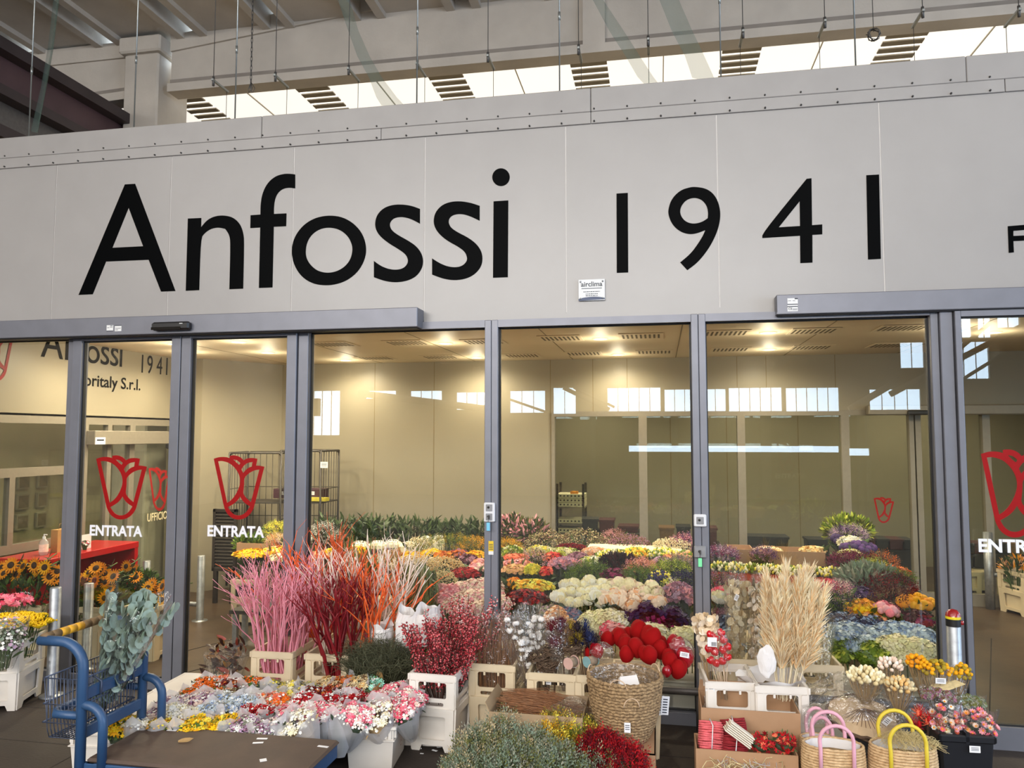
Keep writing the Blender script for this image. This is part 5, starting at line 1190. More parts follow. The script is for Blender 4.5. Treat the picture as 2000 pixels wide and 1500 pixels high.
statice(1040, 1452, .18, .11, GR, 'grey-green statice clump between the left ones and the yellow one'); statice(990, 1492, .14, .15, ['sage', 'grey', 'sage', 'olive'], 'pale grey statice clump at the lower photo edge, the left one')
statice(1090, 1488, .15, .15, ['sage', 'grey', 'sage', 'olive'], 'pale grey statice clump at the lower photo edge, the right one'); statice(905, 1500, .10, .09, GR, 'small grey statice clump at the lower left corner of the front carton')
statice(1088, 1420, .22, .105, ['mustard', 'lemon', 'gold', 'olive'], 'yellow-green statice clump, left one below the open carton'); statice(1138, 1433, .20, .085, ['mustard', 'lemon', 'moss', 'olive'], 'yellow-green statice clump, right one beside the red clumps')
statice(1170, 1455, .19, .10, ['crimson', 'red', 'wine'], 'red statice clump next to the yellow-green one'); statice(1215, 1478, .17, .11, ['crimson', 'red', 'wine'], 'red statice clump at the right end of the front carton'); statice(1178, 1490, .15, .08, GR, 'small grey sprig clump among the red statice', 90)
crumple('clear_wrap', 'crumpled clear wrap with white bits behind the red statice', G(1190, 1428, .2), .09, .05, .035, 12)
# ---- lunaria, heart picks, pampas
j1, jp = crate_px(CR_B, 1424, 1512, 1290, 'beige crate behind, holding tall wrapped honesty', rz=.05)
j2, jq = crate_px(CR_B, 1555, 1642, 1300, 'pinkish beige crate behind the pampas, holding wrapped white dried flowers', rz=.05)
j3, jr = crate_px(CR_W, 1392, 1468, 1334, 'pale crate in front holding the red heart picks', rz=.06)
j4, js = crate_px(CR_W, 1484, 1572, 1342, 'pale crate in front holding the pampas grass', rz=.06)
m_lun = mat('honesty_disc', (226, 202, 166), .45, var=.10, scale=14); m_lun2 = mat('honesty_disc_pale', (236, 222, 200), .4, var=.06)
COIN = (np.array([(0, 0, 0)]+[(math.cos(2*PI*i/10), 1.25*math.sin(2*PI*i/10), .05*math.sin(3*i)) for i in range(10)]), [(0, 1+i, 1+(i+1) % 10) for i in range(10)])
def lunaria(p0, p1, r1, n, lab, wrap=True, low=.2, s=.019):
    t, L = cellobunch('honesty_bunch', lab, 'flowers', p0, p1, .05, r1, 'honesty bunches') if wrap else (thing('honesty_bunch', lab, 'flowers', p0, 0, 'honesty bunches'), (Vector(p1)-Vector(p0)).length)
    if not wrap: t.rotation_euler = axis_rot(Vector(p1)-Vector(p0))
    mb = MB(); ms = MB(); P = []
    for i in range(14):
        a, r = U(0, 6.28), U(.2, .95)*r1; x, y = r*math.cos(a), r*math.sin(a)*.7; ms.tube([(x*.3, y*.3, 0), (x*.7, y*.7, L*.5), (x, y, L*U(.8, .95))], .002, 4, cap=False)
    for i in range(n): a, r, h = U(0, 6.28), math.sqrt(U(0, 1))*r1, U(low, .93); k = .45+.55*h; P.append((r*k*math.cos(a), r*k*math.sin(a)*.75, h*L))
    mb.stamp(COIN, P, basis([(U(-1, 1), -1+U(-.6, .6), U(-.6, .6)) for _ in P]), RS.uniform(.75, 1.2, n)*s, RS.choice(2, n)); mb.obj('seed_discs', [m_lun, m_lun2], t); ms.obj('stems', m_stemb, t); return t
lt = lunaria((jp.x-.07, jp.y, .25), A(1440, 1122, jp.y-.03), .085, 170, 'tall wrapped honesty, left one with white tag, behind the heart picks'); tagcard(lt, (-.05, -.06, .55), .028, .04, (0, .5, 0))
lunaria((jp.x+.03, jp.y-.06, .25), A(1485, 1126, jp.y-.08), .085, 190, 'tall wrapped honesty, right one beside the pampas grass')
lunaria((jp.x+.14, jp.y+.1, .25), A(1530, 1132, jp.y+.08), .06, 60, 'tall wrapped honesty partly hidden behind the pampas plumes')
lunaria((jr.x-.10, jr.y+.05, .30), A(1378, 1190, jr.y+.1), .085, 110, 'loose honesty sprays in front of the third mullion', False, .4)
# heart picks on thin sticks
m_hp = mat('red_lacquer', (196, 16, 28), .2, coat=.5, var=.04); m_stick2 = mat('clear_stick', (214, 190, 164), .4)
HP = heart_mesh().mesh('heart_pick_head', m_hp)
i = 0
for px, py in ((1387, 1240), (1396, 1246), (1408, 1236), (1412, 1250), (1384, 1268), (1397, 1274), (1412, 1270), (1422, 1264), (1388, 1290), (1399, 1296), (1410, 1292), (1421, 1284), (1391, 1262)):
    p = A(px, py, jr.y-.08); t = thing('heart_pick', 'shiny red heart on a thin stick in the pale crate', 'heart pick', (jr.x-.02, jr.y-.06, .30), 0, 'red heart picks in the pale crate'); q = p-Vector((jr.x-.02, jr.y-.06, .30))
    h = bpy.data.objects.new('heart', HP); COL.objects.link(h); h.parent = t; h.location = q; h.scale = (.42,)*3; h.rotation_euler = (U(-.5, .5), U(-.8, .8), U(-.6, .6)); mb = MB(); mb.tube([(U(-.02, .02), U(-.02, .02), 0), tuple(q)], .0018, 4); mb.obj('stick', m_stick2, t)
crumple('clear_wrap', 'clear wrap around the red heart picks', A(1404, 1268, jr.y-.08), .062, .05, .12, 21, amp=.1)
p = A(1391, 1254, jr.y-.15); t = thing('price_label', 'white barcode label on the wrapped heart picks', 'label', p); mb = MB(); mb.b2(-.026, .026, -.001, .001, -.026, .026, 0)
for q in range(7): mb.b2(-.004+q*.004, -.002+q*.004, -.002, -.001, -.022, .0, 1)
mb.obj('label', [m_tag, m_ink], t)
t = thing('price_label', 'small white label on the rim of the pale heart-pick crate', 'label', (jr.x-.11, jr.y-CD/2-.004, CH-.03)); tagcard(t, (0, 0, 0), .05, .045)
# pampas
m_pam = mat('pampas_plume', (250, 232, 200), .8, var=.12, scale=6, spec=.1); m_pam2 = mat('pampas_plume_tan', (236, 200, 152), .8, var=.12, scale=6, spec=.1)
def pampas_mesh(seed, L=.62):
    rnd = random.Random(seed); mb = MB(); mb.tube([(0, 0, 0), (.01, 0, L*.5), (.03, .0, L*.97)], [.003, .0025, .001], 4, 0, cap=False)
    T = (np.array([(-.035, 0, 0), (.035, 0, 0), (-.03, .03, .33), (.03, .03, .33), (-.02, .12, .7), (.02, .12, .7), (0, .24, 1)]), [(0, 1, 3, 2), (2, 3, 5, 4), (4, 5, 6)])
    P = []; N = []; S_ = []
    for i in range(620):
        u = rnd.uniform(.30, 1); a = rnd.uniform(0, 6.28); P.append((.03*u*u, 0, u*L*.97)); w = .5*(1-u)+.22; N.append((math.cos(a)*w, math.sin(a)*w, 1)); S_.append(rnd.uniform(.07, .15)*(1.15-u*.45))
    mb.stamp(T, P, basis(N), np.array(S_)*np.ones(len(S_)), RS.choice([0, 0, 1], len(P))); return mb.mesh('pampas_plume', [m_pam, m_pam2])
PM = [pampas_mesh(i) for i in range(4)]
for i in range(26):
    u = (i % 9)/8*2-1; v = U(-1, 1); o = bpy.data.objects.new('pampas_plume', PM[i % 4]); COL.objects.link(o); o.location = (js.x+.05+u*.04, js.y+v*.06, CH-.12); o.rotation_euler = axis_rot((u*.20+.10+U(-.06, .06), v*.12, 1)); o.rotation_euler.rotate_axis('Z', U(0, 6.28)); k = U(.88, 1.14)*(1.06-.1*abs(u)); o.scale = (k, k, k)
    tag(o, 'cream pampas grass plume standing in the pale crate with white paper', 'grass', 'pampas plumes')
# white paper around the pampas crate
mb = MB(); c = Vector((js.x, js.y, 0)); n = 28; V = []; F = []
for i in range(5):
    for j in range(n):
        a = 2*PI*j/n; u = i/4; r = .10+.05*u+.012*math.sin(5*a+i); left = max(0, -math.cos(a-.4)); z = CH-.06+.07*u+.01*math.sin(7*a)
        V.append((c.x+r*math.cos(a)*1.1-.05*u*left, c.y+r*math.sin(a), z))
for i in range(4):
    for j in range(n): F.append((i*n+j, i*n+(j+1) % n, (i+1)*n+(j+1) % n, (i+1)*n+j))
mb.add(V, F, 0, True); tag(mb.obj('paper_wrap', m_paperw), 'crumpled white paper collar round the foot of the pampas grass', 'paper')
p = A(1497, 1292, js.y-.12); crumple('paper_wrap', 'upright rounded flap of white paper left of the pampas foot', p, .05, .014, .085, 30, m_paperw, 'paper', amp=.10)
# wrapped white dried flowers
t, L = cellobunch('white_dried_bunch', 'tall wrapped fine white dried flowers right of the pampas grass', 'flowers', (jq.x+.03, jq.y-.02, .26), A(1606, 1206, jq.y-.03), .08, .105)
mb = MB(); mb.stamp(STAR5, [(U(-.09, .09), U(-.06, .06), U(.15, .92)*L) for _ in range(900)], basis([(U(-1, 1), -1+U(-.8, .8), U(-.3, 1)) for _ in range(900)]), RS.uniform(.004, .009, 900), RS.choice(2, 900)); mb.obj('tiny_flowers', [cm('white'), cm('cream')], t)
# ---- cartons right
qa, qb = G(1369, 1382, .33), G(1561, 1390, .33)
carton('cardboard_box', qa.x, qb.x, qa.y-.0, qa.y+.30, 0, .33, m_card, 'tall open brown carton behind the red wreaths', [('B', .06, 80)])
ra, rb2 = G(1359, 1462, .20), G(1557, 1472, .20)
carton('cardboard_box', ra.x, rb2.x, ra.y, qa.y-.02, 0, .20, m_card, 'low open brown carton holding red rope bundles and wreaths')
mb = MB(); mb.b2(ra.x+.02, rb2.x-.02, ra.y+.02, qa.y-.04, .008, .15); o = mb.obj('packing_sheet', m_cardin); tag(o, 'brown packing sheet filling the low open carton', 'packing sheet')
def rope_bundle(px, py, y, w, d, h, m, lab, rot=(0, 0, 0), n=11):
    p = A(px, py, y); t = thing('rope_bundle', lab, 'rope bundle', p, 0, 'folded rope bundles in the low carton'); t.rotation_euler = rot; mb = MB()
    for i in range(n):
        z = -h/2+h*(i+.5)/n
        for j in range(3):
            yy = d*(-.36+.36*j); mb.tube([(-w/2, yy, z), (-w/4, yy-.004, z+U(-.004, .004)), (0, yy, z+U(-.004, .004)), (w/4, yy+.004, z+U(-.004, .004)), (w/2, yy, z)], [h/n*.4, h/n*.6, h/n*.6, h/n*.6, h/n*.4], 6)
    mb.obj('rope', m, t); mb = MB(); e = .006; mb.tube([(.0, -d/2-e, -h/2-e), (.0, d/2+e, -h/2-e), (.0, d/2+e, h/2+e), (.0, -d/2-e, h/2+e)], .003, 5, closed=True); mb.obj('white_band', m_tag, t)
my = ra.y+.10
rope_bundle(1388, 1437, my, .12, .09, .13, mat('coral_rope', (226, 104, 110), .75, var=.15, scale=40, bump=.5, bscale=120), 'coral pink rope bundle at the left end of the low carton', (0, .06, .1))
rope_bundle(1434, 1426, my+.06, .13, .09, .10, mat('dark_red_rope', (146, 26, 36), .75, var=.15, scale=40, bump=.5, bscale=120), 'dark red rope bundle standing behind the white paper bundle', (0, -.15, 0))
rope_bundle(1434, 1455, my-.02, .13, .09, .09, mat('dark_red_rope', (146, 26, 36)), 'dark red rope bundle lying under the white paper bundle', (0, .1, .1))
p = A(1444, 1432, my-.07); t = thing('paper_bundle', 'stack of folded cream paper strips tied over the red rope bundles', 'paper bundle', p); t.rotation_euler = (0, .62, .1); mb = MB()
for i in range(6): mb.b2(-.075+U(-.006, .006), .075+U(-.006, .006), -.03, .03, -.03+i*.01, -.023+i*.01, 0, bev=.003)
mb.obj('strips', mat('cream_paper', (232, 222, 204), .7, var=.05), t)
def red_wreath(px, py, y, r, lab):
    p = A(px, py, y); t = thing('flower_wreath', lab, 'wreath', p, 0, 'red flower wreaths'); t.rotation_euler = (.5, 0, 0); mb = MB(); P = []
    for i in range(60): a = U(0, 6.28); q = U(0, 6.28); P.append(((r+.02*math.cos(q))*math.cos(a), (r+.02*math.cos(q))*math.sin(a), .022*math.sin(q)))
    mb.stamp(STAR8, P, basis(np.array(P)*[.5, .5, 1]+[0, -.3, .6], True, .4), RS.uniform(.010, .02, 60), RS.choice([0, 0, 1, 2], 60)); mb.stamp(LEAF, P, basis(np.array(P)+[0, 0, .02], True, .6), .025, 3); mb.obj('flowers', [cm('red'), cm('crimson'), cm('coral'), m_stem], t)
    mb = MB(); mb.tube([(r*math.cos(a), r*math.sin(a), 0) for a in np.linspace(0, 2*PI, 21)[:-1]], .018, 6, closed=True); mb.obj('ring', m_stemd, t)
red_wreath(1487, 1451, my-.02, .034, 'red flower wreath beside the cream paper bundle'); red_wreath(1530, 1450, my-.0, .038, 'red flower wreath at the right end of the low carton')
t = thing('raffia_heap', 'heap of tangled straw raffia at the lower photo edge before the low carton', 'raffia', G(1450, 1512, .12)); mb = MB()
for i in range(170):
    c0 = Vector((U(-.17, .17), U(-.09, .09), U(-.06, .045))); a = U(0, 6.28); q = [c0+Vector((.05*math.cos(a+k*.9)*U(.5, 1.2), .05*math.sin(a+k*.9)*U(.5, 1.2), U(-.02, .03))) for k in range(4)]; mb.tube(q, .0022, 3, RS.choice([0, 0, 1]), cap=False)
mb.obj('strands', [cm('straw'), m_paper], t)
carton('cardboard_box', G(1375, 1500, .1).x, G(1525, 1500, .1).x, ra.y-.30, ra.y-.02, 0, .085, m_card, 'low tray under the straw raffia at the lower photo edge')
# ---- straw bags
m_straw = mat('straw_cord', (222, 190, 146), .8, alt=(186, 152, 110), scale=50, bump=.4, bscale=150)
def straw_bag(px0, px1, pyt, y, hm, hcol, lab, h, inner=None):
    a, b = A(px0, pyt, y), A(px1, pyt, y); w = b.x-a.x; cx = (a.x+b.x)/2; zt = a.z; t = thing('straw_bag', lab, 'bag', (cx, y, 0)); mb = MB(); nc = 22
    for i in range(nc):
        u = i/(nc-1); rx = w/2*(.86+.14*math.sin(u*2.4)); ry = rx*.62; z = .006+u*(zt-.012); n = 44
        mb.tube([(rx*math.cos(2*PI*j/n), ry*math.sin(2*PI*j/n), z+.0015*math.sin(j*3+i)+(.018*math.sin(2*PI*j/n*2+.6) if 0 else 0)) for j in range(n)], zt/nc*.58, 5, closed=True)
    mb.obj('woven_body', m_straw, t)
    for s, dy in ((-1, .0), (1, .02)):
        yy = s*w/2*.60; hb = MB(); x0 = w*.26; pts = [(-x0, yy-.008*(s < 0), zt-.14), (-x0, yy-.008*(s < 0), zt), (-x0*1.02, yy+dy, zt+.04)]+[(x0*1.02*math.cos(q), yy+dy, zt+.04+h*math.sin(q)) for q in np.linspace(PI*.96, PI*.04, 11)]+[(x0*1.02, yy+dy, zt+.04), (x0, yy-.008*(s < 0), zt), (x0, yy-.008*(s < 0), zt-.14)]
        hb.tube(pts, .0095, 9); hb.obj('handle', hm, t, label=hcol+' tubular handle')
    mb = MB(); mb.lathe([(w*.42, zt-.05), (w*.44, zt-.005)], 32, sy=.6, wob=lambda a, t_: .03*math.sin(9*a)); mb.obj('lining', m_paperw, t); return t, Vector((cx, y, zt))
m_pk = mat('pink_cord', (226, 168, 186), .55, var=.04); m_yc = mat('yellow_cord', (222, 196, 60), .5, var=.05)
b1, e1 = straw_bag(1566, 1688, 1447, -.93, m_pk, 'pink', 'straw tote bag with pink handles in front of the tall carton', .075)
b2, e2 = straw_bag(1697, 1828, 1449, -.90, m_yc, 'yellow', 'straw tote bag with yellow handles stuffed with pale fibre', .085)
p = A(1590, 1428, -.72); b3, e3 = straw_bag(1562, 1640, 1436, -.70, m_pk, 'pink', 'straw tote bag with pink handles behind, half hidden by the front pink one', .08)
t = thing('fibre_tuft', 'tuft of pale yellow sisal fibre filling the yellow-handled straw bag', 'fibre', e2); mb = MB()
for i in range(420):
    a, r = U(0, 6.28), math.sqrt(U(0, 1))*.12; x, y = r*math.cos(a)+.03, r*.6*math.sin(a); z = .05*(1-(r/.125)**2); d = U(0, 6.28); mb.tube([(x, y, z-.02), (x+.03*math.cos(d), y+.03*math.sin(d), z+U(.0, .02)), (x+.07*math.cos(d+.6), y+.05*math.sin(d+.6), z-U(0, .02))], .0008, 3, cap=False)
mb.obj('fibres', mat('sisal', (226, 206, 150), .7, var=.1), t)
# ---- wrapped palm-fan disc behind the bags
p = G(1690, 1400, .30); t = thing('palm_fan_wreath', 'flat beige fan wreath with dark twig rim under clear film behind the straw bags', 'wreath', (p.x, p.y+.04, .30)); t.rotation_euler = (.42, .05, .15); mb = MB()
mb.lathe([(.0001, .035), (.06, .03), (.14, .012), (.185, -.02)], 40, sy=.85, wob=lambda a, t_: .04*math.sin(11*a)*t_, smooth=False); mb.obj('fan', mat('beige_fan', (206, 178, 142), .7, var=.14, scale=9), t)
mb = MB()
for i in range(5): mb.tube([((.185+U(-.01, .014))*math.cos(q), (.158+U(-.01, .014))*math.sin(q), -.022+U(-.012, .012)) for q in np.linspace(0, 6.28, 30)[:-1]], .006, 5, closed=True)
mb.obj('twig_rim', m_husk, t); mb = MB()
for i in range(17): a = PI+.25+i*(PI-.5)/16; mb.tube([(0, 0, .038), (.05*math.cos(a), .045*math.sin(a), .036), (.14*math.cos(a+.1), .12*math.sin(a+.1), .016)], [.003, .002, .001], 4)
mb.obj('fine_stalks', mat('red_brown_stalk', (96, 58, 44), .6), t)
t2 = thing('film_sheet', 'big sheet of crumpled clear film over the fan wreath behind the straw bags', 'film', (p.x, p.y+.03, .335)); n = 26; m_ = 18; V = []; F = []; r = np.random.RandomState(5)
for j in range(m_+1):
    for i in range(n+1):
        u, v = i/n*2-1, j/m_*2-1; x, y = u*.33, v*.20+.02; z = .075*(1-u*u*.8)*(1-.4*v*v)+.07*max(0, v)*(1-u*u)+.012*math.sin(9*u+4*v)+.01*math.sin(13*v-5*u)+r.normal(0, .006)-.10*max(0, -v-.4)-.06*max(0, abs(u)-.6); V.append((x, y, z))
for j in range(m_):
    for i in range(n): a = j*(n+1)+i; F.append((a, a+1, a+n+2, a+n+1))
mb = MB(); mb.add(V, F, 0, False); mb.obj('film', film('shiny_cellophane', (.985, .985, .985), .05, 2.4, haze=.05, hazecol=(.9, .9, .92), bump=1.0, bscale=30, base=.07), t2); tagcard(t2, (.07, -.18, .0), .03, .05, (.3, .6, 0))
# ---- drumstick bunches and fluffy bunches
def balls(name, lab, p0, p1, r1, n, rb, cols, stemm=m_stemb, wrap=True, fluffy=False, group=None):
    t, L = cellobunch(name, lab, 'flowers', p0, p1, .03, r1*1.12, group) if wrap else (thing(name, lab, 'flowers', p0, 0, group), (Vector(p1)-Vector(p0)).length)
    if not wrap: t.rotation_euler = axis_rot(Vector(p1)-Vector(p0))
    P, N = dome(n, r1, r1*.75, .05, .0, .08); P[:, 2] += L-.02; mb = MB(); ms = MB()
    if fluffy: mb.stamp((ICO2[0]*np.array([.8, .8, 1.3]), ICO2[1]), P, basis(N), rb*RS.uniform(.85, 1.15, n), RS.choice(len(cols), n), True)
    else: mb.stamp(ICO2, P, None, rb*RS.uniform(.88, 1.1, n), RS.choice(len(cols), n), True)
    for q in P: ms.tube([(q[0]*.2, q[1]*.2, 0), (q[0]*.9, q[1]*.9, q[2]-.05), tuple(q)], .0014, 3, cap=False)
    mb.obj('flower_balls', [cm(c) for c in cols], t); ms.obj('stems', stemm, t); return t
def foot(px, py, y, dz): p = A(px, py, y); return p, Vector((p.x, p.y+.02, p.z-dz))
y0 = -.55
p1, p0 = foot(1790, 1292, y0, .2); balls('drumstick_bunch', 'golden yellow drumstick balls on stems, left bunch', p0-Vector((-.03, 0, 0)), p1, .055, 30, .0125, ['gold', 'amber'], wrap=False, group='yellow drumstick bunches')
p1, p0 = foot(1828, 1304, y0-.05, .18); dt = balls('drumstick_bunch', 'yellow-olive drumstick balls in clear wrap with white tag, middle bunch', p0, p1, .075, 46, .0115, ['gold', 'mustard', 'mustard'], group='yellow drumstick bunches'); tagcard(dt, (0, -.07, .14), .05, .03)
p1, p0 = foot(1880, 1311, y0-.02, .18); balls('drumstick_bunch', 'yellow-olive drumstick balls in clear wrap, right bunch below the capped bollard', p0-Vector((.03, 0, 0)), p1, .055, 28, .0115, ['mustard', 'gold'], group='yellow drumstick bunches')
p1, p0 = foot(1738, 1297, y0+.05, .2); balls('bunny_tail_bunch', 'pale pink-white dried balls on stems in front of the cream hydrangeas', p0, p1, .06, 30, .0125, ['blush', 'white'], fluffy=True)
p1, p0 = foot(1690, 1318, y0-.02, .16); balls('bunny_tail_bunch', 'cream fluffy bunny-tail grass in clear wrap behind the film sheet', p0, p1, .085, 60, .0145, ['cream', 'straw'], fluffy=True)
p1, p0 = foot(1756, 1336, y0-.1, .16); balls('bunny_tail_bunch', 'beige feathery bunny-tail grass below the drumstick balls', p0, p1, .065, 60, .012, ['straw', 'beige', 'tan'], fluffy=True)
def cones(px, py, y, r1, n, cols, lab):
    p = A(px, py, y); t = thing('scabious_bunch', lab, 'flowers', p, 0); P, N = dome(n, r1, r1*.7, .03, 0, .05); mb = MB()
    for q in P:
        Q, M_ = dome(26, .016, .016, .013, -.2, .02); mb.stamp(petals(5, .5, .6), Q+q, basis(Q+np.array([0, 0, .006])), .0065, RS.choice(len(cols), 26))
    mb.obj('seed_heads', [cm(c) for c in cols], t); stems_mesh(20, r1*.8, r1*.6, 0, -.12, .4, .002).obj('stems', m_stemd, t); sl = sleeve(.17, .05, r1*1.15, parent=t); sl.location = (0, 0, -.13); sl.scale = (1, .7, 1)
cones(1832, 1362, -.68, .075, 16, ['mauve', 'grey', 'brown'], 'grey-mauve papery seed heads in clear wrap under the drumstick balls'); cones(1893, 1375, -.66, .065, 18, ['sage', 'grey', 'olive'], 'grey-green papery seed heads in clear wrap, right of the mauve ones')
p = A(1850, 1346, -.66); mb = MB(); mb.add([(-.09, 0, -.01), (.0, -.02, 0), (.09, .0, .03), (.06, .05, .035), (-.06, .05, .005)], [(0, 1, 2, 3, 4)]); tag(mb.obj('paper_strip', cm('straw'), None, p), 'straw coloured paper strip lying over the mauve seed heads', 'paper')
# ---- black bucket with strawflowers
ba, bb = A(1829, 1436, -.86), A(1946, 1440, -.86); bw = bb.x-ba.x; bz = ba.z
t = thing('black_bucket', 'square black plastic bucket with white label holding pink strawflowers', 'bucket', ((ba.x+bb.x)/2, -.86+bw*.5, 0), .05); mb = MB(); m_bk = mat('black_bucket_plastic', (24, 25, 30), .42, var=.05)
mb.box((0, 0, bz/2), (bw*.94, bw*.94, bz), 0, taper=.86, bev=.012); mb.obj('body', m_bk, t); mb = MB()
for q in ((-bw/2, bw/2, -bw/2, -bw/2+.02), (-bw/2, bw/2, bw/2-.02, bw/2), (-bw/2, -bw/2+.02, -bw/2, bw/2), (bw/2-.02, bw/2, -bw/2, bw/2)): mb.b2(*q, bz-.03, bz+.006, 0, bev=.006)
mb.b2(-.008, .008, -bw/2, bw/2, bz-.03, bz+.02); mb.obj('rim', m_bk, t); tagcard(t, (.03, -bw/2-.002, bz-.055), .05, .032)
BK = Vector(((ba.x+bb.x)/2, -.86+bw*.5, bz))
SF = (lambda: (lambda mb: (np.concatenate(mb.V), [tuple(f) for f in mb.F]))(MB().stamp(petals(9, .34, .75), [(0, 0, 0)], None, 1.0).stamp(petals(8, .36, 1.0), [(0, 0, .08)], None, .78)))()
def strawflowers(px, py, r1, n, cols, lab):
    p = A(px, py, -.80); t = thing('strawflower_bunch', lab, 'flowers', (p.x, BK.y-.05 if px < 1880 else BK.y-.02, bz-.03), 0, 'pink strawflower bunches'); h = p.z-bz+.03; P, N = dome(n, r1, r1*.8, h*.9, -.25, .06); P[:, 2] += h*.35; mb = MB()
    k = RS.choice(len(cols), n); mb.stamp(SF, P, basis(N+np.array([0, -.5, .2]), True, .2), RS.uniform(.012, .0185, n), k); mb.stamp(ICO1, P+N/np.linalg.norm(N, axis=1)[:, None]*.006, None, .0055, len(cols), True); mb.obj('flowers', [cm(c) for c in cols]+[cm('amber')], t)
    stems_mesh(24, r1*.8, r1*.6, h*.5, -.1, .5, .002, leaf=16, lsize=.04).obj('stems', [m_stem, m_leaf], t); sl = sleeve(h*1.5+.1, .05, r1*1.1, parent=t); sl.location = (0, 0, -.1)
strawflowers(1848, 1392, .065, 26, ['rosy', 'blush', 'pink', 'white'], 'pink and white strawflowers in clear wrap, rear left in the black bucket')
strawflowers(1862, 1418, .058, 22, ['coral', 'rosy', 'hot', 'cream', 'blush'], 'coral and dark pink strawflowers in clear wrap, front left in the black bucket')
strawflowers(1918, 1408, .075, 34, ['rosy', 'blush', 'peach', 'pink'], 'pink and peach strawflowers in clear wrap, right in the black bucket')
p = A(1808, 1392, -.75); thistles('amaranth_bunch', 'orange-red dried spikes between the yellow-handled bag and the black bucket', Vector((p.x, -.72, .1)), p, ['coral', 'red'], 8, .028, False, 40)
# ================================================================ cut flowers inside the shop, in rising rows
def depth_of(py):
    return float(np.interp(py, [1008, 1035, 1060, 1080, 1100, 1125, 1165, 1215, 1270], [3.35, 3.0, 2.4, 1.9, 1.5, 1.1, .78, .50, .32]))
def flat(px, py, w, h, cols, lab, kind='f', y=None, wrap=None, stem=m_stemd):
    y = depth_of(py) if y is None else y; p = A(px, py, y); k = mpp(p); rx = w*k/2; H = max(.02, h*k*.62); ry = min(.26, max(.10, rx*.8))
    n = int(min(420, max(70, 9000*rx*ry*2.2))); base = p-Vector((0, 0, H*.45)); d = min(base.z-.02, .34)
    o = dict(depth=d, stem=stem, wrap=wrap)
    if kind == 'f': return bunch('flower_bunch', lab, base, rx, ry, H, cols, STAR8, .0165, n, leaf=24, **o)
    if kind == 'm': return bunch('flower_bunch', lab, base, rx, ry, H, cols, CUP6, .021, int(n*.7), leaf=24, **o)
    if kind == 'g': return bunch('filler_bunch', lab, base, rx, ry, H*1.1, cols, ICO1, .0055, int(n*2.2), leaf=10, low=-.3, smooth=True, zs=.02, **o)
    if kind == 's': return bunch('spray_bunch', lab, base, rx, ry, H*1.05, cols, SPR, .05, int(n*.75), leaf=20, low=-.3, zs=.015, **o)
    if kind == 'l': return bunch('foliage_bunch', lab, base, rx, ry, H, cols, LEAF, .075, int(n*1.2), leaf=60, low=-.5, tilt=.35, cat='foliage', leafm=m_leafd, **o)
    if kind == 'b': return bunch('flower_bunch', lab, base, rx, ry, H, cols, ICO2, .03, max(6, int(n*.12)), leaf=24, smooth=True, **o)
    if kind == 't': return bunch('flower_bunch', lab, base, rx, ry, H, cols, TEA, .022, int(n*.7), leaf=40, smooth=True, tilt=.2, **o)
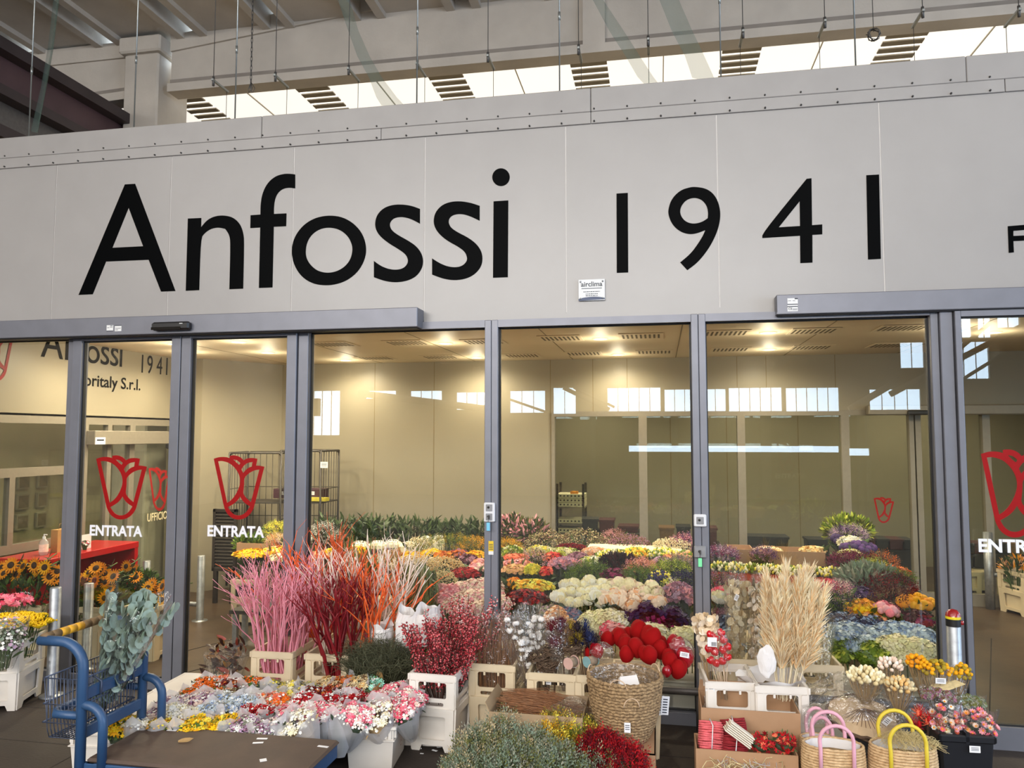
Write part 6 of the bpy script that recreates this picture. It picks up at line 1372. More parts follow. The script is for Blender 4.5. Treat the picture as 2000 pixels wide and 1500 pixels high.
IN = [
 # behind the left door leaf and the left side of the second pane
 (496, 1079, 78, 15, ['yellow', 'gold'], 'flat yellow chrysanthemums on the crate with the black label', 'f'), (545, 1073, 60, 14, ['yellow', 'peach'], 'yellow and peach chrysanthemums just left of the first fixed mullion', 'f'), (556, 1087, 62, 16, ['cream', 'beige'], 'cream chrysanthemums in front of the yellow ones left of the first fixed mullion', 'f'),
 (540, 1034, 44, 26, ['lime', 'lemon'], 'lime green feathery bunch beside the lettering of the left door', 's'), (492, 1058, 52, 16, ['green', 'moss'], 'green plants in the cardboard tray below the lettering of the left door', 'l'), (548, 1056, 56, 18, ['beige', 'tan', 'blush'], 'beige dried bunch below the lime green feathery one', 's'),
 (632, 1040, 58, 34, ['white', 'grey', 'black'], 'pale grey-white potted flowers right beside the roll cage', 's'),
 (816, 1064, 50, 30, ['cream', 'beige'], 'cream gypsophila at the back, right of the paper wrapped bundles', 'g'), (872, 1062, 112, 30, ['mustard', 'olive', 'moss'], 'mustard green goldenrod below the dark lilies, the wide left bunch', 's'), (926, 1066, 56, 26, ['mustard', 'gold', 'olive'], 'mustard goldenrod next to the second mullion', 's'),
 (648, 1078, 44, 16, ['yellow'], 'yellow chrysanthemums seen between the white branches, the left patch', 'f'), (698, 1075, 44, 18, ['yellow', 'gold'], 'yellow chrysanthemums seen between the white branches, the right patch', 'f'), (620, 1084, 50, 16, ['salmon', 'peach'], 'salmon chrysanthemums half hidden behind the white branches', 'f'),
 (806, 1084, 54, 14, ['yellow', 'gold'], 'yellow chrysanthemums right of the kraft paper bag', 'f'), (842, 1079, 44, 16, ['yellow'], 'bright yellow chrysanthemums left of the rust ones', 'f'), (868, 1083, 40, 14, ['rust', 'amber'], 'rust brown chrysanthemums, left patch in the yellow row', 'f'), (896, 1079, 36, 14, ['rust', 'mauve'], 'rust and mauve chrysanthemums, right patch in the yellow row', 'f'), (930, 1082, 40, 14, ['yellow', 'gold'], 'yellow chrysanthemums touching the second mullion', 'f'),
 (812, 1098, 96, 22, ['straw', 'blush', 'beige'], 'straw coloured waxflower field behind the drooping green grass', 'g'), (868, 1106, 80, 40, ['beige', 'straw', 'tan'], 'beige waxflower heap in front of the rust chrysanthemums', 'g'), (868, 1132, 50, 34, ['straw', 'beige'], 'beige waxflower bunch hanging right of the drooping green grass', 'g', .95),
 (914, 1092, 44, 22, ['burgundy', 'mauve'], 'burgundy chrysanthemums left of the second mullion', 'f'), (936, 1098, 28, 16, ['salmon', 'rosy'], 'salmon chrysanthemums half behind the second mullion', 'f'), (930, 1108, 34, 18, ['rosy', 'blush'], 'dusty pink chrysanthemums above the flat red ones', 'f'), (908, 1117, 60, 20, ['red', 'crimson'], 'flat red chrysanthemums above the pink hydrangeas', 'f'),
 # third pane
 (1000, 1030, 60, 46, ['leafd', 'rosy', 'olive'], 'dark leafy bunch with pinkish tips right of the second mullion', 'l'), (1040, 1036, 56, 40, ['olive', 'rosy', 'leafd'], 'brownish leafy bunch with pale pink tips by the cream wall edge', 'l'), (992, 1067, 46, 20, ['gold', 'mustard'], 'golden green bunch right of the second mullion at the back', 's'),
 (1070, 1056, 90, 40, ['brown', 'beige', 'olive'], 'airy brown wild filler under the store shelf, left cloud', 'g'), (1140, 1054, 100, 44, ['beige', 'brown', 'olive'], 'airy brown wild filler under the store shelf, middle cloud', 'g'), (1228, 1058, 80, 28, ['brown', 'mauve'], 'airy dark brown filler left of the green tagged switch, far back', 'g'), (1200, 1048, 36, 18, ['rosy', 'brown'], 'dusty pink heather spray lying on the brown filler', 's'),
 (1312, 1062, 70, 18, ['beige', 'cream'], 'beige gypsophila left of the purple statice', 'g'), (1334, 1060, 46, 26, ['purple', 'magenta', 'rosy'], 'purple and pink statice just left of the third mullion', 's'),
 (1000, 1079, 50, 26, ['cream', 'lime', 'moss'], 'cream and green lisianthus right of the second mullion', 'm'), (1054, 1076, 46, 16, ['lime', 'cream', 'lemon'], 'lime-cream lisianthus in the rear row of the third pane', 'm'), (1116, 1070, 54, 11, ['crimson', 'wine'], 'thin row of dark red roses under the brown filler', 'm'), (1100, 1079, 60, 14, ['lime', 'cream', 'moss'], 'lime and cream bunch in front of the dark red row', 'm'), (1128, 1083, 36, 10, ['mauve'], 'small mauve bunch in the yellow-green row', 'f'), (1160, 1078, 44, 14, ['peach', 'blush'], 'peach rosebuds beside the flat white sheets', 'm'),
 (1195, 1083, 60, 18, ['lemon', 'cream', 'moss'], 'lemon and cream freesias in the middle of the third pane', 't'), (1245, 1079, 56, 18, ['lemon', 'moss', 'gold'], 'lemon green freesias right of the middle in the rear row', 't'), (1298, 1081, 60, 20, ['lemon', 'moss', 'cream'], 'lemon green freesias near the third mullion', 't'), (1338, 1086, 30, 22, ['gold', 'moss', 'peach'], 'golden green bunch touching the third mullion', 't'), (1292, 1093, 32, 14, ['mauve', 'lilac'], 'mauve bunch in the green row near the third mullion', 'f'), (1304, 1083, 30, 8, ['salmon', 'peach'], 'salmon bunch between the lemon freesias near the third mullion', 'f'),
 (1008, 1087, 46, 12, ['salmon', 'coral'], 'salmon chrysanthemums, upper layer right of the second mullion', 'f'), (1012, 1099, 54, 16, ['salmon', 'rosy'], 'rosy salmon chrysanthemums, middle layer right of the second mullion', 'f'), (1006, 1110, 52, 18, ['peach', 'tan'], 'peach chrysanthemums, lowest layer right of the second mullion', 'f'), (1044, 1090, 38, 28, ['grey', 'olive', 'rosy'], 'grey-green bunch with pink specks beside the red-pink one', 's'), (1080, 1087, 38, 20, ['red', 'coral'], 'red-pink chrysanthemums in the upper left of the third pane', 'f'),
 (1104, 1100, 62, 20, ['rosy', 'lilac'], 'pink-lilac stocks with clear sleeve above the green bunch', 'm'), (1154, 1094, 40, 18, ['white', 'cream', 'lime'], 'small white daisies between the pink stocks and the dark callas', 'f'), (1040, 1113, 30, 18, ['lime', 'lemon'], 'lime yellow button bunch left of the orange-red one', 'm'), (1066, 1114, 24, 16, ['coral', 'red'], 'small orange-red bunch beside the lime button bunch', 'f'),
 (1148, 1117, 70, 34, ['moss', 'green'], 'dense green trachelium behind the cream peonies', 's'), (1206, 1101, 54, 24, ['black', 'maroon'], 'nearly black maroon callas in the middle of the third pane', 'l'), (1252, 1107, 58, 20, ['salmon', 'rosy', 'peach'], 'salmon heather sprays right of the black callas', 's'), (1202, 1119, 58, 22, ['magenta', 'maroon'], 'magenta sweet williams above the peonies', 'f'), (1246, 1122, 50, 16, ['moss', 'green'], 'low mossy green bunch right of the magenta one', 's'), (1310, 1111, 62, 24, ['moss', 'lime'], 'lime green bunch above the purple irises', 's'), (1330, 1100, 40, 20, ['mauve', 'grey'], 'grey-mauve statice beside the third mullion', 's'),
 (1288, 1128, 46, 26, ['violet', 'navy', 'lemon'], 'purple irises with yellow tips left of the third mullion', 't'), (1338, 1131, 34, 14, ['violet', 'navy'], 'deep violet statice touching the third mullion', 's'), (1326, 1158, 58, 46, ['mauve', 'lilac', 'rosy'], 'dusty mauve stocks left of the third mullion', 'm'), (1312, 1146, 16, 26, ['cream', 'lime'], 'narrow cream and green bunch left of the mauve stocks', 's'),
 (1040, 1141, 84, 20, ['lemon', 'gold', 'lime'], 'lime-yellow mini sunflowers lying on the burgundy wrapped carnations', 'f'), (1030, 1163, 80, 30, ['burgundy', 'red', 'wine'], 'burgundy carnations with patterned wrap right of the second mullion', 'f'), (1002, 1134, 26, 10, ['amber'], 'small orange marigold strip right of the second mullion', 'f'),
 # fourth pane
 (1406, 1082, 62, 16, ['purple', 'magenta', 'lilac'], 'purple statice right of the green tagged switch', 's'), (1492, 1082, 36, 14, ['mauve', 'purple'], 'mauve purple statice between the two cardboard trays', 's'), (1500, 1072, 50, 10, ['cream', 'tan'], 'cream chrysanthemum tips behind the cardboard trays', 'f'), (1588, 1072, 44, 12, ['straw', 'tan'], 'straw coloured tips behind the long cardboard tray', 'f'),
 (1656, 1027, 76, 34, ['moss', 'olive', 'lime'], 'tall yellow-green budding stems at the back right', 'l'), (1658, 1042, 60, 20, ['lilac', 'grey', 'purple'], 'lilac-grey bunch in a clear cone below the tall green stems', 's'), (1660, 1057, 40, 16, ['white', 'cream'], 'white alliums below the lilac-grey cone', 'm'), (1638, 1052, 18, 14, ['violet'], 'single purple allium ball beside the white alliums', 'b'), (1676, 1068, 60, 20, ['violet', 'purple'], 'dark purple alliums below the white ones', 'b'), (1660, 1080, 44, 16, ['lime', 'cream'], 'pale lime hydrangea-like bunch below the purple alliums', 'f'),
 (1666, 1095, 80, 24, ['burgundy', 'magenta', 'wine'], 'burgundy astilbe right of the red wrapped daffodils', 's'), (1722, 1097, 46, 26, ['rust', 'brown'], 'rust coloured leafy sprays at the back right', 's'), (1702, 1106, 40, 12, ['moss', 'lime'], 'green bits behind the orange-red gerberas', 's'), (1736, 1113, 78, 18, ['red', 'coral', 'orange'], 'orange and red gerberas in a flat row at the right', 'f'),
 (1694, 1124, 90, 34, ['sage', 'grey', 'sage'], 'grey-green eucalyptus heap right of the red wrapped daffodils', 'l'), (1738, 1142, 84, 34, ['wine', 'crimson', 'maroon'], 'dark red amaranth plumes at the right', 's'), (1744, 1168, 78, 40, ['maroon', 'brown', 'wine'], 'maroon-brown heap below the dark red plumes', 's'), (1752, 1128, 54, 18, ['olive', 'moss'], 'olive green sprays under the gerberas', 's'), (1614, 1140, 52, 18, ['red', 'hot'], 'red carnations behind the pampas grass', 'f'), (1634, 1156, 62, 26, ['rosy', 'mauve', 'blush'], 'dusty pink waxflowers right of the pampas grass', 's'), (1682, 1155, 50, 24, ['purple', 'violet'], 'purple asters in front of the grey-green eucalyptus', 'f'),
 (1684, 1184, 66, 34, ['gold', 'amber', 'yellow'], 'golden yellow chrysanthemums right of the pampas grass', 'f'), (1640, 1178, 44, 34, ['green', 'violet', 'moss'], 'green bunch with violet flowers right of the pampas grass', 's'), (1728, 1189, 40, 18, ['rosy', 'pink'], 'pink pompons right of the golden chrysanthemums', 'b'), (1790, 1176, 66, 22, ['amber', 'gold'], 'orange-yellow marigold pompons at the right end', 'b'), (1788, 1200, 60, 24, ['maroon', 'burgundy'], 'dark maroon bunch under the marigold pompons', 'f'), (1802, 1209, 40, 22, ['crimson', 'magenta'], 'crimson cockscomb at the right end of the fourth pane', 'f'), (1694, 1205, 64, 14, ['tan', 'salmon'], 'tan chrysanthemums below the golden ones', 'f'), (1408, 1157, 30, 14, ['rosy', 'hot'], 'pink roses beside the single cream rose right of the third mullion', 'm'), (1404, 1136, 60, 22, ['mauve', 'olive', 'burgundy'], 'dark mauve and green bunch right of the third mullion', 's'),
 (1412, 1206, 40, 14, ['burgundy', 'mauve'], 'small burgundy bunch right of the third mullion behind the honesty', 's'),
 (845, 1190, 30, 26, ['violet', 'purple', 'burgundy'], 'dark violet tuft between the pink hydrangeas and the paper bags', 's', .5),
]
COLORS['leafd'] = (58, 72, 42)
for r in IN: flat(*r)
# dark lily foliage along the back wall
m_lil = mat('lily_leaf', (62, 80, 42), .38, var=.35, scale=9)
def lily(px, py, w, h, lab, n=210, red=False):
    p = A(px, py, 3.2); k = mpp(p); rx, H = w*k/2, h*k*1.25; t = thing('lily_bunch', lab, 'foliage', (p.x, 3.2, p.z-H*.75), 0, 'dark green lily bunches'); mb = MB(); ms = MB(); P = []; N = []
    for s_ in range(26):
        x, y = U(-rx, rx), U(-.14, .14); hh = H*U(.75, 1.0); ms.tube([(x*.7, y, -.3), (x, y, hh)], .004, 3, cap=False)
        for q in range(n//26+3): u = U(.1, 1); a = U(0, 6.28); P.append((x, y, hh*u)); N.append((math.cos(a), math.sin(a), U(.5, 1.6)))
    mb.stamp(leaft(1, .13, .35), P, basis(N), RS.uniform(.06, .11, len(P)), RS.choice([0, 0, 0, 1], len(P))); mb.obj('leaves', [m_lil, cm('salmon') if red else m_leaf], t); ms.obj('stems', m_stemd, t)
for i, (px, py, w, h, l) in enumerate([(656, 1024, 56, 44, 'first from the roll cage'), (704, 1026, 54, 44, 'second from the roll cage'), (752, 1024, 54, 46, 'third from the roll cage'), (800, 1026, 54, 44, 'fourth from the roll cage'), (848, 1028, 54, 44, 'fifth from the roll cage'), (893, 1030, 50, 42, 'sixth from the roll cage'), (932, 1033, 46, 40, 'last before the second mullion')]):
    lily(px, py, w, h, 'dark green lily bunch on the back wall, '+l)
# bundles in white paper at the back
for i, (px, py, w, l) in enumerate([(703, 1063, 34, 'leftmost, behind the green spikes'), (738, 1062, 34, 'second, with dark label'), (768, 1060, 32, 'third, with dark label'), (798, 1064, 34, 'fourth, left of the cream gypsophila'), (832, 1053, 24, 'the rearmost, below the lilies'), (857, 1052, 22, 'the small right one below the lilies')]):
    y = 2.75 if i < 4 else 3.0; p = A(px, py, y); k = mpp(p); t = thing('paper_bundle', 'white paper wrapped bundle at the back, '+l, 'bundle', (p.x, y, p.z-.12), 0, 'white paper bundles'); mb = MB()
    mb.box((0, 0, .0), (w*k, w*k*.8, .26), 0, taper=.85, bev=.02); mb.obj('paper', cm('cream'), t)
    if i in (0, 1, 2): mb = MB(); mb.b2(-w*k*.4, w*k*.4, -w*k*.42, -w*k*.40, .02, .075); mb.obj('label', mat('plum_label', (58, 44, 58), .6), t)
    mb = MB(); P, N = dome(40, w*k*.42, w*k*.35, .03, 0, .05); mb.stamp(STAR5, P+np.array([0, 0, .125]), basis(N), .012); mb.obj('flower_tips', cm('white'), t)
# kraft bag and trays
p = A(766, 1088, 1.75); paper_bag((p.x, 1.75, p.z-.05), .085, .12, 'brown kraft paper bag with pink tips behind the white branches', (0, 0, .2), m_kraft)
for px0, px1, py, y, l in ((1425, 1472, 1079, 2.0, 'small cardboard flower tray behind the daffodils'), (1505, 1612, 1083, 1.9, 'long cardboard flower tray behind the daffodils'), (462, 520, 1066, 2.2, 'cardboard tray of green plants behind the left door')):
    a, b = A(px0, py, y), A(px1, py, y); carton('cardboard_tray', a.x, b.x, y, y+.3, a.z-.09, a.z+.03, m_card, l)
for px0, px1, py, l in ((1148, 1192, 1067, 'flat white sheet lying on the flowers at the back, the left one'), (1192, 1262, 1068, 'flat white sheet lying on the flowers at the back, the middle one'), (1262, 1332, 1071, 'flat white sheet lying on the flowers at the back, the right one')):
    a, b = A(px0, py, 2.2), A(px1, py, 2.2); mb = MB(); mb.b2(a.x, b.x, 2.1, 2.4, a.z-.012, a.z, bev=.004); tag(mb.obj('white_sheet', cm('cream')), l, 'sheet', 'flat white sheets')
# drooping green grass near the glass
t = thing('bear_grass_bunch', 'drooping long green grass bunch behind the second pane, left of the pink hydrangeas', 'foliage', (A(818, 1180, .45).x, .45, .22)); mb = MB(); hz = A(818, 1094, .45).z-.22
for i in range(440):
    a, r = U(0, 6.28), U(.03, .125); x, y = r*math.cos(a), r*math.sin(a)*.7; k = U(1.2, 2.0); top = hz*U(.7, 1.02); e = U(.1, .7)
    Q = [(x*.5, y*.5, 0), (x*.9, y*.9, top*.6), (x*1.1, y*1.1, top*.93), (x*k*.85, y*k*.8, top*.9), (x*k, y*k, top*e)]; V = []; w = .0062
    for j, q in enumerate(Q): ww = w*(1, 1.1, 1, .8, .2)[j]; V += [(q[0]-ww*math.sin(a), q[1]+ww*math.cos(a), q[2]), (q[0]+ww*math.sin(a), q[1]-ww*math.cos(a), q[2])]
    mb.add(V, [(2*j, 2*j+1, 2*j+3, 2*j+2) for j in range(4)], RS.choice([0, 0, 1]))
mb.obj('blades', [mat('grass_blade', (118, 142, 90), .45, var=.25), mat('grass_blade_dark', (78, 102, 60), .45, var=.25)], t)
def spikes(px, pyt, pyb, y, r, lab):
    p = A(px, pyt, y); q = A(px, pyb, y); t = thing('green_spike_bunch', lab, 'foliage', (q.x, y, q.z)); mb = MB(); L = p.z-q.z
    mb.stamp(leaft(1, .035, .3), [(U(-.03, .03), U(-.03, .03), 0) for _ in range(36)], basis([(U(-.3, .3), U(-.3, .3), 1) for _ in range(36)]), L*RS.uniform(.6, 1.02, 36)); mb.obj('blades', mat('grass_blade', (92, 116, 66)), t)
spikes(680, 1042, 1150, .7, .05, 'upright green sword leaves behind the white branches, left tuft'); spikes(728, 1058, 1160, .65, .05, 'upright green sword leaves behind the white branches, right tuft')
# red wrapped daffodils
m_rw = mat('red_orange_wrap', (196, 60, 36), .5, var=.08)
for i in range(9):
    px = 1408+i*31; py = 1104+i*1.6; p = A(px, py, 1.35); t = thing('daffodil_bunch', 'cream daffodil bunch with red-orange wrap, %s from the third mullion' % ORD[i], 'flowers', p-Vector((0, 0, .03)), 0, 'red wrapped daffodils'); mb = MB()
    P, N = dome(46, .085, .11, .05, 0, .06); mb.stamp(TEA, P, basis(N), .018, RS.choice(3, 46, p=[.5, .25, .25]), True); mb.obj('blooms', [cm('cream'), cm('lemon'), cm('moss')], t)
    mb = MB(); 
    for s_ in (-1, 1): mb.lathe([(.018, -.15), (.034, -.07), (.042, -.02)], 10, (s_*.04, -.05, 0)); 
    mb.obj('wrap', m_rw, t); stems_mesh(14, .07, .08, 0, -.2, .5, .004).obj('stems', m_stemd, t)
# peonies and hydrangeas: every head a thing of its own
def head_proto(name, maker, mats):
    t = thing(name, 'x', 'flower', (0, 0, -20)); maker().obj('bloom', mats, t)
    mb = MB(); mb.tube([(0, 0, -.2), (0, 0, -.01)], .004, 5); mb.stamp(LEAF, [(0, 0, -.03)]*5, basis([(math.cos(a), math.sin(a), -.1) for a in (0, 1.2, 2.5, 3.7, 5)]), .07, 1); mb.obj('stem', [m_stem, m_leafd], t); return t
def hyd():
    mb = MB(); P, N = dome(110, .075, .075, .062, -.45, .04); mb.stamp(RUFF4, P, basis(N, True, .25), RS.uniform(.012, .017, 110), RS.choice([0, 0, 1], 110)); mb.stamp(ICO2, [(0, 0, .0)], None, .058, 0, True); return mb
def peony():
    mb = MB(); mb.stamp(ICO2, [(0, 0, .02)], None, .030, 1, True)
    T = (np.array([(-.5, 0, -.5), (.5, 0, -.5), (-.62, .12, .0), (.62, .12, .0), (-.4, .02, .5), (.4, .02, .5), (0, -.04, .62)]), [(0, 1, 3, 2), (2, 3, 5, 4), (4, 5, 6)])
    P = []; R_ = []; S_ = []
    for ring, (r, z, n, s) in enumerate(((.014, .045, 4, .034), (.026, .036, 6, .042), (.037, .022, 7, .050), (.044, .004, 8, .052))):
        for i in range(n):
            a = 2*PI*i/n+ring*.7; P.append((r*math.cos(a), r*math.sin(a), z)); out = Vector((math.cos(a), math.sin(a), 0)); tl = -.6+ring*.34+U(-.12, .12); up = (Vector((0, 0, 1))+out*tl).normalized(); tan = Vector((-math.sin(a), math.cos(a), 0)); nn = tan.cross(up); R_.append(np.array([list(tan), list(nn), list(up)]).T); S_.append(s)
    mb.stamp(T, P, np.array(R_), np.array(S_), RS.choice([0, 0, 1], len(P)), True); return mb
HP_, PP_ = {}, {}
def hydrangea(px, py, y, s, c, c2, lab, grp):
    if (c, c2) not in HP_: HP_[(c, c2)] = head_proto('hydrangea', hyd, [cm(c), cm(c2)])
    put(HP_[(c, c2)], A(px, py+8, y), 0, lab, grp, s, (U(-.1, .35), U(-.25, .25), U(0, 6)))
def peon(px, py, y, s, c, c2, lab, grp):
    if (c, c2) not in PP_: PP_[(c, c2)] = head_proto('peony', peony, [cm(c), cm(c2)])
    put(PP_[(c, c2)], A(px, py+6, y), 0, lab, grp, s, (U(.0, .7), U(-.35, .35), U(0, 6)))
for i, (px, py, y) in enumerate([(860, 1147, .5), (868, 1160, .42), (882, 1146, .5)]): hydrangea(px, py, y, .85, 'rosy', 'pink', 'rosy pink hydrangea head at the left end of the blush ones', 'rosy pink hydrangeas')
for px, py, y in [(902, 1143, .58), (925, 1138, .62), (945, 1136, .62), (965, 1140, .62), (900, 1164, .46), (922, 1160, .46), (944, 1158, .48), (966, 1160, .48), (880, 1172, .40), (892, 1186, .34), (914, 1184, .34), (938, 1182, .34), (960, 1178, .36), (978, 1172, .4)]: hydrangea(px, py, y, .95, 'blush', 'rosy', 'blush pink hydrangea head behind the second mullion', 'blush pink hydrangeas')
for px, py in [(1078, 1200), (1096, 1206), (1110, 1216), (1088, 1190)]: hydrangea(px, py, .30, .8, 'peach', 'blush', 'peach-pink hydrangea head behind the cotton and maroon flowers', 'peach hydrangeas')
for px, py in [(1068, 1188), (1086, 1182)]: hydrangea(px, py, .52, .7, 'grey', 'lilac', 'grey-lilac hydrangea head behind the peach ones', 'grey-lilac hydrangeas')
for px, py in [(1106, 1190), (1122, 1194), (1128, 1204)]: hydrangea(px, py, .46, .75, 'blue', 'lilac', 'small blue hydrangea head behind the navy thistles', 'blue hydrangeas of the third pane')
for px, py in [(1150, 1204), (1162, 1218), (1148, 1224), (1172, 1200)]: hydrangea(px, py, .36, .95, 'cream', 'ivory', 'cream hydrangea head right above the navy thistles', 'cream hydrangeas, left clump')
for px, py in [(1196, 1198), (1212, 1202), (1204, 1212)]: hydrangea(px, py, .40, .95, 'cream', 'white', 'cream hydrangea head above the pink one', 'cream hydrangeas, middle clump')
for px, py in [(1192, 1224), (1208, 1230)]: hydrangea(px, py, .26, .95, 'rosy', 'hot', 'pink hydrangea head just above the red velvet hearts', 'pink hydrangeas above the hearts')
for px, py in [(1270, 1226), (1286, 1228), (1278, 1236)]: hydrangea(px, py, .26, .95, 'cream', 'white', 'cream hydrangea head right behind the topmost red heart', 'cream hydrangeas behind the hearts')
for px, py in [(1326, 1236), (1344, 1234), (1340, 1252), (1352, 1264), (1330, 1256)]: hydrangea(px, py, .25, .95, 'cream', 'ivory', 'cream hydrangea head beside the third mullion', 'cream hydrangeas by the third mullion')
for px, py in [(1240, 1196), (1262, 1186), (1290, 1190), (1312, 1196), (1326, 1208), (1256, 1206), (1300, 1208)]: hydrangea(px, py, .42, 1.1, 'violet', 'black', 'dark violet leafy head above the cream hydrangeas', 'dark violet leafy heads')
for px, py in [(1282, 1208), (1308, 1216), (1270, 1202)]: hydrangea(px, py, .36, 1.0, 'maroon', 'magenta', 'dark maroon head among the violet ones', 'dark maroon heads')
for px, py, y in [(1622, 1206, .5), (1640, 1202, .55), (1672, 1208, .5), (1690, 1212, .46), (1706, 1210, .5), (1420, 1208, .4), (1432, 1216, .36)]: hydrangea(px, py, y, .85, 'navy', 'blue', 'dark blue hydrangea head in the blue row', 'dark blue hydrangeas')
for px, py, y in [(1634, 1226, .38), (1655, 1222, .42), (1678, 1228, .38), (1700, 1232, .36), (1724, 1226, .42), (1744, 1222, .44), (1766, 1224, .42), (1788, 1230, .40), (1808, 1236, .38), (1650, 1240, .3), (1690, 1246, .3), (1730, 1240, .34), (1424, 1236, .3), (1436, 1254, .28)]: hydrangea(px, py, y, .92, 'sky', 'blue', 'pale blue hydrangea head in the blue row', 'pale blue hydrangeas')
for px, py in [(1735, 1254), (1754, 1250), (1748, 1268), (1770, 1262), (1790, 1256), (1806, 1262), (1796, 1272), (1764, 1276)]: hydrangea(px, py, .24, .95, 'cream', 'ivory', 'cream hydrangea head above the yellow drumsticks', 'cream hydrangeas above the drumsticks')
for px, py in [(1640, 1256), (1656, 1252), (1668, 1262)]: hydrangea(px, py, .27, .9, 'green', 'moss', 'dark green viburnum head right of the wrapped white flowers', 'dark green viburnum heads')
for px, py in [(1648, 1272), (1700, 1262), (1716, 1268), (1690, 1276), (1712, 1280)]: hydrangea(px, py, .22, .9, 'moss', 'lime', 'lime green viburnum head left of the cream hydrangeas', 'lime green viburnum heads')
for i in range(19):
    px, py = 1094+(i % 7)*16+U(-7, 7)+(i//7)*7, 1170-(i//7)*17+U(-6, 5); peon(px, py, .50+.16*(i//7), U(.82, 1.08), 'cream', 'white', 'cream peony head in the left half of the peony heap', 'cream peonies')
for i in range(20):
    px, py = 1188+(i % 7)*15.5+U(-7, 7), 1174-(i//7)*17+U(-6, 5); c = ('blush', 'peach') if i < 12 else ('cream', 'blush'); peon(px, py, .48+.16*(i//7), U(.82, 1.1), c[0], c[1], 'blush or cream peony head in the right half of the peony heap', 'blush peonies')
for px, py in ((1288, 1174), (1284, 1180), (1236, 1180)): peon(px, py, .42, 1.0, 'blush', 'peach', 'blush peony head drooping at the front of the heap', 'drooping blush peonies')
peon(1404, 1164, .5, 1.0, 'cream', 'white', 'single cream rose right of the third mullion', None)
thistles('eryngium_bunch', 'icy blue thistle tuft in front of the green viburnum', A(1668, 1290, .2), A(1668, 1262, .2), ['sky', 'blue'], 7, .03, False, 50)
# containers under the blooms
def incrate(px, y, lab, z=None):
    x = A(px, 1150, y).x; crate(CR_BB, x, y, 0, lab, 'crates under the inside blooms')
for px in (880, 925, 985, 1070, 1120, 1170, 1220, 1270, 1330, 1405, 1450, 1640, 1700, 1760): incrate(px, .62, 'beige flower crate just behind the glass under the front blooms')
for px in (640, 700, 760, 820, 880, 930, 1000, 1060, 1120, 1180, 1240, 1300, 1340, 1410, 1470, 1530, 1590, 1650, 1710, 1765): incrate(px, 1.30, 'beige flower crate in the second row under the inside blooms')
for px in (640, 700, 760, 820, 880, 930, 1000, 1060, 1120, 1180, 1240, 1300, 1420, 1500, 1580, 1660, 1740): incrate(px, 2.1, 'beige flower crate far back under the inside blooms')
def trestle(x0, x1, y0, y1, z, lab):
    t = thing('display_bench', lab, 'bench', ((x0+x1)/2, (y0+y1)/2, 0), 0, 'display benches under the flowers'); w, d = (x1-x0)/2, (y1-y0)/2; mb = MB(); mb.b2(-w, w, -d, d, z-.03, z); mb.obj('top', mat('dark_bench', (52, 46, 38), .8), t)
    for sx in (-1, 1):
        for sy in (-1, 1): mb = MB(); mb.b2(sx*(w-.04)-.02, sx*(w-.04)+.02, sy*(d-.04)-.02, sy*(d-.04)+.02, 0, z-.03); mb.obj('leg', m_galv, t)
trestle(-3.6, -1.2, .95, 1.18, .34, 'dark display bench behind the left crates'); trestle(-3.6, 1.6, 1.55, 1.9, .42, 'dark display bench in the middle of the flowers'); trestle(-3.9, .4, 2.35, 3.5, .46, 'dark display bench under the lilies and paper bundles'); trestle(.5, 2.1, 2.35, 2.9, .46, 'dark display bench under the flowers at the right')
# front low crates for the hydrangeas
for px in (1090, 1150, 1205, 1275, 1340, 1425, 1650, 1710, 1770): x = A(px, 1240, .3).x; crate(BIN, x, .26, 0, 'low bin under the hydrangeas just behind the glass', 'bins under the hydrangeas')
a = A(1682, 1291, .12); crate(BIN, a.x, .25, 0, 'beige bin rim showing below the lime green viburnum')
# ================================================================ sunflowers, office corner, trolleys, store shelf
m_sfc = mat('sunflower_disc', (58, 36, 22), .85, var=.3, scale=60, bump=.4)
SFT = (lambda mb: (np.concatenate(mb.V), [tuple(f) for f in mb.F]))(MB().stamp(petals(15, .14, .12, inner=.3), [(0, 0, 0)]).stamp(petals(13, .15, .30), [(0, 0, .03)], None, .86))
def sunflower_proto(c1, c2):
    t = thing('sunflower', 'x', 'flower', (0, 0, -20)); mb = MB(); mb.stamp(SFT, [(0, 0, 0)], None, .062, 0); mb.obj('petals', cm(c1), t)
    mb = MB(); mb.stamp((ICO2[0]*np.array([1, 1, .35]), ICO2[1]), [(0, 0, .008)], None, .026, 0, True); mb.obj('disc', m_sfc, t)
    mb = MB(); mb.tube([(0, 0, -.01), (0, .03, -.10), (0, .09, -.22)], .005, 5, 0); mb.stamp(LEAF, [(0, .0, -.02)]*4+[(0, .05, -.13)]*3, basis([(math.cos(a), math.sin(a), -.3) for a in (0, 1.6, 3.1, 4.6, .8, 2.4, 4)]), .075, 1); mb.obj('stem', [m_stem, m_leafd], t); return t
SF1, SF2 = sunflower_proto('amber', 'gold'), sunflower_proto('gold', 'amber')
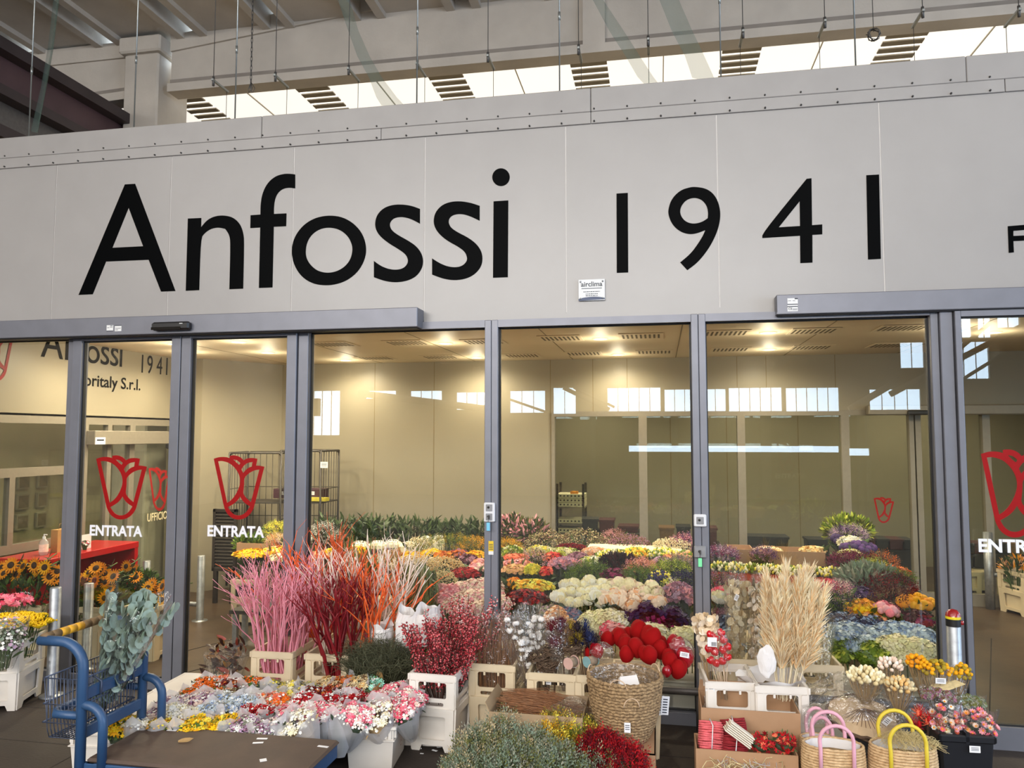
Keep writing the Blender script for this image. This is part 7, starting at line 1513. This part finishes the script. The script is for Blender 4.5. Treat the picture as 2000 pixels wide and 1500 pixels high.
SUN = [([(8, 1120), (33, 1122), (46, 1106), (22, 1104), (57, 1138), (75, 1112), (98, 1126), (112, 1116), (40, 1131), (4, 1108), (68, 1104), (88, 1108), (106, 1133)], .45, 'sunflower with dark centre behind the left fixed pane', 'sunflowers behind the left fixed pane'),
 ([(164, 1131), (174, 1118), (186, 1134), (188, 1110), (204, 1120), (207, 1137), (222, 1126), (215, 1152), (198, 1112), (205, 1168), (180, 1146)], .55, 'sunflower behind the left door leaf above the trolley handle', 'sunflowers behind the left door leaf'),
 ([(247, 1106), (262, 1114), (252, 1120), (266, 1128), (240, 1121)], .9, 'sunflower in clear wrap right of the eucalyptus top', 'sunflowers right of the eucalyptus'),
 ([(289, 1148), (300, 1160), (310, 1152), (316, 1172), (296, 1142), (318, 1145), (284, 1162), (204, 1182), (196, 1176)], .7, 'sunflower low at the right edge of the left door leaf', 'sunflowers at the right edge of the left door leaf')]
i = 0
for pts, y, lab, grp in SUN:
    for px, py in pts: i += 1; put(SF1 if i % 3 else SF2, A(px, py, y+U(-.08, .08)), 0, lab, grp, U(.85, 1.1), (1.15+U(-.4, .35), U(-.5, .5), U(-.6, .6)))
for px, py, w, h, y, l in ((55, 1146, 130, 50, .55, 'dark green sunflower foliage behind the left fixed pane'), (196, 1156, 90, 60, .65, 'dark green sunflower foliage behind the left door leaf'), (268, 1142, 80, 50, .95, 'dark green wrapped foliage behind the eucalyptus top'), (302, 1180, 50, 50, .8, 'dark green sunflower foliage at the right edge of the left door leaf')): flat(px, py, w, h, ['leafd', 'green'], l, 'l', y)
for px, y, l in ((20, .6, 'left'), (85, .6, 'right')): crate(CR_B, A(px, 1200, y).x, y, 0, 'beige crate under the sunflowers behind the left fixed pane, the %s one' % l)
for px, y, l in ((195, .62, 'below the left door sunflowers'), (262, .95, 'under the wrapped sunflowers'), (300, .72, 'under the lowest sunflowers')): crate(CR_B, A(px, 1200, y).x, y, 0, 'beige crate '+l)
# red counter at the office window
t = thing('red_counter', 'glossy red counter table in front of the office window behind the sunflowers', 'counter', (0, 0, 0)); m_rc = mat('red_lacquer_table', (176, 20, 26), .3, coat=.3, var=.04)
pa, pb = XW(20, 1085, -5.25), XW(180, 1080, -5.25); zt = .78; mb = MB(); mb.b2(-5.54, -5.05, .55, 1.72, zt-.06, zt, bev=.004); mb.obj('top', m_rc, t)
for y in (.58, 1.66): mb = MB(); mb.b2(-5.54, -5.05, y, y+.05, 0, zt-.06); mb.obj('side_panel', m_rc, t)
mb = MB(); mb.b2(-5.54, -5.50, .63, 1.66, .1, zt-.06); mb.obj('back_panel', m_rc, t)
p = Vector((-5.28, 1.12, zt)); q = XW(85, 1078, -5.28); p.y = q.y; t = thing('sanitiser_bottle', 'clear pump bottle with label on the red counter', 'bottle', p); mb = MB(); mb.lathe([(.0001, 0), (.034, .003), (.036, .02), (.036, .115), (.02, .135), (.012, .14)], 16); mb.obj('bottle', film('clear_plastic', (.95, .95, .97), .1, 1.2, haze=.3), t)
mb = MB(); mb.lathe([(.0368, .03), (.0368, .095)], 16); mb.obj('label', cm('blush'), t); mb = MB(); mb.lathe([(.013, .14), (.013, .16), (.005, .163), (.005, .18), (.0001, .182)], 12); mb.b2(0, .03, -.005, .005, .172, .18); mb.obj('pump', m_swp, t)
q = XW(114, 1076, -5.30); t = thing('kraft_bag', 'brown kraft gift bag on the red counter by the mullion', 'bag', (-5.30, q.y, zt)); mb = MB(); mb.box((0, 0, .10), (.07, .11, .20), 0); mb.obj('bag', m_kraft, t); mb = MB(); mb.tube([(.02, -.03, .2), (.02, -.02, .25), (.02, .02, .25), (.02, .03, .2)], .002, 4); mb.obj('handle', m_kraft, t)
q = XW(165, 1056, -5.22); t = thing('price_sign', 'white paper sign standing on the red counter', 'sign', (-5.2, q.y, zt)); mb = MB(); mb.b2(-.001, .001, -.06, .06, .0, .13); mb.obj('sheet', m_tag, t)
p = XW(166, 1075, -5.16); bunch('small_bouquet', 'small pink posy on the red counter below the white sign', (p.x, p.y, zt+.05), .04, .04, .03, ['hot', 'white', 'leafd'], STAR8, .012, 30, .05)
# framed pictures in the office
def picture(y, z, w, h, lab, rz=0):
    t = thing('framed_picture', lab, 'picture', (-6.25, y, z), 0, 'framed pictures in the office'); mb = MB(); mb.b2(-.012, .012, -w/2, w/2, -h/2, h/2); mb.obj('frame', m_inalu, t); mb = MB(); mb.b2(.012, .014, -w/2+.015, w/2-.015, -h/2+.015, h/2-.015); mb.obj('print', mat('dark_print', (92, 78, 60), .6, var=.3, scale=14), t)
mb = MB(); mb.b2(-6.4, -6.27, .1, 3.1, 0, 2.7); struct(mb.obj('wall_office_back', m_inwall))
for k in range(3):
    picture(1.56, 1.36-k*.2, .15, .15, 'small framed picture inside the office window, left column, %s from the top' % ORD[k]); picture(1.80, 1.36-k*.2, .13, .15, 'small framed picture inside the office window, right column, %s from the top' % ORD[k])
lamp(-5.95, 1.3, z=2.66, lab='round recessed lamp in the office ceiling', pw=3); lamp(-5.95, 2.5, z=2.66, lab='round recessed lamp in the office ceiling', pw=3)
# roll cages by the inner wall
m_cage = mat('roll_cage_steel', (70, 66, 62), .5, .5, var=.1)
def roll_cage(x, y, w, d, h, rz, lab):
    t = thing('roll_cage', lab, 'roll cage', (x, y, 0), rz, 'steel roll cages'); mb = MB()
    for sx in (-1, 1):
        for sy in (-1, 1): mb.tube([(sx*w/2, sy*d/2, .1), (sx*w/2, sy*d/2, h)], .013, 8)
    for sy in (-1, 1): mb.tube([(-w/2, sy*d/2, h-.03), (-w/2+.03, sy*d/2, h), (w/2-.03, sy*d/2, h), (w/2, sy*d/2, h-.03)], .012, 8)
    for sx in (-1, 1): mb.tube([(sx*w/2, -d/2, h), (sx*w/2, d/2, h)], .012, 8)
    mb.obj('frame', m_cage, t); mb = MB()
    for i in range(1, 8): u = -w/2+w*i/8; mb.tube([(u, d/2, .14), (u, d/2, h)], .004, 4)
    for i in range(1, 7):
        u = -d/2+d*i/7
        for sx in (-1, 1): mb.tube([(sx*w/2, u, .14), (sx*w/2, u, h)], .004, 4)
    for z in (.5, .85, 1.2):
        for sx in (-1, 1): mb.tube([(sx*w/2, -d/2, z), (sx*w/2, d/2, z)], .004, 4)
        mb.tube([(-w/2, d/2, z), (w/2, d/2, z)], .004, 4)
    mb.obj('bars', m_cage, t)
    for z in (.14, 1.05): mb = MB(); mb.b2(-w/2, w/2, -d/2, d/2, z-.012, z); mb.obj('shelf', m_cage, t)
    for sx in (-1, 1):
        for sy in (-1, 1): mb = MB(); mb.tube([(sx*w*.42-.012, sy*d*.42, .05), (sx*w*.42+.012, sy*d*.42, .05)], .05, 12); mb.obj('wheel', mat('black_rubber', (18, 17, 18)), t)
    return t
pc = A(625, 880, 3.45); roll_cage(pc.x-.12, 3.45, .5, .5, pc.z, 0, 'steel roll cage beside the first fixed mullion, with white card'); pc2 = A(520, 884, 3.3); roll_cage(pc2.x-.05, 3.35, .62, .5, pc2.z, .1, 'steel roll cage behind the emblem of the left door')
pl = A(633, 908, 3.18); t = thing('cage_card', 'white card with lettering tied to the roll cage', 'card', pl); tagcard(t, (0, 0, 0), .09, .07)
for px, py, y, l in ((560, 962, 3.35, 'dark plum box on the shelf of the left roll cage'), (617, 962, 3.45, 'dark plum box on the shelf of the roll cage by the mullion')):
    p = A(px, py, y); t = thing('storage_box', l, 'box', (p.x, y, 1.05 if 0 else p.z-.06)); mb = MB(); mb.b2(-.12, .12, -.1, .1, 0, .11, bev=.004); mb.obj('body', mat('plum_box', (62, 34, 44), .6), t); tagcard(t, (0, -.102, .06), .06, .04)
p = A(628, 972, 3.40); mb = MB(); mb.b2(p.x-.16, p.x+.12, 3.25, 3.35, p.z-.03, p.z+.01); tag(mb.obj('yellow_strip', mat('yellow_band', (190, 176, 60), .6)), 'yellow plastic strip on the shelf of the roll cage', 'strip')
# dark louvred shutter panel leaning by the wall
pa, pb = A(413, 1115, 2.6), A(462, 995, 2.6); t = thing('louvred_panel', 'dark louvred panel standing by the wall behind the left door', 'panel', (pa.x, 2.6, 0)); w = pb.x-pa.x; mb = MB()
for q in ((0, .03), (w-.03, w)): mb.b2(q[0], q[1], 0, .04, pa.z, pb.z)
mb.b2(0, w, 0, .04, pb.z-.03, pb.z); mb.b2(0, w, 0, .04, pa.z, pa.z+.03)
for q in (.02, w-.06): mb.b2(q, q+.04, 0, .04, 0, pa.z)
mb.obj('frame', mat('dark_bronze', (50, 44, 38), .5, .3), t); mb = MB(); n = 17
for i in range(n): z = pa.z+.03+(pb.z-pa.z-.06)*i/n; mb.add([(.03, .0, z), (w-.03, .0, z), (w-.03, .04, z+.04), (.03, .04, z+.04)], [(0, 1, 2, 3)])
mb.obj('louvres', mat('dark_bronze', (50, 44, 38)), t)
# stacked crate with black label below the yellow chrysanthemums
px = A(490, 1120, 1.9); o1 = crate(CR_B, px.x, 1.95, .1, 'beige crate with black label under the yellow chrysanthemums behind the left door'); mb = MB(); mb.b2(-.09, .09, -.195, -.189, .28, .38); mb.obj('label', mat('black_label', (24, 22, 22), .5), o1)
px = A(575, 1130, 1.7); crate(CR_B, px.x, 1.75, .1, 'beige crate under the cream chrysanthemums by the first fixed mullion')
t = thing('paper_sack', 'pale brown paper sack leaning on the wall behind the left door', 'bag', G(372, 1155)); mb = MB(); mb.box((0, 0, .2), (.16, .1, .42), 0, taper=.95, bev=.02); mb.obj('sack', mat('pale_sack', (176, 140, 104), .8, var=.1), t)
# store shelf behind the glazed partition
sx0, sx1 = A(1086, 960, 5.2).x, A(1141, 960, 5.2).x; t = thing('steel_shelf', 'steel shelf unit with white trays in the store room', 'shelf', (sx0, 5.2, 0)); w = sx1-sx0
for x in (.0, w-.03):
    for y in (0, .35): mb = MB(); mb.b2(x, x+.03, y, y+.03, 0, A(1100, 945, 5.2).z); mb.obj('post', m_cage, t)
for py in (990, 1022, 1040): z = A(1100, py, 5.2).z; mb = MB(); mb.b2(0, w, 0, .38, z-.02, z); mb.obj('shelf_board', m_inalu, t)
k = 0
for py, n_ in ((990, 3), (1022, 1), (1040, 1)):
    z = A(1100, py, 5.2).z
    for j in range(n_):
        k += 1; t = thing('white_tray', 'white perforated tray on the store shelf, %s from the top' % ORD[k-1], 'tray', (sx0+.01, 5.2, z+j*.058), 0, 'white trays on the store shelf'); mb = MB(); mb.b2(0, w*.98, .0, .34, 0, .055, bev=.004); mb.obj('body', cm('cream'), t); mb = MB()
        for i in range(7): mb.b2(.04+i*w*.13, .06+i*w*.13, -.001, .0, .02, .04)
        mb.obj('holes', m_gasket, t)
p = A(1121, 965, 5.25); t = thing('orange_box', 'small orange box on the top white tray of the store shelf', 'box', p); mb = MB(); mb.b2(-.05, .05, 0, .1, -.01, .035); mb.obj('body', cm('amber'), t)
# dark crates and covered goods beyond the partition
def goods(px0, px1, py0, z0, y, c, lab, tilt=0):
    a, b = A(px0, py0, y), A(px1, py0, y); t = thing('dark_crate', lab, 'crate', ((a.x+b.x)/2, y, z0), tilt, 'dark crates of the store'); w, h = b.x-a.x, a.z-z0; mb = MB(); mb.box((0, .15, h/2), (w, .3, h), 0, taper=.94, bev=.006); mb.obj('body', mat(c[0], c[1], .6, var=.2), t); mb = MB(); mb.b2(-w/2-.01, w/2+.01, -.01, .31, h-.02, h+.004); mb.obj('rim', mat(c[0], c[1]), t)
dk, pu, bn_ = ('charcoal_plastic', (40, 40, 42)), ('plum_plastic', (78, 34, 38)), ('brown_carton', (128, 96, 68))
xa, xb = A(1132, 1036, 4.6).x, A(1252, 1036, 4.6).x; trestle(xa, xb, 4.5, 5.05, .62, 'dark bench of the store room beside the steel shelf')
xa, xb = A(1282, 1050, 4.8).x, A(1408, 1050, 4.8).x; trestle(xa, xb, 4.7, 5.2, .47, 'dark bench of the store room behind the third mullion')
xa, xb = A(1450, 1070, 4.6).x, A(1626, 1070, 4.6).x; trestle(xa, xb, 4.5, 5.0, .39, 'dark bench of the store room left of the tall green stems')
goods(1138, 1168, 1014, .62, 4.6, dk, 'tilted dark crate beside the store shelf', .1); goods(1170, 1198, 1016, .62, 4.65, pu, 'dark plum crate right of the tilted dark one'); goods(1208, 1246, 1028, .62, 4.6, pu, 'low plum crate left of the third inner mullion'); goods(1288, 1316, 1031, .47, 4.8, bn_, 'brown carton stack behind the third pane'); goods(1322, 1348, 1029, .47, 4.8, dk, 'dark crate left of the third mullion at the back'); goods(1382, 1400, 1032, .47, 4.8, pu, 'plum crate right of the third mullion at the back')
goods(1458, 1540, 1048, .39, 4.6, dk, 'wide dark covered crate right of the fourth inner mullion'); goods(1578, 1620, 1054, .39, 4.6, dk, 'small dark crate left of the tall green stems')
zl = A(1740, 1075, 4.6).z
for i, (a, b) in enumerate(((1690, 1710), (1711, 1736), (1738, 1764), (1766, 1784))): goods(a, b, 1052+i, zl+.005, 4.62, (pu, dk)[i % 2], 'dark stacked crate behind the inner door right of the purple alliums, %s from the left' % ORD[i])
for i, (a, b) in enumerate(((1688, 1734), (1736, 1790))): goods(a, b, 1075, .005, 4.6, dk, 'big dark covered crate below the stacked ones, the %s one' % ('left', 'right')[i])
zl = A(1900, 1083, 5.0).z
for i, (a, b) in enumerate(((1855, 1878), (1880, 1902), (1904, 1928), (1946, 1970), (1972, 1996))): goods(a, b, 1062, zl+.005, 5.0, (bn_, dk, pu, dk, bn_)[i], 'crate on the pile behind the right door, %s from the left' % ORD[i])
for i, (a, b) in enumerate(((1854, 1902), (1904, 1930), (1944, 1998))): goods(a, b, 1083, CHB+.005, 5.0, dk, 'dark covered goods behind the right door, %s from the left' % ORD[i])
for i, (px, y) in enumerate(((1880, 4.9), (1912, 4.95), (1955, 4.9))): x = A(px, 1150, y).x; crate(CR_BB, x, y, .1, 'beige crate standing behind the inner right door, %s from the left' % ORD[i])
p = G(1990, 1205); crate(CR_B, p.x+.12, p.y+.15, .35, 'beige crate with roses at the right photo edge inside the shop')
p = A(1985, 1112, p.y+.1); bunch('rose_bunch', 'dark green rose bunch in the crate at the right photo edge inside', p, .12, .12, .1, ['leafd', 'peach', 'leafd', 'amber'], LEAF, .06, 160, .25)
q = G(1935, 1190); mb = MB(); mb.tube([(q.x, q.y, 0), (q.x, q.y, .8)], .045, 16); mb.tube([(q.x, q.y, .36), (q.x+1.4, q.y+.1, .36)], .025, 10); tag(mb.obj('guard_post', m_galv), 'steel guard post with side rail at the inner right door', 'post')
# ================================================================ wires, hangers, chain and nets above the fascia
m_rod = mat('bright_wire', (150, 154, 152), .35, .7, var=.05); m_rodd = mat('dull_wire', (84, 82, 80), .5, .5, var=.1)
m_net = film('bird_net', (1, 1, 1), .5, 0, haze=.42, hazecol=(.17, .25, .22)); m_netl = film('bird_net_thin', (1, 1, 1), .5, 0, haze=.22, hazecol=(.22, .27, .24))
for i, (px, pyb) in enumerate(((57, 250), (262, 234), (459, 225), (814, 200), (1093, 178), (1408, 148), (1671, 120))):
    p = A(px, pyb, .2); mb = MB(); mb.tube([(p.x, .2, 4.178), (p.x, .2, 7.1)], .0055, 6); mb.tube([(p.x, .2, 4.80), (p.x, .2, 4.86)], .009, 8)
    tag(mb.obj('hanging_rod', m_rod), 'thin steel rod rising from the fascia top, %s from the left' % ORD[i], 'rod', 'hanging rods above the fascia')
for i, (px, py) in enumerate(((417, 157), (538, 148), (681, 135), (815, 125), (953, 110), (1130, 95), (1266, 78), (1451, 62), (1611, 42), (1802, 22), (1990, 20))):
    p = A(px, py, .28); t = thing('wire_hanger', 'wire hanger with short steel bracket above the fascia, %s from the left' % ORD[i], 'hanger', (p.x, .28, p.z), 0, 'wire hangers above the fascia')
    mb = MB(); mb.tube([(0, 0, -.03), (0, 0, 7.1-p.z)], .003, 5); mb.tube([(0, .19, 4.178-p.z), (0, .19, 0)], .0022, 5); mb.obj('wire', m_rodd, t)
    mb = MB(); mb.b2(-.009, .009, -.02, .21, -.009, .009, bev=.002); mb.obj('bracket', m_rod, t); mb = MB(); mb.tube([(0, .0, -.045), (0, 0, .03)], .010, 8); mb.obj('turnbuckle', m_rodd, t)
# chain with knotted end
p0, p1 = A(492, 5, .4), A(490, 160, .4); t = thing('hanging_chain', 'thin chain with knotted cord end hanging before the concrete girder', 'chain', p1); mb = MB(); n = 62; L = 7.05-p1.z
for i in range(n):
    z = L*i/n; mb.tube([(.007*math.cos(a) if i % 2 else 0, 0 if i % 2 else .007*math.cos(a), z+.026*math.sin(a)) for a in np.linspace(0, 2*PI, 9)[:-1]], .003, 4, closed=True)
mb.obj('links', m_rodd, t); mb = MB()
for a in (0, 1.3, 2.6): mb.tube([(0, 0, 0), (.03*math.cos(a), .01, -.05), (.02*math.cos(a), 0, -.09), (-.01*math.cos(a), 0, -.05), (0, 0, 0)], .003, 4)
mb.obj('knot', m_rodd, t)
p1 = A(1706, 62, .4); t = thing('wire_loop', 'tangled wire loop hanging over the right dark roof strip', 'wire', p1); mb = MB(); mb.tube([(-.01, 0, 7.05-p1.z), (0, 0, 0)], .0025, 4)
for a in range(5): mb.tube([(.05*math.cos(q+a)*U(.5, 1), .02*math.sin(q*2+a), .04*math.sin(q+a)-.02) for q in np.linspace(0, 6.2, 12)], .0028, 4)
mb.obj('loop', m_rodd, t)
def net_strip(pts, lab, y=.35, m=m_net, width=None):
    mb = MB(); V = []
    for px0, px1, py in pts: a, b = A(px0, py, y), A(px1, py, y+.02); V += [tuple(a), tuple((a+b)/2+Vector((0, .04, 0))), tuple(b)]
    n = len(pts); mb.add(V, [(3*i+j, 3*i+j+1, 3*i+j+4, 3*i+j+3) for i in range(n-1) for j in (0, 1)], 0, True); tag(mb.obj('net_strip', m), lab, 'net', 'hanging bird net strips')
net_strip([(652, 684, -60), (660, 683, 0), (680, 700, 60), (698, 722, 110), (720, 745, 150), (735, 775, 190), (745, 790, 206)], 'green net strip hanging left of the middle of the girder')
net_strip([(1140, 1165, -60), (1158, 1178, 0), (1190, 1218, 60), (1222, 1250, 110), (1245, 1276, 150), (1262, 1290, 168)], 'green net strip hanging right of the girder rib')
net_strip([(1270, 1310, -60), (1288, 1326, 0), (1312, 1352, 60), (1338, 1376, 110), (1352, 1395, 152)], 'widest green net strip hanging over the third dark roof strip')
net_strip([(110, 118, -60), (104, 112, 0), (94, 101, 90), (80, 86, 170), (60, 72, 256)], 'narrow green net strand hanging before the steel beam')
def net_edge(px0, px1, amp, lab, seed):
    rnd = random.Random(seed); mb = MB(); V = []; n = 40
    for i in range(n+1):
        px = px0+(px1-px0)*i/n; py = 270-.0865*px; a = A(px, py, .18); h = .02+amp*abs(math.sin(i/n*PI*1.0))*(.7+.3*math.sin(i*.9))+rnd.uniform(0, .012); V += [(a.x, .16, 4.175), (a.x, .19+rnd.uniform(-.02, .02), 4.18+h*.6), (a.x, .24, 4.18+h)]
    mb.add(V, [(3*i+j, 3*i+j+1, 3*i+j+4, 3*i+j+3) for i in range(n) for j in (0, 1)], 0, True)
    for k in range(3): mb.tube([(V[3*i+2][0], V[3*i+2][1], V[3*i+2][2]*.5+4.18*.5+rnd.uniform(-.012, .02)) for i in range(0, n+1, 2)], .002, 3)
    tag(mb.obj('net_fringe', m_netl), lab, 'net', 'loose net along the fascia top')
net_edge(255, 420, .03, 'loose dark net lying on the fascia top at the foot of the pillar', 1); net_edge(410, 780, .07, 'loose net heaped on the fascia top above the n and f', 2); net_edge(1130, 1360, .05, 'loose net heaped on the fascia top above the numeral 1', 3); net_edge(1440, 1700, .06, 'loose net heaped on the fascia top above the numeral 4', 4); net_edge(1780, 2010, .06, 'loose net on the fascia top at the right photo edge', 5)
p = A(1365, 148, .2); mb = MB(); rnd = random.Random(3)
for k in range(26): a = rnd.uniform(0, 6); mb.tube([(.05*math.cos(a+q)*rnd.uniform(.4, 1.2)+.02*q, .03*math.sin(a+q), .04+.035*math.sin(a+2*q)) for q in np.linspace(0, 3, 7)], .003, 3)
tag(mb.obj('net_knot', mat('dark_net', (30, 52, 48), .7), None, (p.x, .2, 4.15)), 'dark green knotted end of the widest net strip on the fascia', 'net')
# ================================================================ remove the pattern pieces the copies were made from
for o in [o for o in S.objects if o.parent is None and o.location.z < -10]:
    for ch in KIDS.get(o.name, []):
        for g in KIDS.get(ch.name, []): bpy.data.objects.remove(g)
        bpy.data.objects.remove(ch)
    bpy.data.objects.remove(o)
